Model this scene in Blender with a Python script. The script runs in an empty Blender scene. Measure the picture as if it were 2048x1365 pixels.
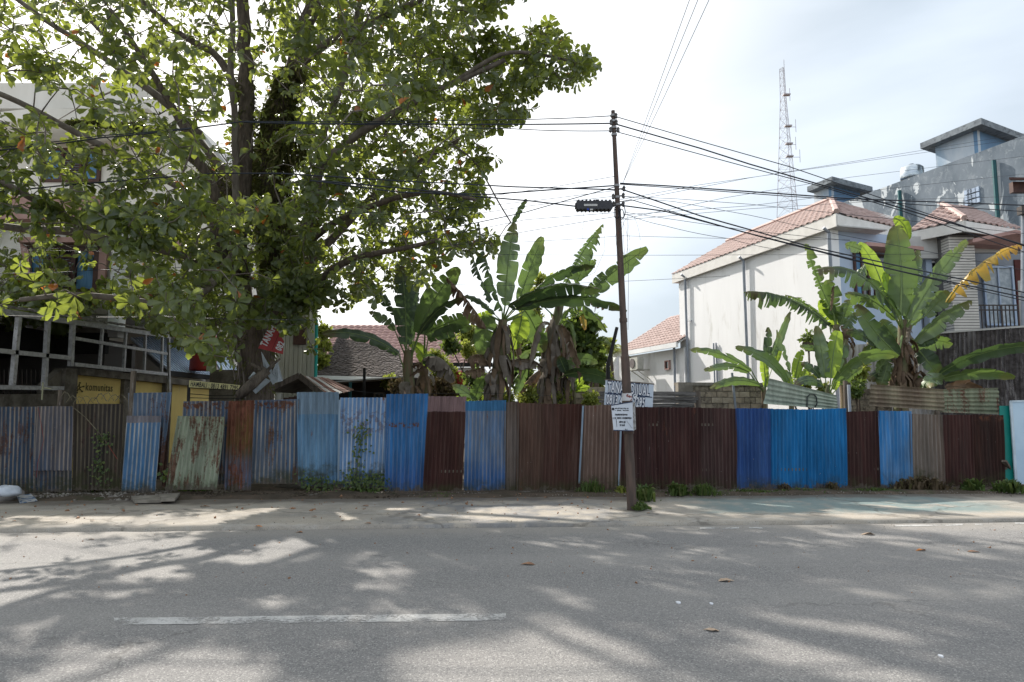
import bpy, math, random
import numpy as np
from mathutils import Vector, Matrix, noise as mnoise

S = bpy.context.scene
COL = S.collection
RND = random.Random(7)
NR = np.random.RandomState(11)
R = math.radians

# ---------------------------------------------------------------- camera
F = 2048 * 24 / 36.0
PITCH = R(5.75)
EYE = 1.65
cam_d = bpy.data.cameras.new('camera'); cam = bpy.data.objects.new('camera', cam_d); COL.objects.link(cam)
cam_d.lens = 24; cam_d.sensor_width = 36; cam_d.clip_end = 3000; cam_d.clip_start = 0.05
cam.location = (0, 0, EYE); cam.rotation_euler = (R(90) + PITCH, 0, 0)
S.camera = cam

# ---------------------------------------------------------------- sun and sky
SUN = Vector((-0.70, 1.0, 1.0)).normalized()          # towards the sun
sun_el = math.asin(SUN.z)
sd = bpy.data.lights.new('sun', 'SUN'); sd.energy = 4.4; sd.angle = R(0.8); sd.color = (1.0, 0.935, 0.85)
sun = bpy.data.objects.new('sun', sd); COL.objects.link(sun)
sun.rotation_euler = SUN.to_track_quat('Z', 'Y').to_euler()
sun.location = (-20, 30, 40)
W = bpy.data.worlds.new("World"); S.world = W; W.use_nodes = True
nt = W.node_tree; nt.nodes.clear()
def wn(t, **k):
    n = nt.nodes.new(t)
    for a, b in k.items(): setattr(n, a, b)
    return n
wl = nt.links.new
out = wn('ShaderNodeOutputWorld'); bg = wn('ShaderNodeBackground'); bg.inputs[1].default_value = 0.1
sky = wn('ShaderNodeTexSky', sky_type='NISHITA', sun_disc=False)
sky.sun_elevation = sun_el; sky.sun_rotation = math.atan2(SUN.x, SUN.y); sky.dust_density = 2.5
tc = wn('ShaderNodeTexCoord')
mp = wn('ShaderNodeMapping'); mp.inputs['Scale'].default_value = (1, 1, 2.2); mp.inputs['Location'].default_value = (3.638, -2.151, -4.267)
n1 = wn('ShaderNodeTexNoise'); n1.inputs['Scale'].default_value = 0.9; n1.inputs['Detail'].default_value = 7; n1.inputs['Roughness'].default_value = 0.48
n1.inputs['Distortion'].default_value = 0.25
r1 = wn('ShaderNodeValToRGB'); r1.color_ramp.elements[0].position = 0.34; r1.color_ramp.elements[1].position = 0.56
r1.color_ramp.elements[0].color = (3.9, 4.5, 5.05, 1); r1.color_ramp.elements[1].color = (8.1, 8.65, 9.3, 1)
dp = wn('ShaderNodeVectorMath', operation='DOT_PRODUCT'); dp.inputs[1].default_value = SUN
mr = wn('ShaderNodeMapRange'); mr.inputs[1].default_value = 0.55; mr.inputs[2].default_value = 0.95; mr.inputs[3].default_value = 0.0; mr.inputs[4].default_value = 1.0
mr.interpolation_type = 'SMOOTHSTEP'
glow = wn('ShaderNodeMix', data_type='RGBA'); glow.inputs[7].default_value = (10.6, 10.5, 10.3, 1)
mixs = wn('ShaderNodeMix', data_type='RGBA'); mixs.inputs[0].default_value = 0.86
wl(tc.outputs['Generated'], mp.inputs[0]); wl(mp.outputs[0], n1.inputs['Vector']); wl(n1.outputs[0], r1.inputs[0])
wl(tc.outputs['Generated'], dp.inputs[0]); wl(dp.outputs['Value'], mr.inputs[0]); wl(mr.outputs[0], glow.inputs[0])
wl(r1.outputs[0], glow.inputs[6]); wl(sky.outputs[0], mixs.inputs[6]); wl(glow.outputs[2], mixs.inputs[7])
wl(mixs.outputs[2], bg.inputs[0]); wl(bg.outputs[0], out.inputs[0])
S.view_settings.view_transform = 'Standard'; S.view_settings.look = 'None'
S.view_settings.exposure = 0.76; S.view_settings.gamma = 1.0
S.render.engine = 'CYCLES'
S.cycles.max_bounces = 7; S.cycles.diffuse_bounces = 3; S.cycles.glossy_bounces = 2; S.cycles.transmission_bounces = 4
S.cycles.transparent_max_bounces = 6; S.cycles.use_denoising = True
S.cycles.caustics_reflective = False; S.cycles.caustics_refractive = False

# ---------------------------------------------------------------- picture -> place (for measuring only)
cp, sp_ = math.cos(PITCH), math.sin(PITCH)
def ray(px, py):
    u = (px - 1024) / F; v = (682.5 - py) / F
    return Vector((u, cp - v * sp_, sp_ + v * cp))
def P(px, py, Y):
    d = ray(px, py); t = Y / d.y
    return Vector((d.x * t, Y, EYE + d.z * t))
def G(px, py, z=0.0):
    d = ray(px, py); t = (z - EYE) / d.z
    return Vector((d.x * t, d.y * t, z))
def PZ(px, py, z):
    return G(px, py, z)
def PV(px, py, a, b):
    """point seen at the pixel on the vertical plane through plan points a, b"""
    d = ray(px, py); dx, dy = b[0] - a[0], b[1] - a[1]
    den = d.x * dy - d.y * dx
    t = (a[0] * dy - a[1] * dx) / den
    return Vector((d.x * t, d.y * t, EYE + d.z * t))
def proj(p):
    x, y, z = p[0], p[1], p[2] - EYE
    fw = y * cp + z * sp_; up = -y * sp_ + z * cp
    return 1024 + F * x / fw, 682.5 - F * up / fw
ROADS = 0.06
def fy(x, y0=13.62): return y0 + ROADS * x

# ---------------------------------------------------------------- objects
def wloc(o):
    v = Vector((0, 0, 0))
    while o is not None:
        v = v + o.location; o = o.parent
    return v
def place(o, parent, world):
    COL.objects.link(o)
    if parent is not None:
        o.parent = parent; o.location = Vector(world) - wloc(parent)
    else:
        o.location = world
def tag(o, label=None, cat=None, group=None, kind=None):
    if label: o['label'] = label
    if cat: o['category'] = cat
    if group: o['group'] = group
    if kind: o['kind'] = kind
    return o
def thing(name, loc, label, cat, group=None):
    o = bpy.data.objects.new(name, None); o.empty_display_size = 0.2
    place(o, None, Vector(loc)); return tag(o, label, cat, group)

class MB:
    def __init__(s): s.v = []; s.f = []; s.a = []
    def add(s, vs, fs, a=0.0):
        n = len(s.v); s.v += [tuple(p) for p in vs]; s.f += [tuple(i + n for i in f) for f in fs]; s.a += [a] * len(vs)
        return s
    def hexa(s, p):
        """p: 8 corners, bottom 0-3 then top 4-7"""
        return s.add(p, [(0, 3, 2, 1), (4, 5, 6, 7), (0, 1, 5, 4), (1, 2, 6, 5), (2, 3, 7, 6), (3, 0, 4, 7)])
    def box(s, lo, hi):
        (a, b, c), (d, e, g) = lo, hi
        return s.hexa([(a, b, c), (d, b, c), (d, e, c), (a, e, c), (a, b, g), (d, b, g), (d, e, g), (a, e, g)])
    def obox(s, c, ux, uy, uz):
        c, ux, uy, uz = map(Vector, (c, ux, uy, uz))
        return s.hexa([c - ux - uy - uz, c + ux - uy - uz, c + ux + uy - uz, c - ux + uy - uz,
                       c - ux - uy + uz, c + ux - uy + uz, c + ux + uy + uz, c - ux + uy + uz])
    def bar(s, a, b, w, h=None, up=(0, 0, 1)):
        a, b = Vector(a), Vector(b); d = b - a; L = d.length
        if L < 1e-6: return s
        d = d / L; h = h or w; u = Vector(up)
        if abs(d.dot(u)) > 0.95: u = Vector((0, 1, 0))
        x = d.cross(u).normalized(); y = x.cross(d).normalized()
        return s.obox((a + b) / 2, d * L / 2, x * w / 2, y * h / 2)
    def slab(s, poly, nrm, th):
        """poly extruded by -nrm*th"""
        n = len(poly); nr = Vector(nrm) * th
        vs = [Vector(p) for p in poly] + [Vector(p) - nr for p in poly]
        fs = [tuple(range(n)), tuple(range(2 * n - 1, n - 1, -1))] + [(i, i + n, (i + 1) % n + n, (i + 1) % n) for i in range(n)]
        return s.add(vs, fs)
    def tube(s, pts, rad, n=6, cap=True, a=0.0):
        pts = [Vector(p) for p in pts]
        if not hasattr(rad, '__len__'): rad = [rad] * len(pts)
        m = len(pts); vs = []; u = None
        for i in range(m):
            t = (pts[min(i + 1, m - 1)] - pts[max(i - 1, 0)])
            t = t.normalized() if t.length > 1e-9 else Vector((0, 0, 1))
            if u is None:
                u = t.cross(Vector((0, 0, 1)) if abs(t.z) < 0.9 else Vector((1, 0, 0))).normalized()
            else:
                u = (u - t * u.dot(t));  u = u.normalized() if u.length > 1e-6 else t.orthogonal().normalized()
            w = t.cross(u)
            for k in range(n):
                an = 2 * math.pi * k / n
                vs.append(pts[i] + (u * math.cos(an) + w * math.sin(an)) * rad[i])
        fs = [(i * n + k, i * n + (k + 1) % n, (i + 1) * n + (k + 1) % n, (i + 1) * n + k) for i in range(m - 1) for k in range(n)]
        if cap: fs += [tuple(range(n - 1, -1, -1)), tuple(range((m - 1) * n, m * n))]
        return s.add(vs, fs, a)
    def lathe(s, prof, c, n=12):
        c = Vector(c); vs = []; m = len(prof)
        for r, z in prof:
            for k in range(n):
                an = 2 * math.pi * k / n; vs.append(c + Vector((r * math.cos(an), r * math.sin(an), z)))
        fs = [(i * n + k, i * n + (k + 1) % n, (i + 1) * n + (k + 1) % n, (i + 1) * n + k) for i in range(m - 1) for k in range(n)]
        fs += [tuple(range(n - 1, -1, -1)), tuple(range((m - 1) * n, m * n))]
        return s.add(vs, fs)
    def build(s, name, mat, parent=None, origin=None, smooth=False, attr=None, kind=None):
        if origin is None: origin = wloc(parent) if parent is not None else Vector((0, 0, 0))
        o = Vector(origin)
        me = bpy.data.meshes.new(name)
        me.from_pydata([(p[0] - o.x, p[1] - o.y, p[2] - o.z) for p in s.v], [], s.f)
        if mat: me.materials.append(mat)
        if smooth: me.polygons.foreach_set('use_smooth', [True] * len(me.polygons))
        if attr:
            at = me.attributes.new(attr, 'FLOAT', 'POINT'); at.data.foreach_set('value', s.a)
        ob = bpy.data.objects.new(name, me); place(ob, parent, o)
        if kind: ob['kind'] = kind
        return ob
def npmesh(name, V, Fc, nper, mat, parent=None, attr=None, vals=None, kind=None, smooth=False):
    """V (n,3) world, Fc (m,nper) int"""
    o = wloc(parent) if parent is not None else Vector((0, 0, 0))
    V = np.asarray(V, dtype=np.float32) - np.array(o, dtype=np.float32)
    me = bpy.data.meshes.new(name); me.vertices.add(len(V)); me.vertices.foreach_set('co', V.ravel())
    m = len(Fc); me.loops.add(m * nper); me.loops.foreach_set('vertex_index', np.asarray(Fc, dtype=np.int32).ravel())
    me.polygons.add(m); me.polygons.foreach_set('loop_start', np.arange(0, m * nper, nper, dtype=np.int32))
    me.polygons.foreach_set('loop_total', np.full(m, nper, dtype=np.int32))
    if smooth: me.polygons.foreach_set('use_smooth', np.ones(m, dtype=bool))
    me.materials.append(mat); me.update(calc_edges=True); me.validate()
    if attr:
        at = me.attributes.new(attr, 'FLOAT', 'POINT'); at.data.foreach_set('value', np.asarray(vals, dtype=np.float32))
    ob = bpy.data.objects.new(name, me); place(ob, parent, o)
    if kind: ob['kind'] = kind
    return ob

# ---------------------------------------------------------------- materials
class NT:
    def __init__(s, name):
        s.m = bpy.data.materials.new(name); s.m.use_nodes = True; s.t = s.m.node_tree
        s.b = s.t.nodes['Principled BSDF']; s.o = s.t.nodes['Material Output']
        s.tc = s.t.nodes.new('ShaderNodeTexCoord'); s.oi = None
    def n(s, t, **k):
        x = s.t.nodes.new(t)
        for a, b in k.items(): setattr(x, a, b)
        return x
    def l(s, a, b): s.t.links.new(a, b)
    def coord(s, scale=(1, 1, 1), rand=True, which='Object'):
        m = s.n('ShaderNodeMapping'); m.inputs['Scale'].default_value = scale
        if rand:
            if s.oi is None:
                oi = s.n('ShaderNodeObjectInfo'); mu = s.n('ShaderNodeMath', operation='MULTIPLY'); mu.inputs[1].default_value = 91.7
                s.l(oi.outputs['Random'], mu.inputs[0])
                s.oi = s.n('ShaderNodeVectorMath', operation='ADD'); s.l(s.tc.outputs[which], s.oi.inputs[0]); s.l(mu.outputs[0], s.oi.inputs[1])
            s.l(s.oi.outputs[0], m.inputs[0])
        else: s.l(s.tc.outputs[which], m.inputs[0])
        return m.outputs[0]
    def noise(s, scale, detail=4, rough=0.55, dist=0.0, vec=None, out=0):
        x = s.n('ShaderNodeTexNoise'); x.inputs['Scale'].default_value = scale; x.inputs['Detail'].default_value = detail
        x.inputs['Roughness'].default_value = rough; x.inputs['Distortion'].default_value = dist
        if vec is not None: s.l(vec, x.inputs['Vector'])
        return x.outputs[out]
    def ramp(s, fac, lo, hi, a=0.0, b=1.0):
        x = s.n('ShaderNodeMapRange'); x.inputs[1].default_value = lo; x.inputs[2].default_value = hi
        x.inputs[3].default_value = a; x.inputs[4].default_value = b; x.interpolation_type = 'SMOOTHSTEP'
        s.l(fac, x.inputs[0]); return x.outputs[0]
    def mix(s, fac, a, b, mode='MIX'):
        x = s.n('ShaderNodeMix', data_type='RGBA', blend_type=mode)
        for v, i in ((fac, 0), (a, 6), (b, 7)):
            if isinstance(v, (int, float)): x.inputs[i].default_value = v
            elif isinstance(v, tuple): x.inputs[i].default_value = (*v[:3], 1)
            else: s.l(v, x.inputs[i])
        return x.outputs[2]
    def math(s, op, a, b=None, clamp=False):
        x = s.n('ShaderNodeMath', operation=op, use_clamp=clamp)
        for v, i in ((a, 0), (b, 1)):
            if v is None: continue
            if isinstance(v, (int, float)): x.inputs[i].default_value = v
            else: s.l(v, x.inputs[i])
        return x.outputs[0]
    def xyz(s, v=None):
        x = s.n('ShaderNodeSeparateXYZ'); s.l(v if v is not None else s.tc.outputs['Object'], x.inputs[0]); return x.outputs
    def attr(s, name):
        x = s.n('ShaderNodeAttribute', attribute_name=name); return x.outputs['Fac']
    def bump(s, h, strength=0.3, dist=0.01):
        x = s.n('ShaderNodeBump'); x.inputs['Strength'].default_value = strength; x.inputs['Distance'].default_value = dist
        s.l(h, x.inputs['Height']); s.l(x.outputs[0], s.b.inputs['Normal'])
    def done(s, col, rough=0.8, spec=0.3, metal=0.0):
        if isinstance(col, tuple): s.b.inputs['Base Color'].default_value = (*col[:3], 1)
        else: s.l(col, s.b.inputs['Base Color'])
        if isinstance(rough, (int, float)): s.b.inputs['Roughness'].default_value = rough
        else: s.l(rough, s.b.inputs['Roughness'])
        s.b.inputs['Specular IOR Level'].default_value = spec; s.b.inputs['Metallic'].default_value = metal
        return s.m
def sm(name, c, c2=None, scale=3, rough=0.8, spec=0.3, bump=0.0, bs=30, lo=0.35, hi=0.65, stretch=(1, 1, 1), c3=None, s3=8, lo3=0.55, hi3=0.7, metal=0.0):
    t = NT(name); v = t.coord(stretch)
    if c2 is None: c2 = tuple(x * 0.8 for x in c)
    col = t.mix(t.ramp(t.noise(scale, 6, 0.6, vec=v), lo, hi), c, c2)
    if c3: col = t.mix(t.ramp(t.noise(s3, 6, 0.65, 0.4, vec=v), lo3, hi3), col, c3)
    if bump: t.bump(t.noise(bs, 3, vec=t.coord((1, 1, 1))), bump)
    return t.done(col, rough, spec, metal)

def sheet_mat(name, paint, paint2=None, rust=0.25, rustc=(0.10, 0.035, 0.02), ridge=0.0, ridgec=(0.30, 0.27, 0.24), moss=0.25, top=0.0, topc=None,
              chips=0.0, streak=0.35, basefade=None, rough=0.62, band=None):
    t = NT(name); v = t.coord((1, 1, 0.32)); vs = t.coord((1, 1, 0.05)); vo = t.coord((1, 1, 1))
    paint2 = paint2 or tuple(min(1, x * 1.5 + 0.03) for x in paint)
    col = t.mix(t.ramp(t.noise(1.6, 4, vec=v), 0.35, 0.65), paint, paint2)
    # vertical run-off streaks
    st = t.ramp(t.noise(16, 4, 0.6, vec=vs), 0.45, 0.68)
    col = t.mix(t.math('MULTIPLY', st, streak), col, tuple(x * 0.45 + y * 0.35 for x, y in zip(paint, (0.16, 0.13, 0.11))))
    z = t.xyz()[2]
    if basefade:
        zz = t.math('ADD', z, t.math('MULTIPLY', t.noise(2.5, 3, vec=vo), 0.6))
        col = t.mix(t.ramp(zz, 0.5, 1.15, 1, 0), col, basefade)
    if ridge > 0:  # tan ridges; their contrast also puts ridge and valley shading into the colour
        rd = t.attr('ridge'); w = t.ramp(rd, 0.5, 0.95)
        w = t.math('MULTIPLY', w, t.ramp(t.noise(3, 5, 0.7, vec=v), 0.2, 0.62)); col = t.mix(t.math('MULTIPLY', w, ridge), col, ridgec)
    if rust > 0:
        n = t.math('ADD', t.math('ADD', t.math('MULTIPLY', t.noise(3.0, 6, 0.62, 0.3, vec=t.coord((1, 1, 0.28))), 0.55), t.math('MULTIPLY', t.noise(24, 4, vec=t.coord((1, 1, 0.10))), 0.30)), t.math('MULTIPLY', t.noise(30, 3, vec=vo), 0.15))
        lo = 0.63 - 0.30 * rust
        rc = t.mix(t.ramp(t.noise(9, 4, vec=vo), 0.35, 0.65), rustc, tuple(x * 1.7 + 0.012 for x in rustc))
        col = t.mix(t.ramp(n, lo, lo + 0.07), col, rc)
    if band:       # horizontal rusty nail line at a height: (z, halfwidth, strength)
        dz = t.math('ABSOLUTE', t.math('SUBTRACT', z, band[0])); m = t.ramp(dz, band[1] * 0.4, band[1], 1, 0)
        m = t.math('MULTIPLY', m, t.ramp(t.noise(9, 5, 0.7, vec=vo), 0.5, 0.56)); col = t.mix(t.math('MULTIPLY', m, band[2]), col, (0.115, 0.048, 0.028))
    if top > 0:    # strip at the top that another sheet used to cover
        zz = t.math('ADD', z, t.math('MULTIPLY', t.noise(7, 4, 0.6, vec=vo), 0.07))
        col = t.mix(t.ramp(zz, top, top + 0.015), col, topc)
    # pale scratches, chips and nail heads
    ch = t.n('ShaderNodeTexVoronoi'); ch.inputs['Scale'].default_value = 9; t.l(vo, ch.inputs['Vector'])
    cm = t.math('MULTIPLY', t.ramp(ch.outputs['Distance'], 0.045, 0.075, 1, 0), t.ramp(t.noise(1.7, 2, vec=vo), 0.5, 0.55))
    col = t.mix(t.math('MULTIPLY', cm, 0.3 + chips), col, (0.45, 0.42, 0.4))
    sc_ = t.math('MULTIPLY', t.ramp(t.noise(34, 3, 0.7, vec=t.coord((1, 1, 0.03))), 0.66, 0.74), t.ramp(t.noise(2.4, 4, 0.7, vec=vo), 0.5, 0.62)); col = t.mix(t.math('MULTIPLY', sc_, 0.25 + chips * .7), col, (0.36, 0.34, 0.33))
    dirt = t.ramp(t.noise(7, 6, 0.7, vec=t.coord((1, 1, 0.12))), 0.3, 0.75, 0.62, 1.2)
    col = t.mix(1.0, col, t.n('ShaderNodeCombineColor').outputs[0], 'MIX') if False else col
    dv = t.n('ShaderNodeVectorMath', operation='SCALE'); t.l(col, dv.inputs[0]); t.l(dirt, dv.inputs['Scale']); col = dv.outputs[0]
    if moss > 0:
        zz = t.math('SUBTRACT', z, t.math('MULTIPLY', t.noise(4.5, 5, 0.65, vec=vo), 0.75 * (0.6 + moss)))
        m = t.ramp(zz, -0.3, 0.05, 1, 0); m = t.math('MULTIPLY', m, t.ramp(t.noise(5, 6, 0.75, vec=vo), 0.38, 0.56)); col = t.mix(t.math('MULTIPLY', m, 0.85), col, (0.042, 0.044, 0.02))
        z3 = t.ramp(t.math('SUBTRACT', z, t.math('MULTIPLY', t.ramp(t.noise(6, 5, .7, vec=vo), .35, .7), 0.16)), -0.03, 0.01, 1, 0)
        col = t.mix(t.math('MULTIPLY', z3, 0.8), col, (0.09, 0.075, 0.06))
    t.bump(t.noise(28, 4, 0.6, vec=vo), 0.25, 0.006)
    return t.done(col, rough, 0.14)
# ================================================================ ground, road, pavement
def road_material():
    t = NT('asphalt'); v = t.coord(rand=False)
    big = t.ramp(t.noise(0.35, 4, vec=v), 0.35, 0.65)
    col = t.mix(big, (0.195, 0.19, 0.184), (0.232, 0.222, 0.21))
    tr = t.ramp(t.noise(1.1, 6, 0.7, vec=t.coord((0.18, 1, 1), rand=False)), 0.4, 0.7); col = t.mix(t.math('MULTIPLY', tr, 0.35), col, (0.18, 0.177, 0.174))
    g1 = t.n('ShaderNodeTexVoronoi'); g1.inputs['Scale'].default_value = 105; t.l(v, g1.inputs['Vector'])
    sep = t.n('ShaderNodeSeparateColor'); t.l(g1.outputs['Color'], sep.inputs[0])
    col = t.mix(t.ramp(sep.outputs[0], 0.82, 0.86, 0, .55), col, (0.42, 0.41, 0.385)); col = t.mix(t.ramp(sep.outputs[1], 0.80, 0.85, 0, .55), col, (0.07, 0.07, 0.075))
    col = t.mix(t.ramp(t.noise(90, 3, 0.8, vec=v), 0.42, 0.66, 0, 0.35), col, (0.10, 0.10, 0.103))
    cr = t.n('ShaderNodeTexVoronoi', feature='DISTANCE_TO_EDGE'); cr.inputs['Scale'].default_value = 0.42
    nn = t.n('ShaderNodeTexNoise'); nn.inputs['Scale'].default_value = 2.2; nn.inputs['Detail'].default_value = 5; t.l(v, nn.inputs['Vector'])
    sc = t.n('ShaderNodeVectorMath', operation='SCALE'); sc.inputs['Scale'].default_value = 1.1; t.l(nn.outputs['Color'], sc.inputs[0])
    wv = t.n('ShaderNodeVectorMath', operation='ADD'); t.l(v, wv.inputs[0]); t.l(sc.outputs[0], wv.inputs[1]); t.l(wv.outputs[0], cr.inputs['Vector'])
    ck = t.math('MULTIPLY', t.ramp(cr.outputs['Distance'], 0.003, 0.010, 1, 0), t.ramp(t.noise(0.5, 3, vec=v), 0.48, 0.6)); col = t.mix(t.math('MULTIPLY', ck, 0.5), col, (0.07, 0.068, 0.065))
    yy = t.xyz(); yr = t.math('SUBTRACT', yy[1], t.math('MULTIPLY', yy[0], 0.06)); lane = t.math('MULTIPLY', t.math('ADD', t.math('SINE', t.math('MULTIPLY', yr, 3.4)), 1.0), 0.5)
    col = t.mix(t.math('MULTIPLY', t.math('MULTIPLY', lane, t.ramp(t.noise(1.2, 4, vec=t.coord((0.1, 1, 1), rand=False)), .3, .7)), 0.28), col, (0.29, 0.28, 0.262))
    dust = t.ramp(t.math('ADD', yr, t.math('MULTIPLY', t.noise(3, 5, .7, vec=v), .9)), 9.5, 10.3); col = t.mix(t.math('MULTIPLY', dust, 0.5), col, (0.30, 0.275, 0.24))
    # stains
    st = t.ramp(t.noise(2.3, 5, 0.75, 0.3, vec=v), 0.66, 0.70); col = t.mix(t.math('MULTIPLY', st, 0.45), col, (0.05, 0.05, 0.052))
    h = t.math('ADD', t.math('MULTIPLY', g1.outputs['Distance'], -1.0), t.noise(40, 3, vec=v))
    t.bump(h, 0.45, 0.009)
    return t.done(col, 0.82, 0.25)
def pave_material():
    t = NT('worn_concrete'); v = t.coord(rand=False)
    col = t.mix(t.ramp(t.noise(0.8, 6, 0.6, vec=v), 0.35, 0.65), (0.37, 0.33, 0.275), (0.26, 0.24, 0.21))
    col = t.mix(t.ramp(t.noise(3.5, 6, 0.7, 0.5, vec=v), 0.5, 0.62, 0, .6), col, (0.37, 0.35, 0.315))
    col = t.mix(t.ramp(t.noise(60, 3, vec=v), 0.5, 0.75, 0, .6), col, (0.09, 0.088, 0.08))
    x, y, z = t.xyz()
    # old teal court paint worn into the slab on the right
    e = t.math('ADD', x, t.math('MULTIPLY', t.noise(2.5, 4, vec=v), 1.2))
    ed = t.math('MULTIPLY', t.ramp(e, 3.3, 4.3), t.ramp(e, 8.0, 9.6, 1, 0))
    ye = t.math('ADD', t.math('SUBTRACT', y, t.math('MULTIPLY', x, 0.06)), t.math('MULTIPLY', t.noise(3.5, 4, vec=v), 0.5))
    ed = t.math('MULTIPLY', ed, t.ramp(ye, 10.75, 11.2)); ed = t.math('MULTIPLY', ed, t.ramp(t.noise(2.0, 6, 0.7, vec=v), 0.3, 0.52))
    col = t.mix(t.math('MULTIPLY', ed, 0.75), col, (0.12, 0.19, 0.195))
    ea = t.math('MULTIPLY', t.ramp(e, -1.8, -0.6), t.ramp(e, 1.7, 2.6, 1, 0)); ea = t.math('MULTIPLY', ea, t.ramp(t.noise(1.6, 6, 0.7, vec=v), 0.4, 0.6))
    col = t.mix(t.math('MULTIPLY', ea, 0.5), col, (0.11, 0.125, 0.15))
    # soil washed on to it near the fence
    so = t.ramp(t.math('ADD', ye, t.math('MULTIPLY', t.noise(1.2, 5, vec=v), 1.2)), 13.0, 13.55); col = t.mix(t.math('MULTIPLY', so, 0.8), col, (0.10, 0.085, 0.07))
    # cracks
    cr = t.n('ShaderNodeTexVoronoi', feature='DISTANCE_TO_EDGE'); cr.inputs['Scale'].default_value = 0.33
    wv = t.n('ShaderNodeVectorMath', operation='ADD'); t.l(v, wv.inputs[0])
    nn = t.n('ShaderNodeTexNoise'); nn.inputs['Scale'].default_value = 3; t.l(v, nn.inputs['Vector'])
    sc = t.n('ShaderNodeVectorMath', operation='SCALE'); sc.inputs['Scale'].default_value = 0.5; t.l(nn.outputs['Color'], sc.inputs[0]); t.l(sc.outputs[0], wv.inputs[1]); t.l(wv.outputs[0], cr.inputs['Vector'])
    c = t.ramp(cr.outputs['Distance'], 0.004, 0.014, 1, 0); col = t.mix(t.math('MULTIPLY', c, 0.4), col, (0.07, 0.06, 0.05))
    t.bump(t.math('SUBTRACT', t.noise(25, 5, 0.7, vec=v), c), 0.45, 0.012)
    return t.done(col, 0.85, 0.25)
M_soil = sm('soil', (0.10, 0.078, 0.06), (0.06, 0.05, 0.038), 2.5, 0.95, 0.1, 0.6, 12, c3=(0.05, 0.06, 0.03), s3=1.2)
M_road = road_material(); M_pave = pave_material()
def heightgrid(name, xs, ys, zf, mat, skew=True):
    V = []; nx, ny = len(xs), len(ys)
    for y in ys:
        for x in xs: V.append((x, y + (ROADS * x if skew else 0), zf(x, y)))
    Fc = [(j * nx + i, j * nx + i + 1, (j + 1) * nx + i + 1, (j + 1) * nx + i) for j in range(ny - 1) for i in range(nx - 1)]
    o = npmesh(name, V, Fc, 4, mat, smooth=True); o['kind'] = 'structure'; return o
heightgrid('ground', np.linspace(-600, 600, 9), np.linspace(-300, 1500, 9), lambda x, y: -0.06, M_soil, skew=False)
def roadz(x, y): return 0.0
heightgrid('road', np.linspace(-70, 70, 141), np.concatenate([np.linspace(-14, 0, 15), np.linspace(0.3, 9.9, 33)]), lambda x, y: roadz(x, y) - 0.012, M_road)
def pavez(x, y):
    e = max(0.0, (y - 12.6)) * 0.03
    return 0.03 + 0.012 * mnoise.noise((x * 0.6, y * 0.9, 3)) + e
# irregular broken front edge of the concrete apron
xs = np.linspace(-40, 40, 641); ys = [0, 0.0001, 0.35, 0.9, 1.6, 2.3, 3.0, 3.6, 4.1]
def edge_y(x): return 9.93 + 0.05 * mnoise.noise((x * 1.3, 0, 5)) + 0.035 * mnoise.noise((x * 6, 0, 9))
V = []
for j, dy in enumerate(ys):
    for x in xs:
        y = edge_y(x) + dy; V.append((x, y + ROADS * x, pavez(x, y) if j else -0.05))
nx = len(xs)
Fc = [(j * nx + i, j * nx + i + 1, (j + 1) * nx + i + 1, (j + 1) * nx + i) for j in range(len(ys) - 1) for i in range(nx - 1)]
pv = npmesh('pavement', V, Fc, 4, M_pave); pv['kind'] = 'structure'
# soil strip under and behind the fence
xs2 = np.linspace(-40, 40, 321)
def stripz(x, y): return 0.075 + 0.05 * mnoise.noise((x * 1.7, y * 2.5, 1)) + 0.02 * mnoise.noise((x * 7, y * 7, 2)) - (0.10 if y < 12.75 else 0)
heightgrid('verge', xs2, [12.7, 12.95 , 13.2, 13.4, 13.6, 13.9, 14.6, 16, 20, 26, 60], lambda x, y: stripz(x, y) if y < 15 else 0.03, M_soil)

# ---- painted markings
M_line = (lambda: (lambda t: (lambda col: t.done(col, 0.7, 0.3))(t.mix(t.ramp(t.math('ADD', t.math('MULTIPLY', t.noise(6, 6, 0.75, vec=t.coord(rand=False)), 0.6), t.math('MULTIPLY', t.noise(60, 3, vec=t.coord(rand=False)), 0.4)), 0.42, 0.60), (0.46, 0.455, 0.44), (0.33, 0.325, 0.31))))(NT('worn_line_paint')))()
def chip(m_):
    t = m_.node_tree; no = t.nodes.new('ShaderNodeTexNoise'); no.inputs['Scale'].default_value = 28; no.inputs['Detail'].default_value = 6; no.inputs['Roughness'].default_value = .8
    n2_ = t.nodes.new('ShaderNodeTexNoise'); n2_.inputs['Scale'].default_value = 3; n2_.inputs['Detail'].default_value = 3; tcn = t.nodes.new('ShaderNodeTexCoord'); ad = t.nodes.new('ShaderNodeMath'); ad.operation = 'ADD'
    t.links.new(tcn.outputs['Object'], no.inputs['Vector']); t.links.new(tcn.outputs['Object'], n2_.inputs['Vector']); t.links.new(no.outputs[0], ad.inputs[0]); t.links.new(n2_.outputs[0], ad.inputs[1])
    mr_ = t.nodes.new('ShaderNodeMapRange'); mr_.inputs[1].default_value = .80; mr_.inputs[2].default_value = 1.02; t.links.new(ad.outputs[0], mr_.inputs[0])
    tr = t.nodes.new('ShaderNodeBsdfTransparent'); mx = t.nodes.new('ShaderNodeMixShader'); t.links.new(mr_.outputs[0], mx.inputs[0]); t.links.new(tr.outputs[0], mx.inputs[1]); t.links.new(t.nodes['Principled BSDF'].outputs[0], mx.inputs[2]); t.links.new(mx.outputs[0], t.nodes['Material Output'].inputs[0])
chip(M_line)
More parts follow.
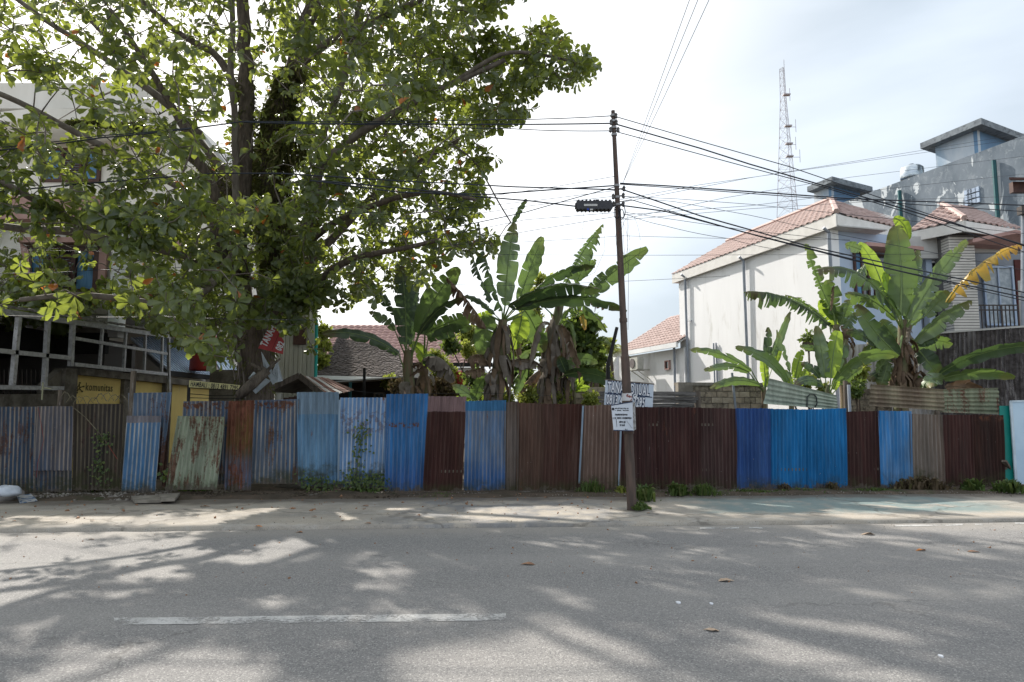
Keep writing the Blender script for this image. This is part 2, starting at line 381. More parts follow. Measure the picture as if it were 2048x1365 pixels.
def mark(pts_lo, pts_hi, name='road_marking'):
    n = len(pts_lo); vs = []; 
    for a, b in zip(pts_lo, pts_hi): vs += [(a.x, a.y, roadz(a.x, a.y - ROADS * a.x) - 0.008), (b.x, b.y, roadz(b.x, b.y - ROADS * b.x) - 0.008)]
    m = MB(); m.add(vs, [(2 * i, 2 * i + 2, 2 * i + 3, 2 * i + 1) for i in range(n - 1)])
    o = m.build(name, M_line); o['kind'] = 'structure'; return o
lo = []; hi = []
for i in range(41):
    k = i / 40; px = 228 + (1012 - 228) * k; yl = 1247 + (1238 - 1247) * k; yh = 1234 + (1225 - 1234) * k
    j = 1.2 * mnoise.noise((px * 0.09, 0, 0)); a = G(px, yl + j + 1.0); b = G(px, yh + 1.2 * mnoise.noise((px * 0.07, 4, 0)), 0)
    if i == 0: a = G(px, 1243)
    lo.append(a); hi.append(b)
mark(lo, hi)
for x0, x1, y0, y1 in ((1400, 1440, 1056, 1055), (1446, 1478, 1056, 1055), (1498, 1552, 1055, 1055), (1790, 1925, 1051, 1049), (1950, 1966, 1048, 1048), (2030, 2060, 1046, 1046)):
    lo = []; hi = []
    for i in range(9):
        k = i / 8; px = x0 + (x1 - x0) * k; y = y0 + (y1 - y0) * k
        lo.append(G(px, y + 1.2 + 1.1 * mnoise.noise((px * 0.3, 1, 0)))); hi.append(G(px, y - 1.6 + 1.1 * mnoise.noise((px * 0.3, 7, 0))))
    mark(lo, hi)

# ================================================================ corrugated sheets
PITCHW = 0.0765
def corr(name, mat, parent, BL, BR, TR, TL, pitch=PITCHW, amp=0.013, off=0.0, rag=0.012, label=None, rows=6, horizontal=False, warp=0.022, seed=None, per=6, toprag=0.004):
    BL, BR, TR, TL = map(Vector, (BL, BR, TR, TL))
    sd_ = seed if seed is not None else RND.random() * 99
    W_ = ((BR - BL).length + (TR - TL).length) / 2; H_ = ((TL - BL).length + (TR - BR).length) / 2
    nrm = (BR - BL).cross(TL - BL).normalized()        # towards the viewer
    if nrm.y > 0: nrm = -nrm
    L = H_ if horizontal else W_
    nw = max(2, round(L / pitch)); nc = nw * per
    vs = []; at = []
    nu, nv = (rows, nc) if horizontal else (nc, rows)
    for j in range(nv + 1):
        v = j / nv
        for i in range(nu + 1):
            u = i / nu; k = v if horizontal else u
            ph = math.cos(2 * math.pi * nw * k)
            p = (BL * (1 - u) + BR * u) * (1 - v) + (TL * (1 - u) + TR * u) * v
            w = warp * mnoise.noise((u * 1.5 + sd_, v * 1.6, sd_))
            p = p + nrm * (amp * ph + off + w)
            e = mnoise.noise((i * 0.31 + sd_, j * 0.05, 3.3)) if not horizontal else mnoise.noise((j * 0.31 + sd_, 0, 3.3))
            if not horizontal and j == 0: p.z += rag * e + rag * 0.8 * mnoise.noise((i * 1.3, sd_, 0))
            if not horizontal and j == nv: p.z += toprag * e
            if horizontal and i in (0, nu): p += (BR - BL).normalized() * rag * e
            vs.append(p); at.append(ph * 0.5 + 0.5)
    fs = [(j * (nu + 1) + i, j * (nu + 1) + i + 1, (j + 1) * (nu + 1) + i + 1, (j + 1) * (nu + 1) + i) for j in range(nv) for i in range(nu)]
    m = MB(); m.v = [tuple(p) for p in vs]; m.f = fs; m.a = at
    o = m.build(name, mat, parent, origin=BL, smooth=True, attr='ridge')
    if label: o['label'] = label
    return o
A0 = (0, 13.62); A1 = (10, 14.22)
def FP(px, py): return PV(px, py, A0, A1)

BLUE = (0.055, 0.165, 0.36); BLUEG = (0.10, 0.155, 0.24); LBLUE = (0.13, 0.27, 0.43); DBLUE = (0.016, 0.055, 0.20); BRN = (0.046, 0.017, 0.015); DKB = (0.036, 0.0145, 0.0145)
SM = {
 'greyblue': sheet_mat('sheet_grey_blue', (0.038, 0.068, 0.115), (0.065, 0.066, 0.075), 0.36, ridge=1.0, ridgec=(0.23, 0.195, 0.16), moss=0.35, rustc=(0.06, 0.032, 0.025)),
 'patchblue': sheet_mat('sheet_patch_blue', (0.065, 0.09, 0.14), (0.12, 0.11, 0.115), 0.15, ridge=1.0, ridgec=(0.28, 0.235, 0.20), moss=0.0, rustc=(0.075, 0.04, 0.028)),
 'darkolive': sheet_mat('sheet_dark_olive', (0.038, 0.033, 0.032), (0.058, 0.046, 0.03), 0.3, ridge=0.7, ridgec=(0.15, 0.125, 0.085), moss=0.6, rustc=(0.04, 0.022, 0.018)),
 'gateblue': sheet_mat('sheet_gate_blue', (0.06, 0.17, 0.33), (0.12, 0.22, 0.36), 0.10, ridge=1.0, ridgec=(0.38, 0.38, 0.37), moss=0.2, top=1.33, topc=(0.19, 0.18, 0.20)),
 'gateback': sheet_mat('sheet_gate_back', (0.07, 0.13, 0.22), (0.11, 0.16, 0.24), 0.45, rustc=(0.07, 0.035, 0.025), ridge=0.7, ridgec=(0.33, 0.32, 0.31), moss=0.1),
 'greenw': sheet_mat('sheet_pale_green', (0.235, 0.27, 0.20), (0.20, 0.235, 0.16), 0.44, rustc=(0.075, 0.040, 0.025), ridge=0.35, ridgec=(0.30, 0.31, 0.25), moss=0.12, streak=0.45),
 'redbrown': sheet_mat('sheet_red_brown', (0.115, 0.04, 0.025), (0.10, 0.075, 0.02), 0.5, ridge=0.5, ridgec=(0.17, 0.08, 0.05), moss=0.25, basefade=(0.11, 0.13, 0.19)),
 'bluegrey': sheet_mat('sheet_blue_grey', (0.06, 0.11, 0.19), (0.10, 0.13, 0.175), 0.36, rustc=(0.075, 0.042, 0.03), ridge=1.0, ridgec=(0.28, 0.25, 0.22), moss=0.3, band=(1.5, 0.09, 1.0), top=1.62, topc=(0.11, 0.13, 0.18)),
 'light': sheet_mat('sheet_light_blue', (0.085, 0.19, 0.33), (0.12, 0.235, 0.36), 0.03, ridge=0.3, ridgec=(0.21, 0.28, 0.34), moss=0.7, top=1.40, topc=(0.17, 0.24, 0.31)),
 'bright': sheet_mat('sheet_pale_blue', (0.17, 0.30, 0.50), (0.13, 0.25, 0.45), 0.20, ridge=0.9, ridgec=(0.42, 0.45, 0.50), moss=0.75, band=(1.25, 0.35, 0.5), rustc=(0.16, 0.08, 0.05)),
 'mid': sheet_mat('sheet_mid_blue', (0.03, 0.125, 0.30), (0.04, 0.16, 0.37), 0.15, rustc=(0.11, 0.09, 0.085), ridge=0.35, ridgec=(0.16, 0.17, 0.2), moss=0.05, basefade=(0.04, 0.11, 0.29), band=(1.27, 0.07, 1.0), chips=0.1),
 'brown': sheet_mat('sheet_brown', (0.072, 0.038, 0.030), (0.058, 0.023, 0.017), 0.0, ridge=0.15, ridgec=(0.10, 0.06, 0.05), moss=0.1, streak=0.3),
 'browntop': sheet_mat('sheet_brown_pale_top', BRN, (0.06, 0.027, 0.02), 0.0, ridge=0.15, ridgec=(0.10, 0.06, 0.05), moss=0.08, top=1.61, topc=(0.19, 0.125, 0.125), streak=0.3),
 'bluefade': sheet_mat('sheet_fading_blue', (0.13, 0.16, 0.21), (0.10, 0.19, 0.34), 0.05, ridge=0.6, ridgec=(0.25, 0.23, 0.21), moss=0.08, basefade=(0.04, 0.11, 0.27), top=1.60, topc=(0.045, 0.15, 0.29)),
 'browngrey': sheet_mat('sheet_brown_grey', (0.11, 0.08, 0.062), (0.125, 0.11, 0.105), 0.25, ridge=0.4, ridgec=(0.17, 0.14, 0.12), moss=0.12, rustc=(0.10, 0.05, 0.03)),
 'brownwarm': sheet_mat('sheet_warm_brown', (0.078, 0.042, 0.031), (0.10, 0.06, 0.045), 0.1, ridge=0.25, ridgec=(0.12, 0.08, 0.06), moss=0.15, chips=0.2),
 'palebrown': sheet_mat('sheet_pale_brown', (0.125, 0.078, 0.062), (0.15, 0.10, 0.08), 0.1, ridge=0.5, ridgec=(0.24, 0.18, 0.15), moss=0.4, chips=0.5),
 'dark': sheet_mat('sheet_dark_brown', DKB, (0.050, 0.020, 0.018), 0.06, ridge=0.2, ridgec=(0.11, 0.065, 0.05), moss=0.2, chips=0.45),
 'darkdull': sheet_mat('sheet_dull_brown', (0.050, 0.026, 0.025), (0.062, 0.030, 0.028), 0.0, ridge=0.35, ridgec=(0.12, 0.085, 0.075), moss=0.12, chips=0.3),
 'dblue': sheet_mat('sheet_dark_blue', DBLUE, (0.035, 0.09, 0.25), 0.0, ridge=0.2, ridgec=(0.06, 0.13, 0.28), moss=0.1, chips=0.5, streak=0.15),
 'rblue': sheet_mat('sheet_strong_blue', (0.006, 0.115, 0.30), (0.010, 0.15, 0.38), 0.0, ridge=0.25, ridgec=(0.06, 0.22, 0.42), moss=0.08, chips=0.4, streak=0.2),
 'patchy': sheet_mat('sheet_two_blues', (0.09, 0.20, 0.37), (0.008, 0.19, 0.50), 0.0, ridge=0.35, ridgec=(0.2, 0.3, 0.42), moss=0.25, streak=0.3),
 'greybrown': sheet_mat('sheet_grey_brown', (0.16, 0.135, 0.115), (0.14, 0.105, 0.085), 0.12, rustc=(0.12, 0.065, 0.04), ridge=0.5, ridgec=(0.22, 0.20, 0.18), moss=0.55, chips=0.3),
 'rustytop': sheet_mat('sheet_dark_rust_top', (0.022, 0.010, 0.009), (0.035, 0.013, 0.009), 0.1, rustc=(.05, .018, .01), ridge=0.15, ridgec=(0.09, 0.045, 0.035), moss=0.3, top=1.62, topc=(0.13, 0.20, 0.30), band=(1.5, 0.16, 1.0)),
}
def panel(par, key, xt0, xt1, yt, xb0, xb1, yb, label, off=0.0, ytr=None, ybr=None, **k):
    o = corr('sheet', SM[key], par, FP(xb0, yb), FP(xb1, ybr if ybr else yb), FP(xt1, ytr if ytr else yt), FP(xt0, yt), off=off, label=label, **k)
    return o
def G2(px, py, z=0.05): p = G(px, py, z); return p
fence = thing('corrugated_fence', (-2.0, fy(-2.0), 0), 'long patched fence of blue and rust brown corrugated sheets running behind the utility pole', 'fence')
T = [  # material, top x0,x1,y ; bottom x0,x1,y ; label
 ('bluegrey', 366, 458, 803, 358, 450, 970, 'grey blue sheet behind the leaning pale green one'),
 ('redbrown', 457, 509, 803, 449, 503, 981, 'narrow rust red sheet with grooves turning olive'),
 ('bluegrey', 509, 598, 801, 501, 596, 968, 'blue grey sheet with a rusty nail line near the top'),
 ('light', 594, 678, 785, 597, 679, 972, 'tall light blue sheet with mossy foot'),
 ('bright', 681, 779, 796, 677, 770, 975, 'pale bright blue sheet with rust streaks'),
 ('mid', 773, 857, 789, 769, 847, 983, 'mid blue sheet with one brown faded stripe'),
 ('browntop', 856, 933, 793, 845, 924, 987, 'dark brown sheet with a pale top strip'),
 ('bluefade', 931, 1012, 803, 927, 1010, 984, 'blue sheet fading to grey in the middle'),
 ('browngrey', 1009, 1038, 805, 1006, 1036, 984, 'narrow greyish brown sheet'),
 ('brownwarm', 1035, 1089, 806, 1032, 1084, 983, 'warm brown sheet with grey worn foot'),
 ('brown', 1087, 1165, 808, 1082, 1159, 985, 'plain dark brown sheet right of the banana trunks'),
 ('palebrown', 1163, 1241, 812, 1158, 1239, 984, 'pale scuffed brown sheet left of the pole'),
 ('dark', 1239, 1318, 814, 1241, 1320, 982, 'dark brown sheet right behind the pole'),
 ('dark', 1316, 1402, 815, 1318, 1403, 981, 'dark brown sheet with small paint specks'),
 ('darkdull', 1400, 1472, 816, 1403, 1475, 980, 'dull brown sheet next to the blue ones'),
 ('dblue', 1470, 1540, 817, 1474, 1541, 979, 'deep blue sheet with pale chips'),
 ('rblue', 1537, 1618, 818, 1539, 1618, 979, 'strong blue sheet in the middle of the right half'),
 ('rblue', 1615, 1692, 819, 1616, 1694, 978, 'strong blue sheet below the stray pale green sheet'),
 ('dark', 1691, 1757, 824, 1694, 1762, 978, 'dark brown sheet between two blue ones'),
 ('patchy', 1755, 1821, 822, 1760, 1826, 978, 'light blue sheet with a brighter repainted patch'),
 ('greybrown', 1818, 1886, 828, 1822, 1890, 977, 'grey brown weathered sheet with overgrown foot'),
 ('dark', 1884, 1945, 830, 1888, 1949, 977, 'dark brown sheet below the rusty horizontal sheet'),
 ('rustytop', 1942, 2005, 829, 1947, 2012, 977, 'last rusty brown sheet with a blue strip at its top'),
]
for i, (k, a, b, yt, c, d, yb, lab) in enumerate(T):
    panel(fence, k, a, b, yt, c, d, yb, lab, off=0.012 * (i % 2) + (-0.03 if i == 0 else 0), rows=6, ytr=yt + RND.uniform(-2.6, 2.6), ybr=yb + RND.uniform(-1.5, 1.5), toprag=.008, warp=.03)
MOSSY = sheet_mat('sheet_edge_strip', (0.28, 0.36, 0.44), (0.2, 0.27, 0.35), 0.1, moss=0.1)
for x0, x1, y0, y1 in ((1166, 1158, 812, 968), (1241, 1237, 860, 980), (680, 677, 800, 975)):
    m = MB(); a, b = FP(x0, y0), FP(x1, y1); m.bar(a - Vector((0, .03, 0)), b - Vector((0, .03, 0)), 0.035, 0.012, up=(0, 1, 0)); m.build('batten', MOSSY, fence, origin=b)
M_wood = sm('grey_weathered_wood', (0.15, 0.125, 0.10), (0.08, 0.066, 0.054), 3, 0.9, 0.15, 0.5, 20, stretch=(6, 6, 0.6), c3=(0.22, 0.20, 0.18))
M_woodh = sm('grey_weathered_plank', (0.16, 0.15, 0.14), (0.05, 0.047, 0.043), 2.5, 0.9, 0.15, 0.6, 18, stretch=(0.6, 6, 8), c3=(0.26, 0.25, 0.23))
# rails and posts behind the sheets
m = MB()
for z in (0.45, 1.35): m.bar((-6.4, fy(-6.4) + .05, z), (10.2, fy(10.2) + .05, z), 0.06, 0.05)
m.build('rail', M_wood, fence)
for px in (470, 690, 900, 1090, 1300, 1480, 1700, 1890):
    a = FP(px, 984); b = FP(px, 822); m = MB(); m.bar((a.x, a.y + .1, -0.05), (a.x, a.y + .1, b.z), 0.07); m.build('post', M_wood, fence, origin=(a.x, a.y + .1, 0))

fl = thing('corrugated_fence', (-9.5, fy(-9.5), 0), 'faded grey blue and olive brown corrugated fence left of the blue gate', 'fence')
panel(fl, 'greyblue', -95, -8, 813, -110, -12, 986, 'grey blue sheet at the picture edge', off=.01)
panel(fl, 'greyblue', -12, 80, 814, -16, 76, 985, 'grey blue sheet with brown ridges')
panel(fl, 'greyblue', 76, 149, 815, 70, 146, 984, 'grey blue sheet under the patch sheet', off=.010)
panel(fl, 'patchblue', 78, 150, 813, 72, 146, 941, 'shorter patch sheet nailed over the fence', off=.04)
panel(fl, 'darkolive', 148, 249, 808, 145, 240, 981, 'dark olive brown sheet with a creeper', off=0.0)
for px, y in ((101, 780), (247, 742)):
    a = FP(px, 984); m = MB(); b = FP(px, y); m.bar((a.x, a.y + .09, -0.05), (a.x + .02, a.y + .09, b.z), 0.075); m.build('post', M_wood, fl, origin=(a.x, a.y + .09, 0))

gate = thing('sheet_gate', FP(280, 983), 'blue corrugated sheet gate standing ajar between the olive sheet and the gap', 'gate')
panel(gate, 'gateback', 253, 341, 786, 255, 322, 960, 'taller rear sheet with torn rusty edge', off=-0.07, ytr=785)
panel(gate, 'gateblue', 255, 324, 832, 244, 313, 984, None, off=0.02)
m = MB(); a, b = FP(331, 800), FP(321, 975); m.bar(a + Vector((0, .12, 0)), b + Vector((0, .12, 0)), 0.06, 0.04); m.build('frame', sm('rusty_frame', (0.10, 0.05, 0.035), (0.05, 0.03, 0.025), 6), gate, origin=b)

lean = thing('leaning_sheet', G2(394, 981), 'pale green rust blotched corrugated sheet leaning against the fence beside the gap', 'metal sheet')
bl, br = FP(343, 977) - Vector((0, .24, 0)), FP(445, 977) - Vector((0, .24, 0)); 
corr('panel', SM['greenw'], lean, bl, br, FP(455, 834) - Vector((0, .10, 0)), FP(361, 832) - Vector((0, .10, 0)), rag=.004)

# stray sheets standing above the right half of the fence, corrugation running sideways
GW = sheet_mat('sheet_pale_green_clean', (0.30, 0.345, 0.28), (0.24, 0.29, 0.23), 0.22, rustc=(0.10, 0.05, 0.03), ridge=0.5, ridgec=(0.40, 0.43, 0.36), moss=0.0, streak=0.2)
BR2 = sheet_mat('sheet_brown_sideways', (0.12, 0.088, 0.062), (0.20, 0.18, 0.12), 0.2, rustc=(0.06, 0.03, 0.022), ridge=0.6, ridgec=(0.26, 0.21, 0.15), moss=0.0)
GR2 = sheet_mat('sheet_green_rust_sideways', (0.20, 0.225, 0.155), (0.16, 0.18, 0.12), 0.48, rustc=(0.09, 0.045, 0.03), ridge=0.4, ridgec=(0.28, 0.29, 0.2), moss=0.0)
B0, B1 = (0, 13.95), (10, 14.55)
def BP(px, py): return PV(px, py, B0, B1)
s1 = corr('metal_sheet', GW, None, BP(1527, 808), BP(1676, 820), BP(1672, 791), BP(1538, 757), horizontal=True, amp=.013, rows=10, pitch=0.085); tag(s1, 'pale green corrugated sheet tilted above the blue fence with a painted mark', 'metal sheet')
s2 = corr('metal_sheet', BR2, None, BP(1738, 812), BP(1890, 822), BP(1888, 779), BP(1741, 769), horizontal=True, amp=.013, rows=10, pitch=0.085); tag(s2, 'brown rusted corrugated sheet lying sideways below the tall banana plant', 'metal sheet')
s3 = corr('metal_sheet', GR2, None, BP(1876, 825) + Vector((0, .05, 0)), BP(2000, 829), BP(1996, 776), BP(1884, 779) + Vector((0, .05, 0)), horizontal=True, amp=.013, rows=10, pitch=0.085); tag(s3, 'green corrugated sheet with a red rusty top lying sideways near the green hoarding', 'metal sheet')
mm = MB(); M_black = sm('black_paint', (0.02, 0.025, 0.03), rough=.6)
c = BP(1622, 801) - Vector((0, .03, 0)); up = Vector((0, 0, 1)); rt = Vector((1, .06, 0)).normalized(); k = c.y / F
pts = [(-10, -14), (-9, 6), (-3, 12), (5, 12), (10, 6), (11, -6), (6, -14)]
pp = [c + rt * x * k + up * y * k for x, y in pts]
for a, b in zip(pp[:-1], pp[1:]): mm.bar(a, b, .012, .03, up=(0, 1, 0))
mm.bar(c + rt * 2 * k - up * 14 * k, c + rt * 4 * k - up * 22 * k, .012, .03)
mk_ = mm.build('painted_mark', M_black, s1, origin=c)
mk_['label'] = 'black painted loop on the green sheet'

# hoardings at the right edge
M_teal = sm('teal_panel', (0.0, 0.19, 0.16), (0.0, 0.15, 0.13), 3, .5, .4); M_pbl = sm('pale_blue_panel', (0.42, 0.56, 0.68), (0.36, 0.50, 0.63), 2, .5, .4, c3=(0.3, .35, .4), s3=7, lo3=.65)
h1 = thing('green_hoarding', FP(2015, 976), 'narrow teal green hoarding panel at the right end of the fence', 'hoarding')
m = MB(); a, b, c, d = [FP(*q) + Vector((0, .06, 0)) for q in ((2004, 960), (2040, 980), (2032, 812), (2002, 812))]; m.slab([a, b, c, d], (0, -1, 0), -.02); m.build('panel', M_teal, h1)
m = MB(); m.bar(FP(2004, 922) - Vector((0, .06, 0)), G2(2038, 972), .09, .05); m.build('prop', M_wood, h1)
h2 = thing('pale_hoarding', FP(2045, 970), 'pale blue painted hoarding panel cut by the right picture edge', 'hoarding')
m = MB(); a, b, c, d = [FP(*q) for q in ((2031, 968), (2140, 972), (2130, 800), (2020, 803))]; m.slab([a, b, c, d], (0, -1, 0), -.025); m.build('panel', M_pbl, h2)
m = MB(); m.bar(a + Vector((0, -.02, 0)), d + Vector((0, -.02, 0)), .05, .03); m.bar(d + Vector((0, -.02, 0)), c + Vector((0, -.02, 0)), .05, .03); m.build('frame', sm('pale_frame', (.5, .6, .68)), h2)
# ================================================================ buildings
M_white = sm('white_plaster', (0.82, 0.83, 0.84), (0.78, 0.79, 0.80), 1.2, .85, .2, .15, 40, c3=(0.52, 0.51, 0.48), s3=2.2, lo3=.56, hi3=.8, stretch=(1, 1, .2))
M_cream = sm('cream_plaster', (0.74, 0.71, 0.65), (0.66, 0.63, 0.57), 1.0, .88, .2, .2, 30, c3=(0.5, 0.46, 0.40), s3=2.2, lo3=.62, hi3=.85, stretch=(1, 1, .35))
M_lblue = sm('pale_blue_plaster', (0.44, 0.53, 0.66), (0.38, 0.47, 0.60), 1.5, .8, .2)
M_greywh = sm('grey_white_plaster', (0.50, 0.50, 0.49), (0.42, 0.42, 0.41), 1.5, .8, .2)
M_fascia = sm('fascia_concrete', (0.74, 0.73, 0.70), (0.66, 0.65, 0.62), 3, .85, .2, .2, 30, c3=(.4, .38, .35), s3=6, lo3=.66, hi3=.8)
M_tile = sm('pink_roof_tile', (0.47, 0.35, 0.32), (0.37, 0.27, 0.245), 1.1, .75, .3, .2, 20, c3=(0.27, 0.18, 0.155), s3=5, lo3=.6, hi3=.75)
M_tile2 = sm('red_roof_tile', (0.50, 0.32, 0.29), (0.42, 0.26, 0.235), 1.1, .75, .3, .2, 20)
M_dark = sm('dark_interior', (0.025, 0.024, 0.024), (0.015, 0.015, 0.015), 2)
M_glass = NT('window_glass'); M_glass = M_glass.done((0.05, 0.06, 0.07), 0.08, 0.8)
M_pipe = sm('grey_pvc_pipe', (0.28, 0.31, 0.36), (0.22, 0.25, 0.29), 3, .5, .4)
M_pink = sm('salmon_concrete', (0.46, 0.29, 0.26), (0.38, 0.235, 0.21), 2, .8, .2)
M_dbrown = sm('dark_brown_frame', (0.09, 0.045, 0.035), (0.06, 0.03, 0.025), 5, .6)
M_alu = sm('dull_aluminium', (0.46, 0.46, 0.46), (0.32, 0.32, 0.32), 8, .5, .5, c3=(.12, .11, .10), s3=18, lo3=.55, hi3=.7, metal=.3)
M_curt = sm('blue_curtain', (0.08, 0.19, 0.34), (0.13, 0.27, 0.44), 5, .7, stretch=(6, 6, .3))
M_rail = sm('black_brown_railing', (0.03, 0.025, 0.022), (0.05, 0.035, 0.03), 6, .5, .4)

def tile_mesh(w=.30, l=.36):
    vs = []; n = 6
    for j, y in enumerate((0, l)):
        for i in range(n + 1):
            k = i / n; vs.append((w * k, y, .028 * math.sin(2 * math.pi * k) + (.035 if j == 0 else .0)))
    for i in range(n + 1): vs.append((w * i / n, 0, .028 * math.sin(2 * math.pi * i / n) - .005))
    fs = [(i, i + 1, n + 2 + i, n + 1 + i) for i in range(n)] + [(2 * n + 2 + i, 2 * n + 3 + i, i + 1, i) for i in range(n)]
    return vs, fs
TV, TF = tile_mesh()
def inpoly(x, y, poly):
    c = False; n = len(poly)
    for i in range(n):
        x1, y1 = poly[i]; x2, y2 = poly[(i + 1) % n]
        if (y1 > y) != (y2 > y) and x < (x2 - x1) * (y - y1) / (y2 - y1) + x1: c = not c
    return c
def tiled_roof(house, facets, mat, tw=.30, tl=.33, nparts=290, name='roof', thick=.06, soffit=None):
    """facets: list of 3D polygons whose first edge is the eave"""
    m = MB(); cells = []
    for poly in facets:
        poly = [Vector(p) for p in poly]; u = (poly[1] - poly[0]).normalized()
        nr = (poly[1] - poly[0]).cross(poly[-1] - poly[0]).normalized()
        if nr.z < 0: nr = -nr
        v = nr.cross(u).normalized()
        if v.z < 0: v = -v
        uu, ox = (u, poly[0])
        if uu.cross(v).dot(nr) < 0: uu = -u; ox = poly[1]
        m.slab(poly, nr, thick)
        q = [((p - ox).dot(uu), (p - ox).dot(v)) for p in poly]
        nu = int(max(a for a, b in q) / tw) + 2; nv = int(max(b for a, b in q) / tl) + 2
        mn = int(min(a for a, b in q) / tw) - 1
        for j in range(nv):
            for i in range(mn, nu):
                if inpoly((i + .5) * tw, (j + .45) * tl, q):
                    cells.append((ox + uu * (i * tw) + v * (j * tl - .03) + nr * .03, uu, v, nr))
    rf = m.build(name, soffit or M_greywh, house)
    cells.sort(key=lambda c: (c[0] - Vector((0, 0, EYE))).length)
    me = bpy.data.meshes.new('tile'); s = tw / .30; s2 = (tl + .05) / .36
    me.from_pydata([(x * s, y * s2, z) for x, y, z in TV], [], TF); me.materials.append(mat)
    me.polygons.foreach_set('use_smooth', [True] * len(me.polygons))
    base = wloc(rf)
    for c, uu, v, nr in cells[:nparts]:
        o = bpy.data.objects.new('tile', me); COL.objects.link(o); o.parent = rf
        M = Matrix((uu, v, nr)).transposed().to_4x4(); M.translation = c + nr * RND.uniform(-.004, .006) - base
        o.matrix_basis = M
    if len(cells) > nparts:
        mb = MB()
        for c, uu, v, nr in cells[nparts:]:
            mb.add([c + uu * (x * s) + v * (y * s2) + nr * z for x, y, z in TV], TF)
        mb.build('tiles', mat, rf, kind='stuff', smooth=True)
    return rf
def wall(house, pts, mat, th=.2, name='wall', nrm=None):
    pts = [Vector(p) for p in pts]; n = nrm or (pts[1] - pts[0]).cross(pts[-1] - pts[0]).normalized()
    n = Vector(n)
    if n.dot(pts[0] - Vector((0, 0, EYE))) > 0: n = -n   # towards the viewer
    m = MB(); m.slab(pts, n, th); return m.build(name, mat, house)
def down(p, z=0.0): return Vector((p.x, p.y, z))
def rectV(px0, py0, px1, py1, a, b, off=0.0):
    """rectangle on a vertical plane, seen between the pixels; level edges taken from the left/right"""
    p = PV(px0, py0, a, b); q = PV(px1, py1, a, b)
    return p, q
def window(house, a, b, x0, x1, ytop, ybot, frame=M_dbrown, pane=M_glass, nm=2, depth=.06, label=None, slats=0, fw=.07, curtain=None):
    """window on the plane a-b between pixel columns x0..x1, top/bottom pixel at x0"""
    p = PV(x0, ytop, a, b); q = PV(x0, ybot, a, b); r = PV(x1, ytop, a, b)
    zt, zb = p.z, q.z; A = Vector((p.x, p.y, 0)); B = Vector((r.x, r.y, 0)); d = (B - A); L = d.length; d = d / L
    n = Vector((d.y, -d.x, 0));
    if n.dot(A) > 0: n = -n
    o = lambda u, z, k=0: A + d * u + n * k + Vector((0, 0, z))
    m = MB()
    for u in (0, L): m.obox(o(u, (zt + zb) / 2, .02), d * fw / 2, n * depth, Vector((0, 0, (zt - zb) / 2 + fw / 2)))
    for z in (zb, zt): m.obox(o(L / 2, z, .021), d * (L / 2 + fw / 2), n * depth * .98, Vector((0, 0, fw / 2)))
    for k in range(1, nm): m.obox(o(L * k / nm, (zt + zb) / 2, .019), d * fw * .4, n * depth * .9, Vector((0, 0, (zt - zb) / 2)))
    w = m.build('window', frame, house, origin=o(L / 2, zb))
    if label: w['label'] = label
    m = MB(); m.obox(o(L / 2, (zt + zb) / 2, .01), d * L / 2, n * .008, Vector((0, 0, (zt - zb) / 2))); m.build('pane', pane, w)
    if curtain:
        for u0, u1 in curtain:
            m = MB(); m.obox(o(L * (u0 + u1) / 2, (zt + zb) / 2, .03), d * L * (u1 - u0) / 2, n * .006, Vector((0, 0, (zt - zb) / 2 - .05))); m.build('curtain', M_curt, w)
    if slats:
        u0, u1 = slats
        ns = 11
        for k in range(ns):
            m = MB(); z = zb + .08 + (zt - zb - .16) * (k + .5) / ns
            m.obox(o(L * (u0 + u1) / 2, z, .04), d * L * (u1 - u0) / 2, n * .025 + Vector((0, 0, -.02)), Vector((0, 0, .012))); m.build('slat', frame, w)
    return w

# ---------------------------------------------------------------- big white house on the right
HZ = 7.9
def atz(px, py, z): return PZ(px, py, z)
En = atz(1673, 428, HZ); Ef = atz(1345, 550, HZ); Vy = atz(1820, 461, HZ); Pn = atz(1929, 441, HZ - .15); Pr = atz(2042, 460, HZ - .15)
Ap = P(1663, 402, En.y + 4.6); A2 = P(1885, 412, Pn.y + 2.9)
house = thing('two_storey_house', (En.x + .5, En.y + .5, 0), 'large white two storey house with pink tiled hip roofs and balconies on the right', 'house')
ldir = (Ef - En).normalized(); rdir = Vector((-ldir.y, ldir.x, 0)) * -1
if rdir.x < 0: rdir = -rdir
backA = Ap + ldir * 7.0
Vb = Ap + rdir * 7.0
facets = [[En, Ef, Ef + rdir * 3 + Vector((0, 0, .05)), backA, Ap] if False else [En, Ef, backA, Ap], [En, Vy, Vy + (Vb - Ap) * 0 + Vector((0.2, 2.6, 1.3)), Ap]]
facets = [[Ef, En, Ap, backA], [En, Vy, P(1800, 437, Vy.y + 2.8), Ap]]
Vl = atz(1818, 464, HZ - .15)
facets += [[Vl, Pn, A2], [Pn, Pr, Pr + Vector((.4, 4.0, 1.0)), A2], ]
tiled_roof(house, facets, M_tile, tw=.30, tl=.34)
# ridge caps
m = MB()
for a, b in ((En, Ap), (Ap, backA), (Pn, A2), (A2, A2 + Vector((3.5, 3, 0)))):
    m.tube([a + Vector((0, 0, .08)), b + Vector((0, 0, .08))], .10, 6)
m.build('ridge_cap', M_tile, house)
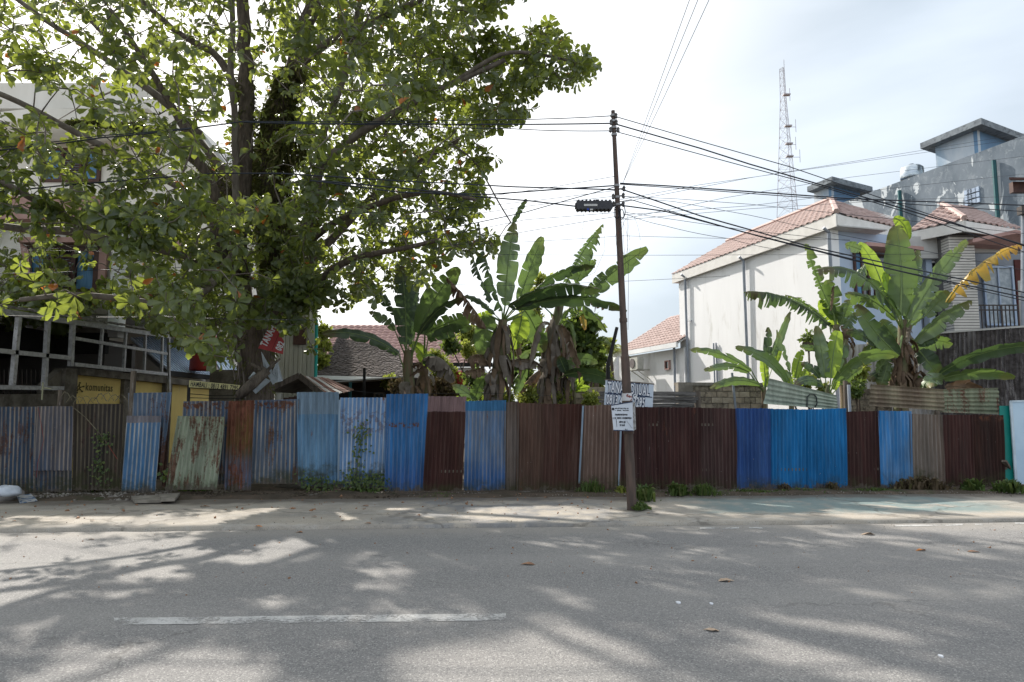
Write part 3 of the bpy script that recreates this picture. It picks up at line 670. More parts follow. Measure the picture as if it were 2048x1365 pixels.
# fascia boards and soffits
m = MB()
def fas(a, b, h=.34, w=.06, dz=-.2): m.bar(a + Vector((0, 0, dz)), b + Vector((0, 0, dz)), w, h)
fas(En, Ef, .42); fas(En, Vy); fas(Vl, Pn); fas(Pn, Pr)
m.build('fascia', M_fascia, house)
inw = .45
cN = En + ldir * .5 + rdir * .14; cF = Ef + rdir * .14 - ldir * .3
m = MB(); z = HZ - .36
m.slab([Vector((p.x, p.y, z)) for p in (En, Ef, Ef + rdir * 2, En + rdir * 2)], (0, 0, 1), .04)
m.slab([Vector((p.x, p.y, z - .01)) for p in (En, Vy, Vy + Vector((0, 3, 0)), En + Vector((1, 3, 0)))], (0, 0, 1), .04)
m.slab([Vector((p.x, p.y, z - .02)) for p in (Vl, Pn, Pr, Pr + Vector((0, 3.5, 0)), Vl + Vector((0, 3, 0)))], (0, 0, 1), .04)
m.build('soffit', M_greywh, house)
zt = HZ - .38
wall(house, [down(cF), down(cN), Vector((cN.x, cN.y, zt)), Vector((cF.x, cF.y, zt))], M_white, .2, nrm=Vector((rdir.x, rdir.y, 0)))
# corner pilaster and front wall
c2 = cN + rdir * 3.6
wall(house, [down(cN + Vector((.01, 0, 0))), down(c2), Vector((c2.x, c2.y, zt)), Vector((cN.x + .01, cN.y, zt))], M_lblue, .2, nrm=Vector((ldir.x, ldir.y, 0)))
aF, bF = (cN.x, cN.y), (c2.x, c2.y)
m = MB(); m.obox(Vector((cN.x, cN.y, zt / 2)) + rdir * .12 - ldir * .04, rdir * .16, ldir * .04, Vector((0, 0, zt / 2 - .01))); m.build('pilaster', M_white, house)
window(house, aF, bF, 1706, 1732, 505, 600, frame=M_dbrown, nm=2, curtain=[(0.1, .45)])
window(house, aF, bF, 1745, 1800, 510, 600, frame=M_dbrown, nm=2)
# salmon hood over the windows
hp0, hp1 = PV(1700, 494, aF, bF), PV(1812, 500, aF, bF)
m = MB(); hz = hp0.z
m.slab([Vector((p.x, p.y, hz)) for p in (hp0 - ldir * .7, hp1 - ldir * .7, hp1, hp0)], (0, 0, 1), .12); m.build('hood', M_pink, house)
# porch block in front: recess, brick clad column, balconies
pA = Pn + Vector((-.2, .55, 0)); 
colL = P(1905, 600, Pn.y + .5); colR = P(1953, 600, Pn.y + .55)
M_clad = sm('white_clad_brick', (0.60, 0.58, 0.54), (0.5, 0.485, 0.45), 2, .8)
m = MB(); m.box((colL.x, colL.y, 0), (colR.x, colL.y + .8, HZ - .5)); col_ = m.build('column', sm('dark_joints', (.16, .155, .15)), house)
m = MB(); h = 0.092; z = 3.2; k = 0
while z < HZ - .6:
    m.box((colL.x - .008, colL.y - .014, z), (colR.x + .008, colL.y + .4, z + h - .024)); z += h; k += 1
m.build('brick_courses', M_clad, col_, kind='stuff')
# balcony floors
flz = P(1960, 668, colL.y).z
def balcony(x0, x1, y, zf, lab):
    m = MB(); m.box((x0, y - .12, zf - .18), (x1, y + 2.2, zf)); m.box((x0 - .08, y - .2, zf - .10), (x1, y - .12, zf - .02)); m.box((x0, y - .05, zf - 1.0), (x1, y + .1, zf - .18)); s = m.build('balcony', M_lblue, house)
    s['label'] = lab
    m = MB(); top = zf + .95
    for zz in (zf + .12, top - .16, top): m.box((x0, y - .09, zz - .02), (x1, y - .05, zz + .02))
    n = int((x1 - x0) / .13)
    for i in range(n + 1):
        x = x0 + (x1 - x0) * i / n; w = .028 if i % 6 == 0 else .012
        m.box((x - w, y - .085, zf), (x + w, y - .055, top - .02))
    m.build('railing', M_rail, s)
    return s
balcony(colR.x + .02, colR.x + 3.6, colL.y + .15, flz, 'balcony right of the white brick column')
bl_x0 = P(1826, 600, colL.y + 1.2).x
balcony(bl_x0, colL.x - .02, colL.y + 1.2, P(1850, 672, colL.y + 1.2).z, 'recessed balcony left of the brick column')
bwY = colL.y + 2.9
m = MB(); m.box((bl_x0 - .6, bwY, 0), (colR.x + 4.5, bwY + .2, HZ - .4)); m.build('wall', sm('porch_back_wall', (.26, .28, .31), (.22, .24, .27)), house)  # back wall darkened: the shade of the recess is put into its colour
m = MB(); m.box((colL.x - .3, colL.y + .8, 0), (colL.x - .1, bwY, HZ - .4)); m.build('wall', M_lblue, house)
m = MB(); m.box((bl_x0 - .5, colL.y + .6, HZ - 1.15), (colL.x, colL.y + .8, HZ - .4)); m.box((colR.x, colL.y + .4, HZ - 1.0), (colR.x + 4, colL.y + .6, HZ - .4)); m.build('beam', M_greywh, house)
m = MB(); q = P(1945, 478, colL.y - .3); m.slab([(q.x, q.y, q.z), (q.x + 1.2, q.y - .3, q.z + .22), (q.x + 3.5, q.y - .3, q.z - .2), (q.x + 3.5, colL.y + .5, q.z - .2), (q.x, colL.y + .5, q.z)], (0, 0, 1), .12); m.build('hood', M_pink, house)
window(house, (0, bwY - .02), (10, bwY - .02), 1843, 1872, 525, 650, frame=M_white, pane=M_dark, nm=1, fw=.06)
window(house, (0, bwY - .02), (10, bwY - .02), 1880, 1903, 520, 600, frame=M_dbrown, pane=M_dark, nm=2, fw=.06)
window(house, (0, bwY - .02), (10, bwY - .02), 1965, 2022, 535, 650, frame=M_lblue, pane=sm('pale_lace_curtain', (0.42, 0.47, 0.50), (0.25, 0.30, 0.34), 6, .3, .6), nm=2)
m = MB(); q0 = P(2028, 520, bwY - .04); m.box((q0.x, bwY - .06, 3), (q0.x + 1.5, bwY, q0.z)); m.build('panel', sm('dark_red_panel', (.10, .03, .028)), house)
# light sign plate on the wall and downpipes
m = MB(); q = P(1830, 500, colL.y + .6); q2 = P(1839, 560, colL.y + .6); m.box((q.x, q.y - .1, q2.z), (q2.x, q.y, q.z)); m.build('plate', M_white, house)
waL, wbL = (cN.x - rdir.x * .07, cN.y - rdir.y * .07), (cF.x - rdir.x * .07, cF.y - rdir.y * .07)
for px, yt, yb in ((1372, 556, 772), (1489, 522, 800), (1660, 466, 660)):
    a, b = PV(px, yt, waL, wbL), PV(px + .012 * (yb - yt), yb, waL, wbL)
    m = MB(); m.tube([a - rdir * .25 + Vector((0, 0, .15)), a - rdir * .05, Vector((a.x, a.y, .2))], .055, 8); m.build('downpipe', M_pipe, house)
a = PV(1432, 686, waL, wbL)
for dx in (0, .18): m = MB(); m.tube([a + ldir * dx, Vector((a.x, a.y, .3)) + ldir * dx], .035, 6); m.build('downpipe', M_pipe, house)
a, b = PV(1374, 643, waL, wbL), PV(1383, 642, waL, wbL); m = MB(); m.tube([b, a, Vector((a.x, a.y, .5))], .03, 5); m.build('conduit', M_pipe, house)

# ---------------------------------------------------------------- small white house with air conditioner
D0 = 33.5
sA = P(1353, 690, 30.5); sB = P(1232, 745, 39.0)
sh = thing('white_house', (sA.x, sA.y, 0), 'small white house with pink tiles and an air conditioner, left of the big white one', 'house')
e_n = P(1354, 686, 30.3); e_f = PZ(1228, 708, e_n.z)
ev_ = (e_f - e_n).normalized(); pe_ = Vector((ev_.y, -ev_.x, 0)) * 3.5 + Vector((0, 0, 2.1))
tiled_roof(sh, [[e_f, e_n, e_n + pe_, e_f + pe_]], M_tile, tw=.30, tl=.34, nparts=290)
wall(sh, [down(e_f + Vector((.3, .2, 0))), down(e_n + Vector((.35, .1, 0))), e_n + Vector((.35, .1, -.2)), e_f + Vector((.3, .2, -.2))], M_white)
m = MB(); m.bar(e_f + Vector((0, 0, -.08)), e_n + Vector((0, 0, -.08)), .12, .22); m.build('gutter', M_white, sh)
sa, sb = (e_n.x + .33, e_n.y + .1), (e_f.x + .28, e_f.y + .2)
# gable end at the far left
g0, g1, g2 = P(1232, 708, 38.0), P(1208, 745, 36.5), P(1243, 770, 37)
m = MB(); m.bar(P(1236, 708, 37.6), P(1216, 748, 37.0), .25, .3); m.build('barge_board', M_white, sh)
wall(sh, [P(1222, 800, 37.9), P(1250, 800, 37.6), P(1250, 716, 37.6), P(1238, 716, 37.8), P(1222, 745, 37.9)], M_white)
m = MB(); a = PV(1351, 700, sa, sb); m.tube([a + Vector((-.1, -.1, .3)), a + Vector((-.08, -.08, 0)), Vector((a.x - .08, a.y - .08, 0))], .06, 6); m.build('downpipe', M_pipe, sh)
window(sh, sa, sb, 1340, 1332, 722, 738, frame=M_pink, nm=1, fw=.05)
# air conditioner on its bracket (stands off the wall)
wd = (Vector((sb[0], sb[1], 0)) - Vector((sa[0], sa[1], 0))).normalized(); wn_ = Vector((wd.y, -wd.x, 0))
if wn_.dot(Vector((sa[0], sa[1], 0))) > 0: wn_ = -wn_
ac0 = PV(1293, 741, sa, sb)
M_acw = sm('ac_cream', (0.50, 0.50, 0.46), (0.42, 0.42, 0.38), 4, .6)
ac = thing('air_conditioner', ac0 + wn_ * .5, 'cream air conditioner unit bracketed to the small white house wall', 'air conditioner')
m = MB(); m.obox(ac0 + wn_ * .55 + Vector((0, 0, .32)), wd * .42, wn_ * .17, Vector((0, 0, .29))); m.build('casing', M_acw, ac)
m = MB(); c = ac0 + wn_ * .73 + Vector((0, 0, .33)) + wd * .08
m.tube([c, c + wn_ * .03], .24, 16); m.build('fan_grille', sm('grille_grey', (.16, .14, .14)), ac)
m = MB()
for s_ in (-.3, .3): b = ac0 + wd * s_; m.bar(b, b + wn_ * .8, .05); m.bar(b - Vector((0, 0, .45)), b + wn_ * .7, .04)
m.bar(ac0 + wn_ * .8 - wd * .45, ac0 + wn_ * .8 + wd * .45, .04); m.build('bracket', M_acw, ac)

# ---------------------------------------------------------------- grey buildings behind
M_patch = (lambda t: (lambda v: (lambda c: t.done(t.mix(t.ramp(t.noise(.9, 5, .6, .8, vec=t.coord((1, 1, .4))), .56, .58, 0, .9), c, (0.62, 0.66, 0.68)), .85, .2))(
    t.mix(t.ramp(t.noise(3, 8, .75, .5, vec=v), .5, .7), t.mix(t.ramp(t.noise(.5, 5, .6, vec=v), .35, .65), (0.11, 0.14, 0.17), (0.19, 0.225, 0.26)), (0.30, 0.335, 0.36))))(t.coord((1, 1, .6))))(NT('patchy_grey_render'))
gb = thing('grey_building', (30, 40, 0), 'tall patchy grey rendered building rising behind the white house', 'building')
ga, gc = P(2250, 150, 26), P(1690, 402, 45)
zt = P(2048, 281, 31).z
g_r = PZ(2200, 215, zt); g_l = PZ(1560, 452, zt)
wall(gb, [down(g_l), down(g_r), g_r, g_l], M_patch, .3)
pa, pb = (g_r.x, g_r.y), (g_l.x, g_l.y); gd = (g_l - g_r).normalized(); gn = Vector((gd.y, -gd.x, 0)); 
if gn.dot(g_r) > 0: gn = -gn
M_gpipe = sm('green_pipe', (0.02, 0.10, 0.11), (0.015, 0.08, 0.09), 4, .5)
for px, y in ((1803, 382), (1992, 322)):
    a = PV(px, y, pa, pb); m = MB(); m.tube([a + gn * .15, Vector((a.x, a.y, 6)) + gn * .15], .10, 6); m.build('pipe', M_gpipe, gb)
a, b = PV(1936, 385, pa, pb), PV(1960, 395, pa, pb); m = MB(); 
for i in range(4):
    for j in range(3):
        q = a + (b - a) * (i / 4); m.obox(Vector((q.x, q.y, a.z - j * .28)) + gn * .02, gd * .16, gn * .04, Vector((0, 0, .11)))
m.build('vent_blocks', M_lblue, gb)
M_slab = sm('weathered_slab', (0.25, 0.28, 0.30), (0.18, 0.20, 0.22), 2, .9, .1, c3=(.10, .11, .12), s3=4, lo3=.5, hi3=.7)
M_gblue = sm('grey_blue_wall', (0.16, 0.28, 0.42), (0.13, 0.23, 0.36), .8, .8)
M_wet = sm('streaky_white_wall', (0.56, 0.61, 0.65), (0.30, 0.40, 0.50), .5, .85, stretch=(1, 1, .3), c3=(.62, .64, .65), s3=1)
def roof_room(px_c, y_c, px_l, y_l, px_r, y_r, wx0, wx1, wx2, Y, zlow, label, M1, M2):
    t = thing('roof_room', P(px_c, y_c + 60, Y), label, 'stair tower')
    z = P(px_c, y_c, Y).z; c = P(px_c, y_c, Y); l = PZ(px_l, y_l, z); r = PZ(px_r, y_r, z)
    m = MB(); m.slab([l, c, r, l + r - c], (0, 0, 1), .35); m.build('roof', M_slab, t)
    iw = lambda px, a, b: PV(px, 682, (a.x, a.y), (b.x, b.y))
    w0 = iw(wx0, l, c); w1 = c + (l - c).normalized() * .6 + (r - c).normalized() * .6; w2 = iw(wx2, c, r)
    wl_ = w1 + (l - c).normalized() * max(1.5, (l - c).length - 1.2); wr_ = w1 + (r - c).normalized() * max(1.5, (r - c).length - 1.2)
    zz = z - .35
    f = lambda p, h: Vector((p.x, p.y, h))
    wall(t, [f(wl_, zlow), f(w1, zlow), f(w1, zz), f(wl_, zz)], M1, .2)
    wall(t, [f(w1, zlow), f(wr_, zlow), f(wr_, zz), f(w1, zz)], M2, .2)
    return t
roof_room(1962, 236, 1840, 287, 2075, 279, 1860, 1962, 2060, 36, 8, 'white and blue stair tower with a flat slab roof on the grey building', M_wet, M_gblue)
roof_room(1664, 353, 1614, 374, 1745, 374, 1620, 1664, 1740, 42, 8, 'small grey blue roof room with flat slab behind the ridge', M_wet, M_gblue)
tk = P(1824, 350, 40)
wt = thing('water_tank', tk, 'shiny steel water tank on the grey building roof', 'water tank')
m = MB(); m.lathe([(.62, -.3), (.65, -.2), (.65, .35), (.5, .5), (.15, .6)], tk, 20); m.build('drum', sm('steel', (.55, .6, .62), (.4, .45, .5), 3, .25, .5, metal=.8, stretch=(1, 1, 6)), wt, smooth=True)
m = MB(); m.lathe([(.13, .58), (.13, .66)], tk, 10); m.lathe([(.45, -.9), (.45, -.3)], tk, 8); m.build('stand', M_slab, wt)

# small dark roof bit and street pole top at the right edge
lp = thing('street_pole', P(2043, 690, 20), 'thin pale metal pole with a dark box at the right edge', 'pole')
m = MB(); m.tube([P(2046, 690, 20), P(2046, 430, 20)], [.06, .05], 8); m.build('shaft', M_pipe, lp)
m = MB(); a = P(2052, 422, 19.9); m.box((a.x - .2, a.y - .1, a.z - .12), (a.x + .5, a.y + .1, a.z + .12)); m.build('box', M_rail, lp)
lp2 = thing('street_pole', P(2041, 700, 21), 'slim white pole in front of the right balcony', 'pole')
m = MB(); m.tube([down(P(2041, 700, 21)), P(2038, 562, 21)], .035, 6); m.build('shaft', M_greywh, lp2)
ev = thing('roof_eave', P(2045, 360, 24), 'dark corner of a tiled roof at the right edge above the grey wall', 'roof')
m = MB(); a = P(2018, 355, 24); m.slab([a, a + Vector((1.5, -.1, -.05)), a + Vector((2.5, 1, .3)), a + Vector((.8, 1, .3))], (0, 0, 1), .08); m.build('tiles', M_dbrown, ev)
m = MB(); m.box((a.x + .35, a.y + .3, a.z - .45), (a.x + 2.2, a.y + .5, a.z - .06)); m.build('wall', M_dbrown, ev)

# ---------------------------------------------------------------- dark corrugated boundary wall at the right
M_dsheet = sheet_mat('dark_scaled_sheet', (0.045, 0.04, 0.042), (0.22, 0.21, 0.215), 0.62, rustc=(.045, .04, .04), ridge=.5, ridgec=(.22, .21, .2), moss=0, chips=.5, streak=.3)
M_psheet = sheet_mat('pale_zinc_sheet', (0.50, 0.49, 0.49), (0.40, 0.39, 0.40), 0.05, ridge=.4, ridgec=(.6, .6, .6), moss=0)
cw = thing('corrugated_wall', (12, 17.5, 0), 'high dark weathered corrugated wall behind the right banana plants', 'wall')
C0, C1 = (12, 19.0), (14.3, 17.3)
def CP(px, py): return PV(px, py, C0, C1)
xs_ = [1868, 1918, 1965, 2010, 2062, 2120]
for i in range(5):
    x0, x1 = xs_[i], xs_[i + 1]
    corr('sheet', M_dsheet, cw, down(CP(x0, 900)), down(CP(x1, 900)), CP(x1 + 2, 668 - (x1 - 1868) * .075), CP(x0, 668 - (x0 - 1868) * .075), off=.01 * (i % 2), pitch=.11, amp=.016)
m = MB(); m.bar(CP(1868, 667) , CP(2120, 648), .05, .05); m.build('cap_strip', M_greywh, cw)
pw = thing('corrugated_wall', (12, 20.5, 0), 'pale zinc corrugated wall seen between the banana leaves', 'wall')
for i in range(4):
    x0 = 1684 + i * 46; a, b = P(x0, 690 - i * 2, 20 - i * .15), P(x0 + 47, 689 - i * 2, 20 - i * .15 - .15)
    corr('sheet', M_psheet, pw, down(a), down(b), b, a, off=.01 * (i % 2), pitch=.13, amp=.016)

# ---------------------------------------------------------------- block wall behind the fence (right of the pole)
def brick_wall(x0, x1, ytop, Y0, Y1, label, bw=.39, bh=.185, mats=None, low=1.35, maxn=300):
    a, b = P(x0, ytop, Y0), P(x1, ytop, Y1); zt = a.z; b.z = zt
    d = Vector((b.x - a.x, b.y - a.y, 0)); L = d.length; d /= L; n = Vector((d.y, -d.x, 0))
    if n.dot(a) > 0: n = -n
    t = thing('block_wall', (a.x, a.y, 0), label, 'wall')
    m = MB(); m.obox(Vector(((a.x + b.x) / 2, (a.y + b.y) / 2, (zt - .02) / 2)), d * L / 2, n * .06, Vector((0, 0, (zt - .02) / 2))); core = m.build('mortar', M_mortar, t)
    z = zt - bh; r = 0
    while z > low:
        u = -(bw / 2) * (r % 2)
        while u < L:
            u0, u1 = max(0, u), min(L, u + bw - .014)
            if u1 - u0 > .06:
                m = MB(); c = a + d * (u0 + u1) / 2; k = RND.uniform(-.006, .008)
                m.obox(Vector((c.x, c.y, z + bh / 2)) + n * (.065 + k), d * (u1 - u0) / 2, n * .03, Vector((0, 0, bh / 2 - .008)))
                m.build('brick', RND.choice(mats), t)
            u += bw
        z -= bh; r += 1
    return t, a, b, zt, d, n
M_mortar = sm('mortar', (0.26, 0.235, 0.20), (0.16, 0.145, 0.12), 4, .95)
bm_ = [sm('block_a', (0.34, 0.285, 0.215), (0.22, 0.185, 0.14), 6, .95, .1, .5, 30, c3=(.10, .085, .065), s3=9, lo3=.55, hi3=.7), sm('block_b', (0.29, 0.25, 0.19), (0.17, 0.145, 0.115), 7, .95, .1, .5, 30, c3=(.09, .075, .06), s3=11, lo3=.5, hi3=.65), sm('block_c', (0.40, 0.345, 0.27), (0.28, 0.24, 0.18), 5, .95, .1, .5, 30)]
t_, a, b, zt, d, n = brick_wall(1352, 1530, 771, 17.2, 17.6, 'weathered concrete block wall right of the sale banner', mats=bm_, bw=.30, bh=.15)
m = MB(); m.obox(Vector(((a.x + b.x) / 2, (a.y + b.y) / 2, zt + .03)), d * (b - a).length / 2, n * .13, Vector((0, 0, .04))); m.build('coping', M_mortar, t_)
m = MB(); c = P(1368, 770, 17.1); m.box((c.x - .18, c.y - .15, 0), (c.x + .18, c.y + .1, c.z + .03)); m.build('pier', M_mortar, t_)
brick_wall(1085, 1215, 775, 18.5, 18.2, 'low tan block wall behind the bananas and left of the pole', mats=[bm_[2], bm_[0]], bw=.30, bh=.15)
brick_wall(1690, 1780, 778, 18.0, 17.8, 'short grey block wall behind the rusty sideways sheet', mats=[bm_[1]], bw=.30, bh=.15)
# leftover dark planks stacked in front of that wall
pk = thing('plank_screen', P(1290, 800, 15.2), 'screen of cracked grey planks behind the sale banner', 'wooden planks')
for y0, y1, x0, x1 in ((783, 792, 1200, 1391), (793, 800, 1300, 1396), (800, 806, 1198, 1392), (807, 816, 1230, 1389), (792, 799, 1196, 1262)):
    m = MB(); q0, q1 = P(x0, (y0 + y1) / 2, 15.2), P(x1, (y0 + y1) / 2 + 1, 15.3); h = (y1 - y0) / F * 15.2
    m.bar(q0, q1, .035, h, up=(0, 0, 1)); m.build('plank', M_woodh, pk)
m = MB(); m.bar(down(P(1394, 800, 15.4)), P(1394, 783, 15.4), .12); m.build('post', M_wood, pk); m = MB(); m.bar(down(P(1216, 800, 15.4)), P(1216, 778, 15.4), .10); m.build('post', M_wood, pk)
# ================================================================ left side: house, carport, yellow wall, sheds
M_mossw = sm('mossy_concrete', (0.19, 0.17, 0.14), (0.09, 0.08, 0.065), 3, .95, .1, .6, 16, c3=(0.21, 0.19, 0.16), s3=6, lo3=.58, hi3=.72)
M_yel = sm('yellow_paint', (0.74, 0.57, 0.20), (0.66, 0.50, 0.18), 1.5, .8, .2, .2, 25, c3=(0.48, 0.40, 0.26), s3=2.4, lo3=.6, hi3=.75, stretch=(1, 1, .6))
lh = thing('white_house', (-15, 24, 0), 'cream two storey house with curved balcony band behind the big tree', 'house')
LY = 27.0
LB_ = 18.4
def LP(px, py, Y=LY): return P(px, py, Y)
xl, xr = LP(-330, 500).x, LP(432, 500).x
zt = LP(0, 192).z
m = MB(); m.box((xl, LY, 0), (xr, LY + 9, LP(0, 300).z)); m.build('wall', M_cream, lh)
z0, z1 = LP(0, 243).z, LP(0, 194).z
m = MB(); m.box((xl, LY - 1.2, z0), (LP(330, 200).x, LY + 6, z1)); m.build('parapet', M_cream, lh)
# curved band under the parapet
z0, z1 = LP(0, 282).z, LP(0, 262).z
pts = []; x1 = LP(330, 200).x
n = 14
band = MB(); out_ = []; 
for i in range(n + 1):
    k = i / n; x = xl + (x1 + .6 - xl) * k; out_.append((x, LY - 1.3 - .8 * math.sin(math.pi * min(1, max(0, (k - .45) / .55))) * 1.0))
poly = [(x, y, z1) for x, y in out_] + [(x1 + .6, LY, z1), (xl, LY, z1)]
band.slab(poly, (0, 0, 1), z1 - z0); band.build('balcony_band', M_cream, lh)
# steep roof slope dropping to the right
a, b = LP(395, 262, 25.4), LP(447, 330, 25.4)
m = MB(); m.slab([a, b, b + Vector((0, 7, 0)), a + Vector((0, 7, 0))], (b - a).cross(Vector((0, 1, 0))).normalized() * -1, .12); m.build('roof', M_greywh, lh)
wall(lh, [LP(330, 330, 25.6), LP(445, 335, 25.6), LP(395, 265, 25.6), LP(330, 262, 25.6)], M_cream, .15)
window(lh, (0, LY - .02), (-10, LY - .02), 90, 202, 300, 362, frame=M_dbrown, nm=3, slats=(.36, .66), curtain=[(.05, .28), (.72, .95)], fw=.12)
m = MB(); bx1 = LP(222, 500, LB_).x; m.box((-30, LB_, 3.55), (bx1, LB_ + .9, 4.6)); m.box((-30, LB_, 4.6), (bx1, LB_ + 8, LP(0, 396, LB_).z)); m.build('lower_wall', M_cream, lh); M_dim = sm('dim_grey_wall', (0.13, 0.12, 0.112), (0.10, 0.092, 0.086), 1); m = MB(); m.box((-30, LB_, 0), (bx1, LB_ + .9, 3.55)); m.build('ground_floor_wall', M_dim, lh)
w = window(lh, (0, LB_ - .02), (-10, LB_ - .02), 62, 200, 500, 585, frame=M_dbrown, nm=3, slats=(.34, .66), curtain=[(.04, .30), (.70, .96)], fw=.14, depth=.12, label='shuttered window with blue curtains')
m = MB()
A_, B_ = LP(45, 483, LB_ - .2), LP(222, 483, LB_ - .2)
m.bar(A_, B_, .35, .14); m.slab([LP(*q, LB_ - .1) for q in ((45, 488), (62, 500), (66, 590), (56, 590))], (0, -1, 0), -.1)
m.slab([LP(*q, LB_ - .1) for q in ((220, 488), (203, 500), (198, 590), (210, 590))], (0, -1, 0), -.1); m.build('surround', M_pink, lh)
# stone faced strip low on the facade
M_st = [sm('facing_stone_%d' % i, c, tuple(x * .75 for x in c), 5, .9, .1, .5, 20) for i, c in enumerate([(0.40, 0.375, 0.33), (0.34, 0.31, 0.27), (0.45, 0.42, 0.37)])]
z = LP(0, 680, LB_).z; zz = LP(0, 598, LB_).z; x0 = LP(60, 600, LB_).x; x1 = LP(221, 600, LB_).x; r = 0
while z < zz:
    h = .16 + .05 * ((r * 7) % 3) / 3; x = x0 - (r % 2) * .2
    while x < x1:
        w_ = RND.uniform(.3, .6); m = MB(); k = RND.uniform(0, .03); m.box((x, LB_ - .05 - k, z), (min(x + w_, x1) - .015, LB_ + .05, z + h - .015)); m.build('stone', RND.choice(M_st), lh); x += w_
    z += h; r += 1
# corner pier of the facade
a = LP(222, 600, LB_); m = MB(); m.box((a.x + .003, LB_ - .1, 3.6), (a.x + .3, LB_ + .2, LP(0, 440, LB_).z)); m.build('pier', M_white, lh)
# salmon balcony slab reaching forward on the left
a = LP(226, 392, LB_ - .35); b = LP(226, 438, LB_ - .35)
m = MB(); m.box((-30, LB_ - .35, b.z), (a.x, LB_ + .1, a.z)); m.box((a.x - .25, LB_ + .1, b.z), (a.x, LB_ + 8, a.z)); m.build('terrace_parapet', M_pink, lh)
# pale lower wing to the right of the facade
lw = thing('annexe_wall', LP(340, 700, 28), 'pale stained annexe wall behind the blue metal roof', 'wall')
m = MB(); m.box((P(300, 700, 28).x, 28, 0), (P(470, 700, 28).x, 28.3, P(300, 520, 28).z)); m.build('wall', M_cream, lw)

# ---- carport of aluminium framing over the yellow boundary wall
K0, K1 = (-10.3, 10), (-10.3, 30)
def KP(px, py): return PV(px, py, K0, K1)
cpn = thing('carport', (-11.5, 16, 0), 'open lean-to of bare aluminium framing above the yellow wall', 'carport')
def kbar(p, q, w=.07, name='beam'):
    m = MB(); m.bar(KP(*p), KP(*q), w, w * 1.1); return m.build(name, M_alu, cpn)
kbar((-12, 622), (335, 673), .10); kbar((-12, 701), (145, 717), .085); kbar((-12, 775), (125, 777), .08)
kbar((146, 637), (141, 733), .09, 'mullion'); kbar((149, 677), (333, 708), .07); kbar((147, 729), (333, 749), .08)
for x0, y0, x1, y1 in ((38, 628, 24, 776), (96, 636, 88, 777), (205, 652, 199, 738), (252, 659, 247, 744), (291, 666, 288, 748), (325, 672, 323, 750)):
    kbar((x0, y0), (x1, y1), .06 if x0 > 150 else .085, 'mullion')
kbar((337, 674), (338, 800), .075, 'post')
rz = KP(100, 630).z
m = MB(); e0, e1 = KP(-12, 615), KP(340, 669)
m.slab([e0, e1, e1 + Vector((-6, 0, .9)), e0 + Vector((-6, 0, .9))], (-.1, 0, 1), .05); m.build('roof', M_greywh, cpn)
# ragged roofing membrane edge
m = MB(); pr = None
for i in range(60):
    k = i / 59; p = e0 * (1 - k) + e1 * k + Vector((.06, 0, .05 + .03 * mnoise.noise((i * .7, 0, 1)))); 
    if pr is not None: m.bar(pr, p, .06, .04 + .03 * abs(mnoise.noise((i * .9, 4, 1))))
    pr = p
m.build('roof_edge', sm('frayed_edge', (.32, .31, .29), (.14, .13, .12), 12, .9), cpn)
# room behind
rm = thing('outbuilding', (-15, 17, 0), 'dark plain outbuilding wall behind the aluminium framing', 'building')
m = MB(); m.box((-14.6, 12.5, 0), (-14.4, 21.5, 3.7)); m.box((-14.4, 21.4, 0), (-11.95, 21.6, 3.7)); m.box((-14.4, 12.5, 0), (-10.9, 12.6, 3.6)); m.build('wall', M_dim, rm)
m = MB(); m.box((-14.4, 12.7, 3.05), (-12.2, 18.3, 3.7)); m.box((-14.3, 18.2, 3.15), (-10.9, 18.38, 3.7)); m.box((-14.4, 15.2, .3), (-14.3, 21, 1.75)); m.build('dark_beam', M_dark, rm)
acx = thing('air_conditioner', (-13.9, 19.3, 1.8), 'grey air conditioner box in the shade behind the framing', 'air conditioner')
m = MB(); m.box((-14.3, 18.9, 2.2), (-13.9, 19.9, 2.85)); m.build('casing', M_acw, acx)
m = MB(); m.tube([(-13.9, 19.3, 2.52), (-13.87, 19.3, 2.52)], .25, 16); m.build('fan_grille', M_dark, acx)
m = MB(); m.box((-14.3, 20.4, 2.0), (-14.1, 20.7, 2.9)); m.build('meter_box', M_greywh, acx)
# spiked railing on the dark wall at far left
rl = thing('iron_railing', KP(60, 790), 'black spiked iron railing along the wall at the left edge', 'railing')
ra, rb = (-10.75, 10), (-10.75, 30)
for i in range(15):
    px = -10 + i * 9.0; a = PV(px, 745, ra, rb); b = PV(px, 790, ra, rb); m = MB(); m.tube([b, a, a + Vector((0, 0, .07))], [.012, .012, .002], 5); m.build('bar', M_rail, rl)
m = MB(); m.bar(PV(-12, 770, ra, rb), PV(122, 772, ra, rb), .02); m.bar(PV(-12, 790, ra, rb), PV(122, 788, ra, rb), .02)
for i in range(14):
    c = PV(-6 + i * 9, 782, ra, rb); m.tube([c + Vector((0, .07 * math.cos(k * .9), .05 * math.sin(k * .9))) for k in range(8)], .008, 4)
m.build('rail', M_rail, rl)
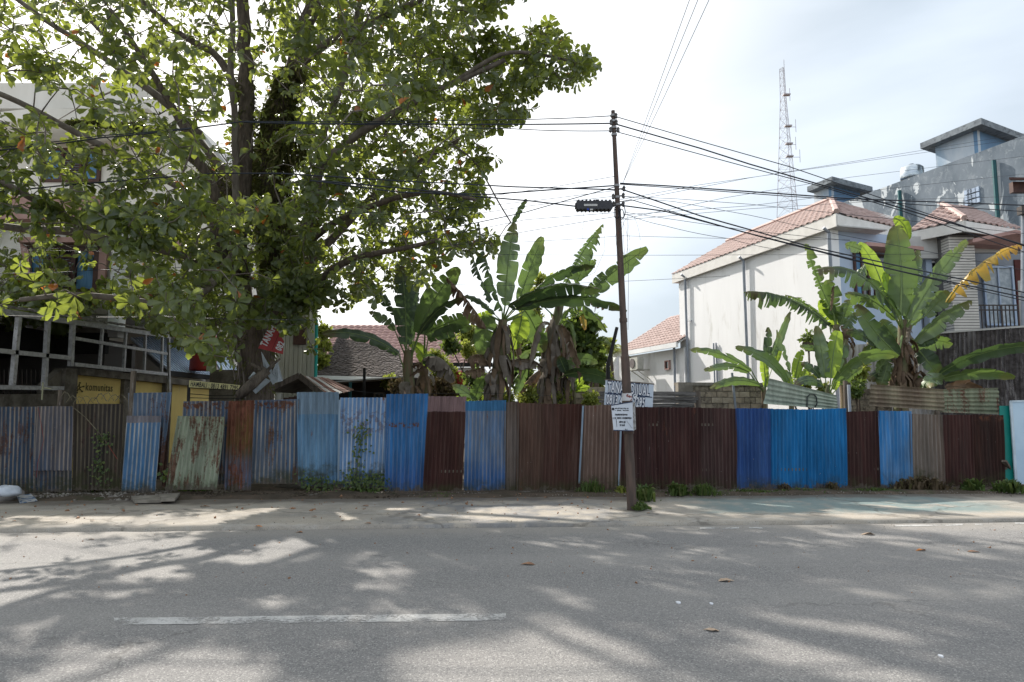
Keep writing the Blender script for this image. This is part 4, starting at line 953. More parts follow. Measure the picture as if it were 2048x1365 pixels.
# boundary wall: dark left stretch then yellow bays with piers and coping
yw = thing('boundary_wall', (-10.4, 17, 0), 'mossy boundary wall with yellow painted bays beneath the aluminium framing', 'wall')
W0, W1 = (-10.45, 10), (-10.45, 30)
def WP(px, py, o=0.0): p = PV(px, py, W0, W1); p.x += o; return p
def wseg(x0, x1, yt0, yt1, mat, o, th, name):
    a, b = WP(x0, yt0), WP(x1, yt1); m = MB()
    m.hexa([(a.x + o, a.y, -.05), (b.x + o, b.y, -.05), (b.x + o - th, b.y, -.05), (a.x + o - th, a.y, -.05), (a.x + o, a.y, a.z), (b.x + o, b.y, b.z), (b.x + o - th, b.y, b.z), (a.x + o - th, a.y, a.z)])
    return m.build(name, mat, yw)
wseg(-60, 145, 790, 788, M_mossw, 0, .2, 'wall')
wseg(92, 125, 770, 738, M_mossw, -.01, .18, 'pier')
wseg(125, 150, 737, 738, M_mossw, .08, .3, 'pier')
wseg(150, 470, 742, 776, M_yel, -.05, .2, 'wall')
for x0, x1 in ((246, 260), (328, 342), (430, 442)):
    wseg(x0, x1, 742 + (x0 - 150) * .106, 742 + (x1 - 150) * .106, M_mossw, .05, .2, 'pier')
a, b = WP(150, 741), WP(475, 776); m = MB(); m.bar(a + Vector((-.05, 0, -.02)), b + Vector((-.05, 0, -.02)), .34, .17); m.build('coping', M_mossw, yw)
# painted lettering on the first bay
M_txt = sm('faded_black_lettering', (0.10, 0.085, 0.04), (0.16, 0.13, 0.05), 20)
def text(body, mat, parent, origin, xdir, ydir, size, sx=1.0, bold=0.0, ext=.002, name='lettering', align='LEFT'):
    cu = bpy.data.curves.new(name, 'FONT'); cu.body = body; cu.size = size; cu.offset = bold; cu.extrude = ext; cu.align_x = align; cu.space_character = 1.12
    cu.resolution_u = 3
    o = bpy.data.objects.new(name, cu); cu.materials.append(mat); COL.objects.link(o); o.parent = parent
    x = Vector(xdir).normalized(); z = x.cross(Vector(ydir)).normalized(); y = z.cross(x)
    M = Matrix((x, y, z)).transposed().to_4x4() @ Matrix.Diagonal((sx, 1, 1, 1))
    M.translation = Vector(origin) - (wloc(parent) if parent is not None else Vector((0, 0, 0)))
    o.matrix_basis = M; return o
p0 = WP(174, 781, -.042); text('komunitas', M_txt, yw, p0, (0, 1, 0), (0, 0, 1), .27, sx=.92, bold=.004)
m = MB(); c = WP(160, 776, -.035)
for k in range(6):
    an = k * math.pi / 3 + .3; d = Vector((0, math.cos(an) * 1.6, math.sin(an)))
    m.tube([c + d * .03, c + d * .09], [.02, .012], 5); m.tube([c + d * .11, c + d * .135], [.02, .02], 6)
lg = m.build('emblem', M_txt, yw); lg['label'] = 'faded round emblem of small figures'

# ---- blue ribbed metal roof, red tank, grey chimney-like wall
M_bmet = sm('blue_zinc', (0.58, 0.67, 0.79), (0.50, 0.62, 0.76), 1.5, .45, .5, stretch=(3, 3, .3), metal=.15)
br = thing('metal_roof_shed', P(350, 760, 22), 'lean-to shed with a ribbed light blue metal roof behind the yellow wall', 'shed')
A, B, C_, D_ = P(262, 677, 23.5), P(330, 670, 26), P(421, 750, 24.3), P(340, 741, 21.5)
nrm = (B - A).cross(D_ - A).normalized(); nrm = nrm if nrm.z > 0 else -nrm
m = MB(); m.slab([A, B, C_, D_], nrm, .05); rf = m.build('roof', M_bmet, br)
for i in range(15):
    k = i / 14; m = MB(); m.bar(A * (1 - k) + B * k + nrm * .02, D_ * (1 - k) + C_ * k + nrm * .02, .035, .035); m.build('rib', M_bmet, rf)
m = MB(); m.bar(D_ - nrm * .1, C_ - nrm * .1, .12, .16); m.build('gutter', M_dark, br)
m = MB(); m.hexa([down(p) for p in (D_ + Vector((-.3, .3, 0)), C_ + Vector((-.3, .3, 0)), B, A)] + [p - Vector((0, 0, .12)) for p in (D_ + Vector((-.3, .3, 0)), C_ + Vector((-.3, .3, 0)), B, A)]); m.build('wall', M_cream, br)
br2 = thing('metal_roof_shed', P(455, 780, 24), 'second smaller blue metal roof between the red tank and the trunk', 'shed')
A, B, C_, D_ = P(425, 712, 26), P(440, 700, 28), P(487, 755, 26), P(447, 752, 24)
nrm = (B - A).cross(D_ - A).normalized(); nrm = nrm if nrm.z > 0 else -nrm
m = MB(); m.slab([A, B, C_, D_], nrm, .05); rf = m.build('roof', M_bmet, br2)
for i in range(7):
    k = i / 6; m = MB(); m.bar(A * (1 - k) + B * k + nrm * .02, D_ * (1 - k) + C_ * k + nrm * .02, .035, .035); m.build('rib', M_bmet, rf)
wall(br2, [down(P(425, 800, 25.5)), down(P(487, 800, 25.5)), P(487, 760, 25.5), P(425, 745, 25.5)], M_mossw)
pr_ = thing('concrete_pier', P(443, 790, 20.5), 'grey mossy concrete pier under the red tank', 'pier')
m = MB(); a, b = P(420, 740, 20.5), P(470, 742, 20.5); m.box((a.x, 20.5, 0), (b.x, 21, a.z)); m.build('shaft', M_mossw, pr_)
M_redp = sm('red_plastic', (0.36, 0.035, 0.025), (0.28, 0.03, 0.022), 2, .5, .4)
def tank(px0, px1, yt, yb, Y, label):
    a, b = P((px0 + px1) / 2, yb, Y), P((px0 + px1) / 2, yt, Y); r = (px1 - px0) / 2 / F * Y; h = b.z - a.z
    t = thing('water_tank', a, label, 'water tank')
    m = MB(); m.lathe([(r * .96, 0), (r, .05), (r * .97, h * .3), (r, h * .34), (r * .97, h * .6), (r, h * .64), (r * .9, h * .85)], a, 20); m.build('drum', M_redp, t, smooth=True)
    m = MB(); m.lathe([(r * .9, h * .85), (r * .5, h * .97), (r * .3, h)], a, 20); m.build('lid', M_redp, t, smooth=True)
    return t
tank(380, 431, 660, 742, 23, 'red plastic water tank beside the blue metal roof')
tank(902, 936, 742, 800, 21, 'left one of two red drums behind the banana trunks')
tank(937, 966, 740, 800, 21.5, 'right one of two red drums behind the banana trunks')

# ---- pale timber wall, hut with rusty gable roof, long dark shed with shingle roof, red tiled roof
M_pwood = sm('pale_painted_boards', (0.52, 0.51, 0.46), (0.40, 0.39, 0.34), 2, .85, .2, .2, 15, stretch=(4, 4, .3), c3=(.12, .11, .09), s3=5, lo3=.68, hi3=.76)
pl = thing('timber_house', P(600, 780, 21.5), 'pale peeling board house wall right of the tree trunk', 'house')
a, b = P(555, 640, 21.5), P(634, 640, 21.5); zt = P(600, 600, 21.5).z
n = 9
for i in range(n):
    x0 = a.x + (b.x - a.x) * i / n; x1 = a.x + (b.x - a.x) * (i + 1) / n - .012
    m = MB(); m.box((x0, 21.5 - RND.uniform(0, .02), 0), (x1, 21.6, zt)); m.build('plank', M_pwood, pl)
m = MB(); m.tube([down(P(635, 700, 21.3)), P(633, 640, 21.3)], .05, 6); m.build('downpipe', sm('teal_pipe', (.02, .25, .22)), pl)
m = MB(); c, d = P(588, 655, 21.45), P(612, 690, 21.45); m.box((c.x, 21.4, d.z), (d.x, 21.47, c.z)); m.build('shutter', M_dbrown, pl)
hut = thing('hut', P(600, 800, 17.5), 'small timber hut with a striped rusty gable roof behind the fence', 'hut')
ap = P(600, 752, 17.0); l = P(536, 782, 17.2); r = P(652, 793, 16.8); ap2 = ap + Vector((1.15, 2.6, 0)); ap2 = P(655, 757, 19.4); r2 = P(708, 781, 18.8); l2 = l + Vector((.3, 2.5, 0))
M_zr = [sm('rust_zinc_%d' % i, c, tuple(x * .7 for x in c), 4, .7, .3) for i, c in enumerate([(0.22, 0.10, 0.075), (0.48, 0.47, 0.46), (0.18, 0.07, 0.05), (0.38, 0.35, 0.33), (.24, .13, .10)])]
for i in range(7):
    k0, k1 = i / 7, (i + 1) / 7 - .01; q = lambda u, v: (ap * (1 - u) + ap2 * u) * (1 - v) + (r * (1 - u) + r2 * u) * v
    corr('roof_sheet', M_zr[[0, 1, 2, 1, 4, 0, 4][i]], hut, q(k0, 1), q(k1, 1), q(k1, 0), q(k0, 0), pitch=.08, amp=.01)
m = MB(); m.slab([l, ap, ap2, l2], (-.4, 0, 1), .03); m.build('roof', M_zr[3], hut)
m = MB(); m.bar(ap + Vector((0, -.08, 0)), l + Vector((0, -.08, 0)), .04, .14); m.bar(ap + Vector((0, -.08, 0)), r + Vector((0, -.08, 0)), .04, .14); m.build('barge_board', M_wood, hut)
x0, x1 = P(556, 800, 17.1).x, P(640, 800, 17.1).x
for i in range(8):
    xx = x0 + (x1 - x0) * i / 8
    if 1 <= i <= 5:
        m = MB(); m.box((xx, 17.1, 0), (xx + (x1 - x0) / 8 - .01, 17.14, 2.0 - abs(i - 3.5) * .02)); m.build('plank', M_dbrown, hut)
m = MB(); m.box((x0 + .02, 17.0, 0), (x0 + .11, 17.1, 2.05)); m.box((x1, 16.9, 0), (x1 + .09, 17, 1.95)); m.build('post', M_pwood, hut)
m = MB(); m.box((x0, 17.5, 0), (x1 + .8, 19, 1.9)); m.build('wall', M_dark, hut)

sd_ = thing('long_shed', P(720, 800, 22), 'long dark shed with a shaggy grey shingle roof behind the bananas', 'shed')
M_shing = sm('grey_shingle', (0.20, 0.175, 0.165), (0.12, 0.105, 0.10), 9, .95, .1, .7, 30, c3=(.27, .25, .24), s3=14, lo3=.52, hi3=.66)
q0, q1, q2, q3 = P(634, 752, 22), P(808, 757, 22), P(800, 702, 26.5), P(676, 676, 26.5)
nr = (q1 - q0).cross(q3 - q0).normalized(); nr = nr if nr.z > 0 else -nr
m = MB(); m.slab([q0, q1, q2, q3], nr, .08); rf = m.build('roof', M_shing, sd_)
V = []; Fs = []; nshow = 0
rows_, cols_ = 30, 46
me = bpy.data.meshes.new('shingle'); me.from_pydata([(-.5, 0, .03), (.5, 0, .035), (.5, 1, 0), (-.5, 1, 0), (-.5, 0, 0), (.5, 0, 0)], [], [(0, 1, 2, 3), (4, 5, 1, 0)]); me.materials.append(M_shing)
cells = []
for j in range(rows_):
    for i in range(cols_):
        v = j / rows_; u = (i + .5 * (j % 2)) / cols_
        p = (q0 * (1 - u) + q1 * u) * (1 - v) + (q3 * (1 - u) + q2 * u) * v
        w_ = ((q1 - q0).length * (1 - v) + (q2 - q3).length * v) / cols_
        cells.append((p, w_))
ux = (q1 - q0).normalized(); uy = nr.cross(ux)
bs = MB(); hh = (q3 - q0).length / rows_ * 1.25
for n_, (p, w_) in enumerate(cells):
    rot = RND.uniform(-.16, .16); lift = RND.uniform(0.005, .05); X = (ux * math.cos(rot) + uy * math.sin(rot)); Yv = (uy * math.cos(rot) - ux * math.sin(rot)); Yv = (Yv - nr * lift * 1.0).normalized(); Z = X.cross(Yv)
    base = p + nr * lift
    if n_ < 280:
        o = bpy.data.objects.new('shingle', me); COL.objects.link(o); o.parent = rf
        M = Matrix((X * w_ * .95, Yv * hh, Z)).transposed().to_4x4(); M.translation = base - wloc(rf); o.matrix_basis = M
    else:
        bs.add([base - X * w_ * .47 + Z * .03, base + X * w_ * .47 + Z * .035, base + X * w_ * .47 + Yv * hh, base - X * w_ * .47 + Yv * hh, base - X * w_ * .47, base + X * w_ * .47], [(0, 1, 2, 3), (4, 5, 1, 0)])
bs.build('shingles', M_shing, rf, kind='stuff')
m = MB(); m.bar(q0 + Vector((0, -.1, -.05)), q1 + Vector((0, -.1, -.05)), .1, .12); m.build('fascia', M_white, sd_)
c0, c1 = P(595, 768, 19.5), P(812, 752, 19.5); 
m = MB(); m.slab([c0, c1, c1 + Vector((0, 2.6, .1)), c0 + Vector((0, 2.6, .1))], (0, 0, 1), .04); m.build('awning', M_greywh, sd_)
m = MB(); m.box((c0.x, 22.2, 0), (c1.x + 1, 22.4, q0.z - .05)); m.build('wall', sm('dark_boards', (0.05, 0.042, 0.038), (0.03, 0.026, 0.024), 4, stretch=(.5, 1, 8)), sd_)
for px in (701, 729):
    a = P(px, 760, 19.4); m = MB(); m.bar(down(a), P(px, 765 if px == 701 else 737, 19.4), .07); m.build('post', M_gpipe if px == 701 else M_dark, sd_)
window(sd_, (0, 22.15), (-10, 22.15), 750, 768, 787, 812, frame=M_mossw, nm=2, fw=.05)
rh = thing('tiled_roof_house', P(800, 760, 34), 'far house with a wide red tiled roof behind the shingle shed', 'house')
r0, r1 = P(640, 730, 33), P(985, 725, 33); r1.z = r0.z; zt = P(760, 650, 37.5).z
r2 = P(905, 652, 37.5); r3 = P(668, 650, 37.5); r2.z = r3.z = zt
tiled_roof(rh, [[r0, r1, r2, r3]], M_tile2, tw=.34, tl=.36, nparts=290)
m = MB(); m.box((r0.x + .4, r0.y + .4, 0), (r1.x - .4, r0.y + 5, r0.z - .1)); m.build('wall', M_white, rh)
m = MB(); m.bar(r0, r1, .15, .2); m.build('gutter', M_dark, rh)

# dark grey roof sliver + small house far right of the palm
rs = thing('grey_roof_house', P(1225, 750, 42), 'sliver of a grey tiled roof just left of the small white house', 'house')
m = MB(); a, b, c = P(1205, 765, 42), P(1245, 770, 42), P(1240, 700, 43); m.slab([a, b, c, P(1225, 705, 43)], (0, -1, 0), -.2); m.build('roof', M_shing, rs)

# ================================================================ lattice tower
TY = 75.0
tw = thing('lattice_tower', down(P(1580, 700, TY)), 'tall thin red and white lattice radio tower behind the tiled roof', 'radio tower')
M_tr = sm('tower_red_grey', (0.50, 0.45, 0.46), (0.44, 0.43, 0.45), .2); M_tw = sm('tower_pale', (0.5, 0.5, 0.52), (0.45, 0.45, 0.47), .2)  # lightened a little: slight haze is put into these colours
topz = P(1564, 137, TY).z; bx = P(1581, 500, TY).x; tx = P(1564.5, 137, TY).x
def tower_pt(k, z, ph):
    w = np.interp(z, [0, P(0, 430, TY).z, P(0, 290, TY).z, P(0, 200, TY).z, topz], [2.6, 1.35, .75, .38, .30])
    x = np.interp(z, [0, topz], [bx + .2, tx]); an = 2 * math.pi * k / 3 + ph
    return Vector((x + w * math.cos(an), TY + w * math.sin(an), z))
zs = [0]
while zs[-1] < topz: zs.append(zs[-1] + np.interp(zs[-1], [0, topz], [2.4, .8]))
zs[-1] = topz
for k in range(3):
    m = MB(); m.tube([tower_pt(k, z, .4) for z in zs], .032, 4, cap=False); m.build('leg', M_tr, tw)
for part in range(2):
    m = MB()
    for i, (z0, z1) in enumerate(zip(zs[:-1], zs[1:])):
        if ((i // 5) % 2) != part: continue
        for k in range(3):
            m.bar(tower_pt(k, z0, .4), tower_pt((k + 1) % 3, z1, .4), .022); m.bar(tower_pt(k, z1, .4), tower_pt((k + 1) % 3, z0, .4), .022); m.bar(tower_pt(k, z1, .4), tower_pt((k + 1) % 3, z1, .4), .022)
    m.build('bracing', (M_tr, M_tw)[part], tw, kind='stuff')
m = MB(); p = tower_pt(0, topz, .4); m.tube([p, p + Vector((0, 0, 1.1))], .03, 4); 
for py, dx in ((258, 1.0), (293, .9), (318, 1.3), (196, .5)):
    z = P(0, py, TY).z; c = Vector((np.interp(z, [0, topz], [bx + .2, tx]), TY - .5, z)); m.box((c.x - .35, c.y - .5, c.z - .07), (c.x + .4, c.y, c.z + .07)); m.tube([c + Vector((dx, 0, -.6)), c + Vector((dx, 0, .9))], .03, 4); m.bar(c, c + Vector((dx, 0, 0)), .04)
m.build('antenna', M_tr, tw)
# ================================================================ utility pole, cables, signs
PB = G(1265, 1018, .05); PY = PB.y
PT = P(1226, 222, PY + .05)
def PP(py):  # point on the pole axis at a pixel height
    k = (1018 - py) / (1018 - 222); a = P(1265 + (1226 - 1265) * k, py, PY + .05 * k); return a
M_polec = sm('pole_brown_iron', (0.115, 0.082, 0.068), (0.07, 0.055, 0.048), 4, .85, .2, .4, 25, stretch=(3, 3, .5), c3=(0.16, 0.06, 0.04), s3=5, lo3=.6, hi3=.72)
pole = thing('utility_pole', PB, 'leaning stepped brown utility pole standing in the pavement before the fence', 'utility pole')
hw = lambda px: px / 2 / F * PY
m = MB()
m.tube([PB - Vector((0, 0, .3)), PP(780), PP(715)], [hw(19), hw(18), hw(17)], 14); m.tube([PP(715), PP(709)], [hw(17), hw(14)], 14); m.tube([PP(712), PP(560), PP(418)], [hw(14), hw(13), hw(12)], 14)
m.tube([PP(645), PP(637)], [hw(16), hw(16)], 14)
m.tube([PP(418), PP(300), PP(222)], [hw(10.5), hw(9), hw(8)], 12); shaft = m.build('shaft', M_polec, pole, smooth=False)
M_band = sm('galvanised_band', (0.33, 0.34, 0.35), (.2, .2, .2), 9, .5, .5)
for y in (232, 243, 256, 270, 372, 395, 410):
    m = MB(); m.tube([PP(y + 2), PP(y - 2)], hw(12), 12); m.build('band', M_band, pole)
M_ins = sm('insulator', (0.06, 0.055, 0.05), (.1, .1, .1), 9, .4, .5)
for y, dx in ((234, 5), (247, 5), (262, 8), (262, -8), (247, -6), (379, 14), (393, 12), (410, 11), (410, -9), (395, -9)):
    c = PP(y) + Vector((hw(2 * dx), -.04, 0)); m = MB(); m.lathe([(.012, -.05), (.03, -.03), (.02, 0), (.03, .02), (.012, .05)], c, 8); m.bar(PP(y), c, .02); m.build('insulator', M_ins, pole)
# torn paper wrapped round the pole
m = MB(); m.tube([PP(806), PP(787)], hw(20), 14, cap=False); m.build('paper_band', sm('torn_paper', (.55, .55, .56), (.2, .06, .05), 9, .8, lo=.55, hi=.6), pole)
# coils hanging at the splice height
M_cab = sm('black_cable', (0.010, 0.014, 0.022), (0.014, 0.018, 0.028), 5, .55, .4)
m = MB()
for dx, r, yy in ((-8, 9, 428), (12, 10, 425), (10, 7, 432)):
    c = PP(yy) + Vector((hw(2 * dx) * .6, -.1, 0)); m.tube([c + Vector((hw(2 * r) * .55 * math.cos(a), .02 * math.sin(2 * a), hw(2 * r) * 1.5 * math.sin(a))) for a in np.linspace(0, 6.28, 16)], .008, 4)
m.build('cable_coil', M_cab, pole)

# cables --------------------------------------------------------------
def cable(pts, r, label, sag=0.0, n=14, Yf=None, group=None):
    """pts: (px, py, Y) - cable runs smoothly through the points"""
    w = [P(*p) if not isinstance(p, Vector) else p for p in pts]; L = []
    for a, b in zip(w[:-1], w[1:]):
        for i in range(n):
            k = i / n; p = a * (1 - k) + b * k; p.z -= sag * 4 * k * (1 - k); L.append(p)
    L.append(w[-1])
    m = MB(); m.tube(L, r, 5); o = m.build('cable', M_cab, None, origin=w[0])
    tag(o, label, 'cable', group); return o
yl = lambda px: PY + .05 + ((px - 1240) / F) * PY * .06 * 1.0
def C(px, py, dy=0): return (px, py, yl(px) + dy)
TH, MD, TN = .0125, .008, .0045
cable([C(1224, 232), C(960, 240), C(490, 243), C(200, 272), C(-60, 300)], MD, 'topmost cable running left from the pole top into the tree', .02)
cable([C(1224, 247), C(760, 247), C(480, 244), C(200, 276), C(-60, 306)], TH, 'thick second cable running left from the pole top through the tree', .02)
cable([C(1224, 262), C(1010, 257), C(800, 250), C(560, 243)], MD, 'third cable running left from the pole top, lowest of the top three', .02)
cable([C(1238, 380), C(1030, 374), C(800, 362), C(560, 347), C(430, 347), C(150, 369), C(-60, 390)], TH, 'thick cable crossing the tree trunk at the height of the splices', .0)
cable([C(1238, 371), C(1100, 380), C(980, 389), C(800, 385), C(620, 361)], TH, 'thick cable drooping left from the splice cluster into the crown')
cable([C(1152, 413), C(1060, 402), C(940, 392), C(820, 378), C(640, 362)], TH, 'black cable from the box end leading left and up into the crown')
cable([C(1238, 372), C(1130, 402), C(1050, 425), C(920, 453), C(840, 466)], MD, 'cable slanting down left above the banana tips')
cable([C(1236, 352), C(1120, 372), C(1000, 390), C(860, 414)], TN, 'thin wire slanting down left from just above the splices')
cable([C(1236, 381), C(1100, 398), C(950, 415), C(700, 428)], TN, 'thin wire just below the drooping thick cable')
cable([C(1236, 392), C(1060, 412), C(900, 436), C(700, 440)], TN, 'thin wire passing behind the black box')
cable([C(1240, 425), C(1050, 440), C(900, 470), C(760, 482)], TN, 'thin lowered wire left of the pole at the coil height')
cable([C(1240, 432), C(1060, 462), C(850, 500)], TN, 'lower thin wire sloping toward the middle banana plant')
cable([C(1700, 480, 5), C(1246, 472, 3), C(900, 490, 3), C(640, 478, 3)], TN, 'level thin wire crossing behind the pole above the banana leaves', .02)
cable([C(2060, 505, 5), C(1500, 510, 4), C(900, 508, 4), C(-20, 500, 4)], TN, 'long level thin wire stretching the whole picture width at roof height', .02)
cable([C(1460, 552, 5), C(1000, 572, 4), C(760, 560, 4)], TN, 'lowest thin wire between the middle bananas and the white house', .02)
cable([C(400, 490), C(200, 494), C(-30, 497)], TN, 'thin wire before the shuttered window, upper one', .02)
cable([C(440, 530), C(200, 540), C(-30, 547)], TN, 'thin wire before the shuttered window, lower one', .02)
cable([C(700, 640), C(330, 634), C(-30, 630)], TN, 'thin wire passing just above the aluminium framing', .02)
# to the right
cable([C(1229, 233), C(1400, 283), C(1576, 333), C(1781, 403), C(1920, 450), C(2070, 500)], MD, 'uppermost cable falling right from the pole top across the tower')
cable([C(1229, 248), C(1400, 297), C(1500, 329), C(1638, 369), C(1780, 410), C(1937, 457), C(2080, 500)], TH, 'thick second cable falling right from the pole top')
cable([C(1229, 263), C(1330, 290), C(1500, 336), C(1640, 373), C(1800, 421), C(2070, 512)], MD, 'third cable falling right, merging with the thick one')
cable([C(1240, 367), C(1330, 372), C(1560, 388), C(1700, 398), C(2070, 412)], TH, 'thick nearly level cable running right from the splices over the pink roof')
cable([C(1240, 369), C(1400, 380), C(1560, 392), C(1760, 405), C(2070, 425)], MD, 'thinner companion just under the nearly level thick cable')
cable([C(1240, 378), C(1300, 398), C(1400, 432), C(1500, 460), C(1620, 494), C(1800, 533), C(2070, 590)], TH, 'thick cable sloping right across the white wall, upper of the pair')
cable([C(1240, 411), C(1330, 423), C(1500, 468), C(1620, 498), C(1800, 543), C(2070, 600)], TH, 'thick cable sloping right across the white wall, lower of the pair')
cable([C(1240, 404), C(1262, 400), C(1400, 440), C(1520, 474), C(1700, 520), C(2070, 607)], MD, 'medium cable between the sloping thick pair')
cable([C(1240, 393), C(1350, 398), C(1500, 409), C(1800, 440), C(2070, 470)], TN, 'thin wire fanning right just below the nearly level cables')
cable([C(1240, 393), C(1350, 404), C(1500, 431), C(1680, 470), C(2070, 545)], TN, 'thin wire fanning right between level and sloping cables')
cable([C(1250, 428), C(1330, 452), C(1460, 478), C(1560, 500)], TN, 'drooping thin wire ending near the white house eave', .02)
cable([C(1250, 425), C(1350, 440), C(1500, 462), C(1700, 482)], TN, 'thin wire over the long white wall top')
cable([C(1240, 440, .3), C(1450, 396, 2), C(1700, 355, 5), C(2080, 309, 9)], TN, 'thin rising wire crossing the lattice tower lower part')
cable([C(1240, 400, .3), C(1400, 370, 2), C(1680, 330, 5), C(2080, 272, 9)], TN, 'thin rising wire passing above the small roof room')
cable([C(1245, 405, .3), C(1500, 356, 2), C(1760, 315, 5), C(2080, 262, 9)], TN, 'topmost thin rising wire toward the stair tower')
cable([C(1250, 430, .3), C(1500, 412, 2), C(1800, 375, 5), C(2080, 345, 9)], TN, 'thin wire rising gently over the patchy grey wall')
cable([C(1250, 440, .3), C(1500, 418, 3), C(1800, 400, 6), C(2080, 392, 9)], TN, 'thin almost level wire near the top of the pink roof')
# over the road towards the viewer's side
up0 = P(1246, 366, PY)
for (x, y, Y, l) in ((1390, -30, 5.6, 'leftmost thin wire rising steeply from the pole out of the top of the picture'), (1408, -30, 5.5, 'middle thin wire rising steeply from the pole out of the top'), (1432, -30, 5.4, 'rightmost thin wire rising steeply from the pole out of the top')):
    cable([up0, P(1246 + (x - 1246) * .47 - 4, 366 + (y - 366) * .47 + 12, PY * .62), P(x, y, Y)], .0028, l)
# loose loops of thin wire by the pole
m = MB(); c = P(1255, 452, PY - .1)
for rx, rz, dx in ((.16, .42, .05), (.10, .30, -.1), (.05, .5, -.02)):
    m.tube([c + Vector((dx + rx * math.cos(a), .04 * math.sin(3 * a), -.25 + rz * math.sin(a))) for a in np.linspace(0, 6.0, 22)], .0022, 4)
m.tube([P(1254, 440, PY - .1), P(1257, 560, PY - .1), P(1256, 660, PY - .1)], .003, 4)
lo_ = m.build('loose_wire', M_cab, None, origin=c); tag(lo_, 'tangle of thin loose wire loops hanging beside the pole', 'wire')
m = MB(); c0 = P(1166, 424, PY); m.tube([c0 + Vector((.02 * math.sin(i * .9), 0, -.07 * i)) for i in range(8)], .0025, 4); m.tube([P(1205, 424, PY), P(1210, 500, PY), P(1190, 545, PY), P(1160, 560, PY)], .0022, 4)
lo_ = m.build('loose_wire', M_cab, None, origin=c0); tag(lo_, 'thin wire ends dangling below the black splice box', 'wire')

# splice box
bx_ = thing('splice_box', P(1187, 413, PY - .05), 'black cable splice box with a white label hanging left of the pole', 'cable box')
M_bx = sm('black_box', (0.028, 0.03, 0.036), (.035, .036, .04), 6, .5, .4)
a, b = P(1152, 406, PY), P(1222, 422, PY)
m = MB(); m.box((a.x, PY - .12, b.z), (b.x, PY + .05, a.z)); m.box((a.x - .02, PY - .09, b.z + .03), (b.x + .02, PY + .02, a.z - .03)); m.build('case', M_bx, bx_)
m = MB()
for i in range(9):
    x = a.x + (b.x - a.x) * (i + .5) / 9; m.box((x - .012, PY - .125, b.z - .015), (x + .012, PY + .05, b.z)); m.box((x - .015, PY - .125, a.z), (x + .015, PY - .02, a.z + .018))
m.box((P(1190, 400, PY).x, PY - .08, a.z), (P(1197, 400, PY).x, PY, P(1190, 402, PY).z)); m.bar(P(1213, 408, PY - .05), P(1221, 401, PY - .05), .02); m.build('clip', M_bx, bx_)
m = MB(); q0, q1 = P(1168, 408.5, PY - .125), P(1195, 412.5, PY - .125); m.box((q0.x, PY - .128, q1.z), (q1.x, PY - .121, q0.z)); q0, q1 = P(1180, 418, PY - .125), P(1186, 421, PY - .125); m.box((q0.x, PY - .128, q1.z), (q1.x, PY - .121, q0.z)); m.build('label_plate', sm('label_white', (.5, .5, .48)), bx_)
m = MB(); c = P(1176, 419, PY - .124); m.tube([c, c - Vector((0, .006, 0))], .018, 10); m.build('blue_dot', sm('dot_blue', (.02, .06, .4)), bx_)

# ---- signs
M_sgn = sm('sign_pale', (0.48, 0.54, 0.62), (0.42, 0.48, 0.57), 1.2, .6, .35, c3=(.33, .36, .4), s3=9, lo3=.64, hi3=.75)
M_navy = sm('navy_print', (0.015, 0.03, 0.07), (.02, .035, .08), 5, .6); M_wht = sm('white_print', (.66, .68, .72), (.6, .62, .66), 5, .6)
def outlined(body, par, org, xd, yd, size, sx, d, bold=.012, fill=M_wht, line=M_navy):
    text(body, line, par, Vector(org) + d * .0, xd, yd, size, sx, .028); text(body, fill, par, Vector(org) + d * .004, xd, yd, size, sx, .006)
bn = thing('sale_banner', P(1256, 812, 14.0), 'pale blue banner for land on sale with outlined letters, partly hidden by the pole', 'banner')
q = [P(1211, 761, 13.9), P(1307, 770, 13.9), P(1305, 815, 13.9), P(1208, 810, 13.9)]
nrm = Vector((0, -1, 0)); m = MB(); m.slab([q[3], q[2], q[1], q[0]], nrm, -.02); m.build('board', M_sgn, bn)
xd = (q[1] - q[0]).normalized(); yd = Vector((0, 0, 1)); D = Vector((0, -.027, 0)); s = 13.9 / F
outlined('TANAH DIJUAL', bn, P(1214, 784, 13.9) + D, xd, yd, 29 * s, .385, Vector((0, -1, 0)), bold=.006)
outlined('0813 4891 7295', bn, P(1212, 808, 13.9) + D, xd, yd, 27 * s, .385, Vector((0, -1, 0)), bold=.006)
m = MB(); m.bar(P(1210, 786.5, 13.9) + D * .9, P(1304, 795, 13.9) + D * .9, .006, .018, up=(0, 0, 1)); c = P(1257, 790, 13.9) + D
m.tube([P(1241, 787, 13.9) + D * .88, P(1241, 787, 13.9) + D * .97], .045, 10); m.tube([P(1274, 793, 13.9) + D * .88, P(1274, 793, 13.9) + D * .97], .045, 10); m.bar(P(1241, 788, 13.9) + D * .93, P(1274, 792.5, 13.9) + D * .93, .003, .09); m.build('divider', M_navy, bn)
text('N', M_wht, bn, P(1242.5, 792.5, 13.9) + D * 1.15, xd, yd, 9.5 * s, .85, .004); text('GI', M_wht, bn, P(1265, 795.5, 13.9) + D * 1.15, xd, yd, 9.5 * s, .85, .004)
m = MB(); m.bar(P(1209, 760, 13.93), P(1308, 769, 13.93), .03); m.bar(down(P(1216, 800, 13.95)), P(1216, 762, 13.95), .05); m.bar(down(P(1300, 800, 13.95)), P(1300, 768, 13.95), .05); m.build('frame', M_wood, bn)

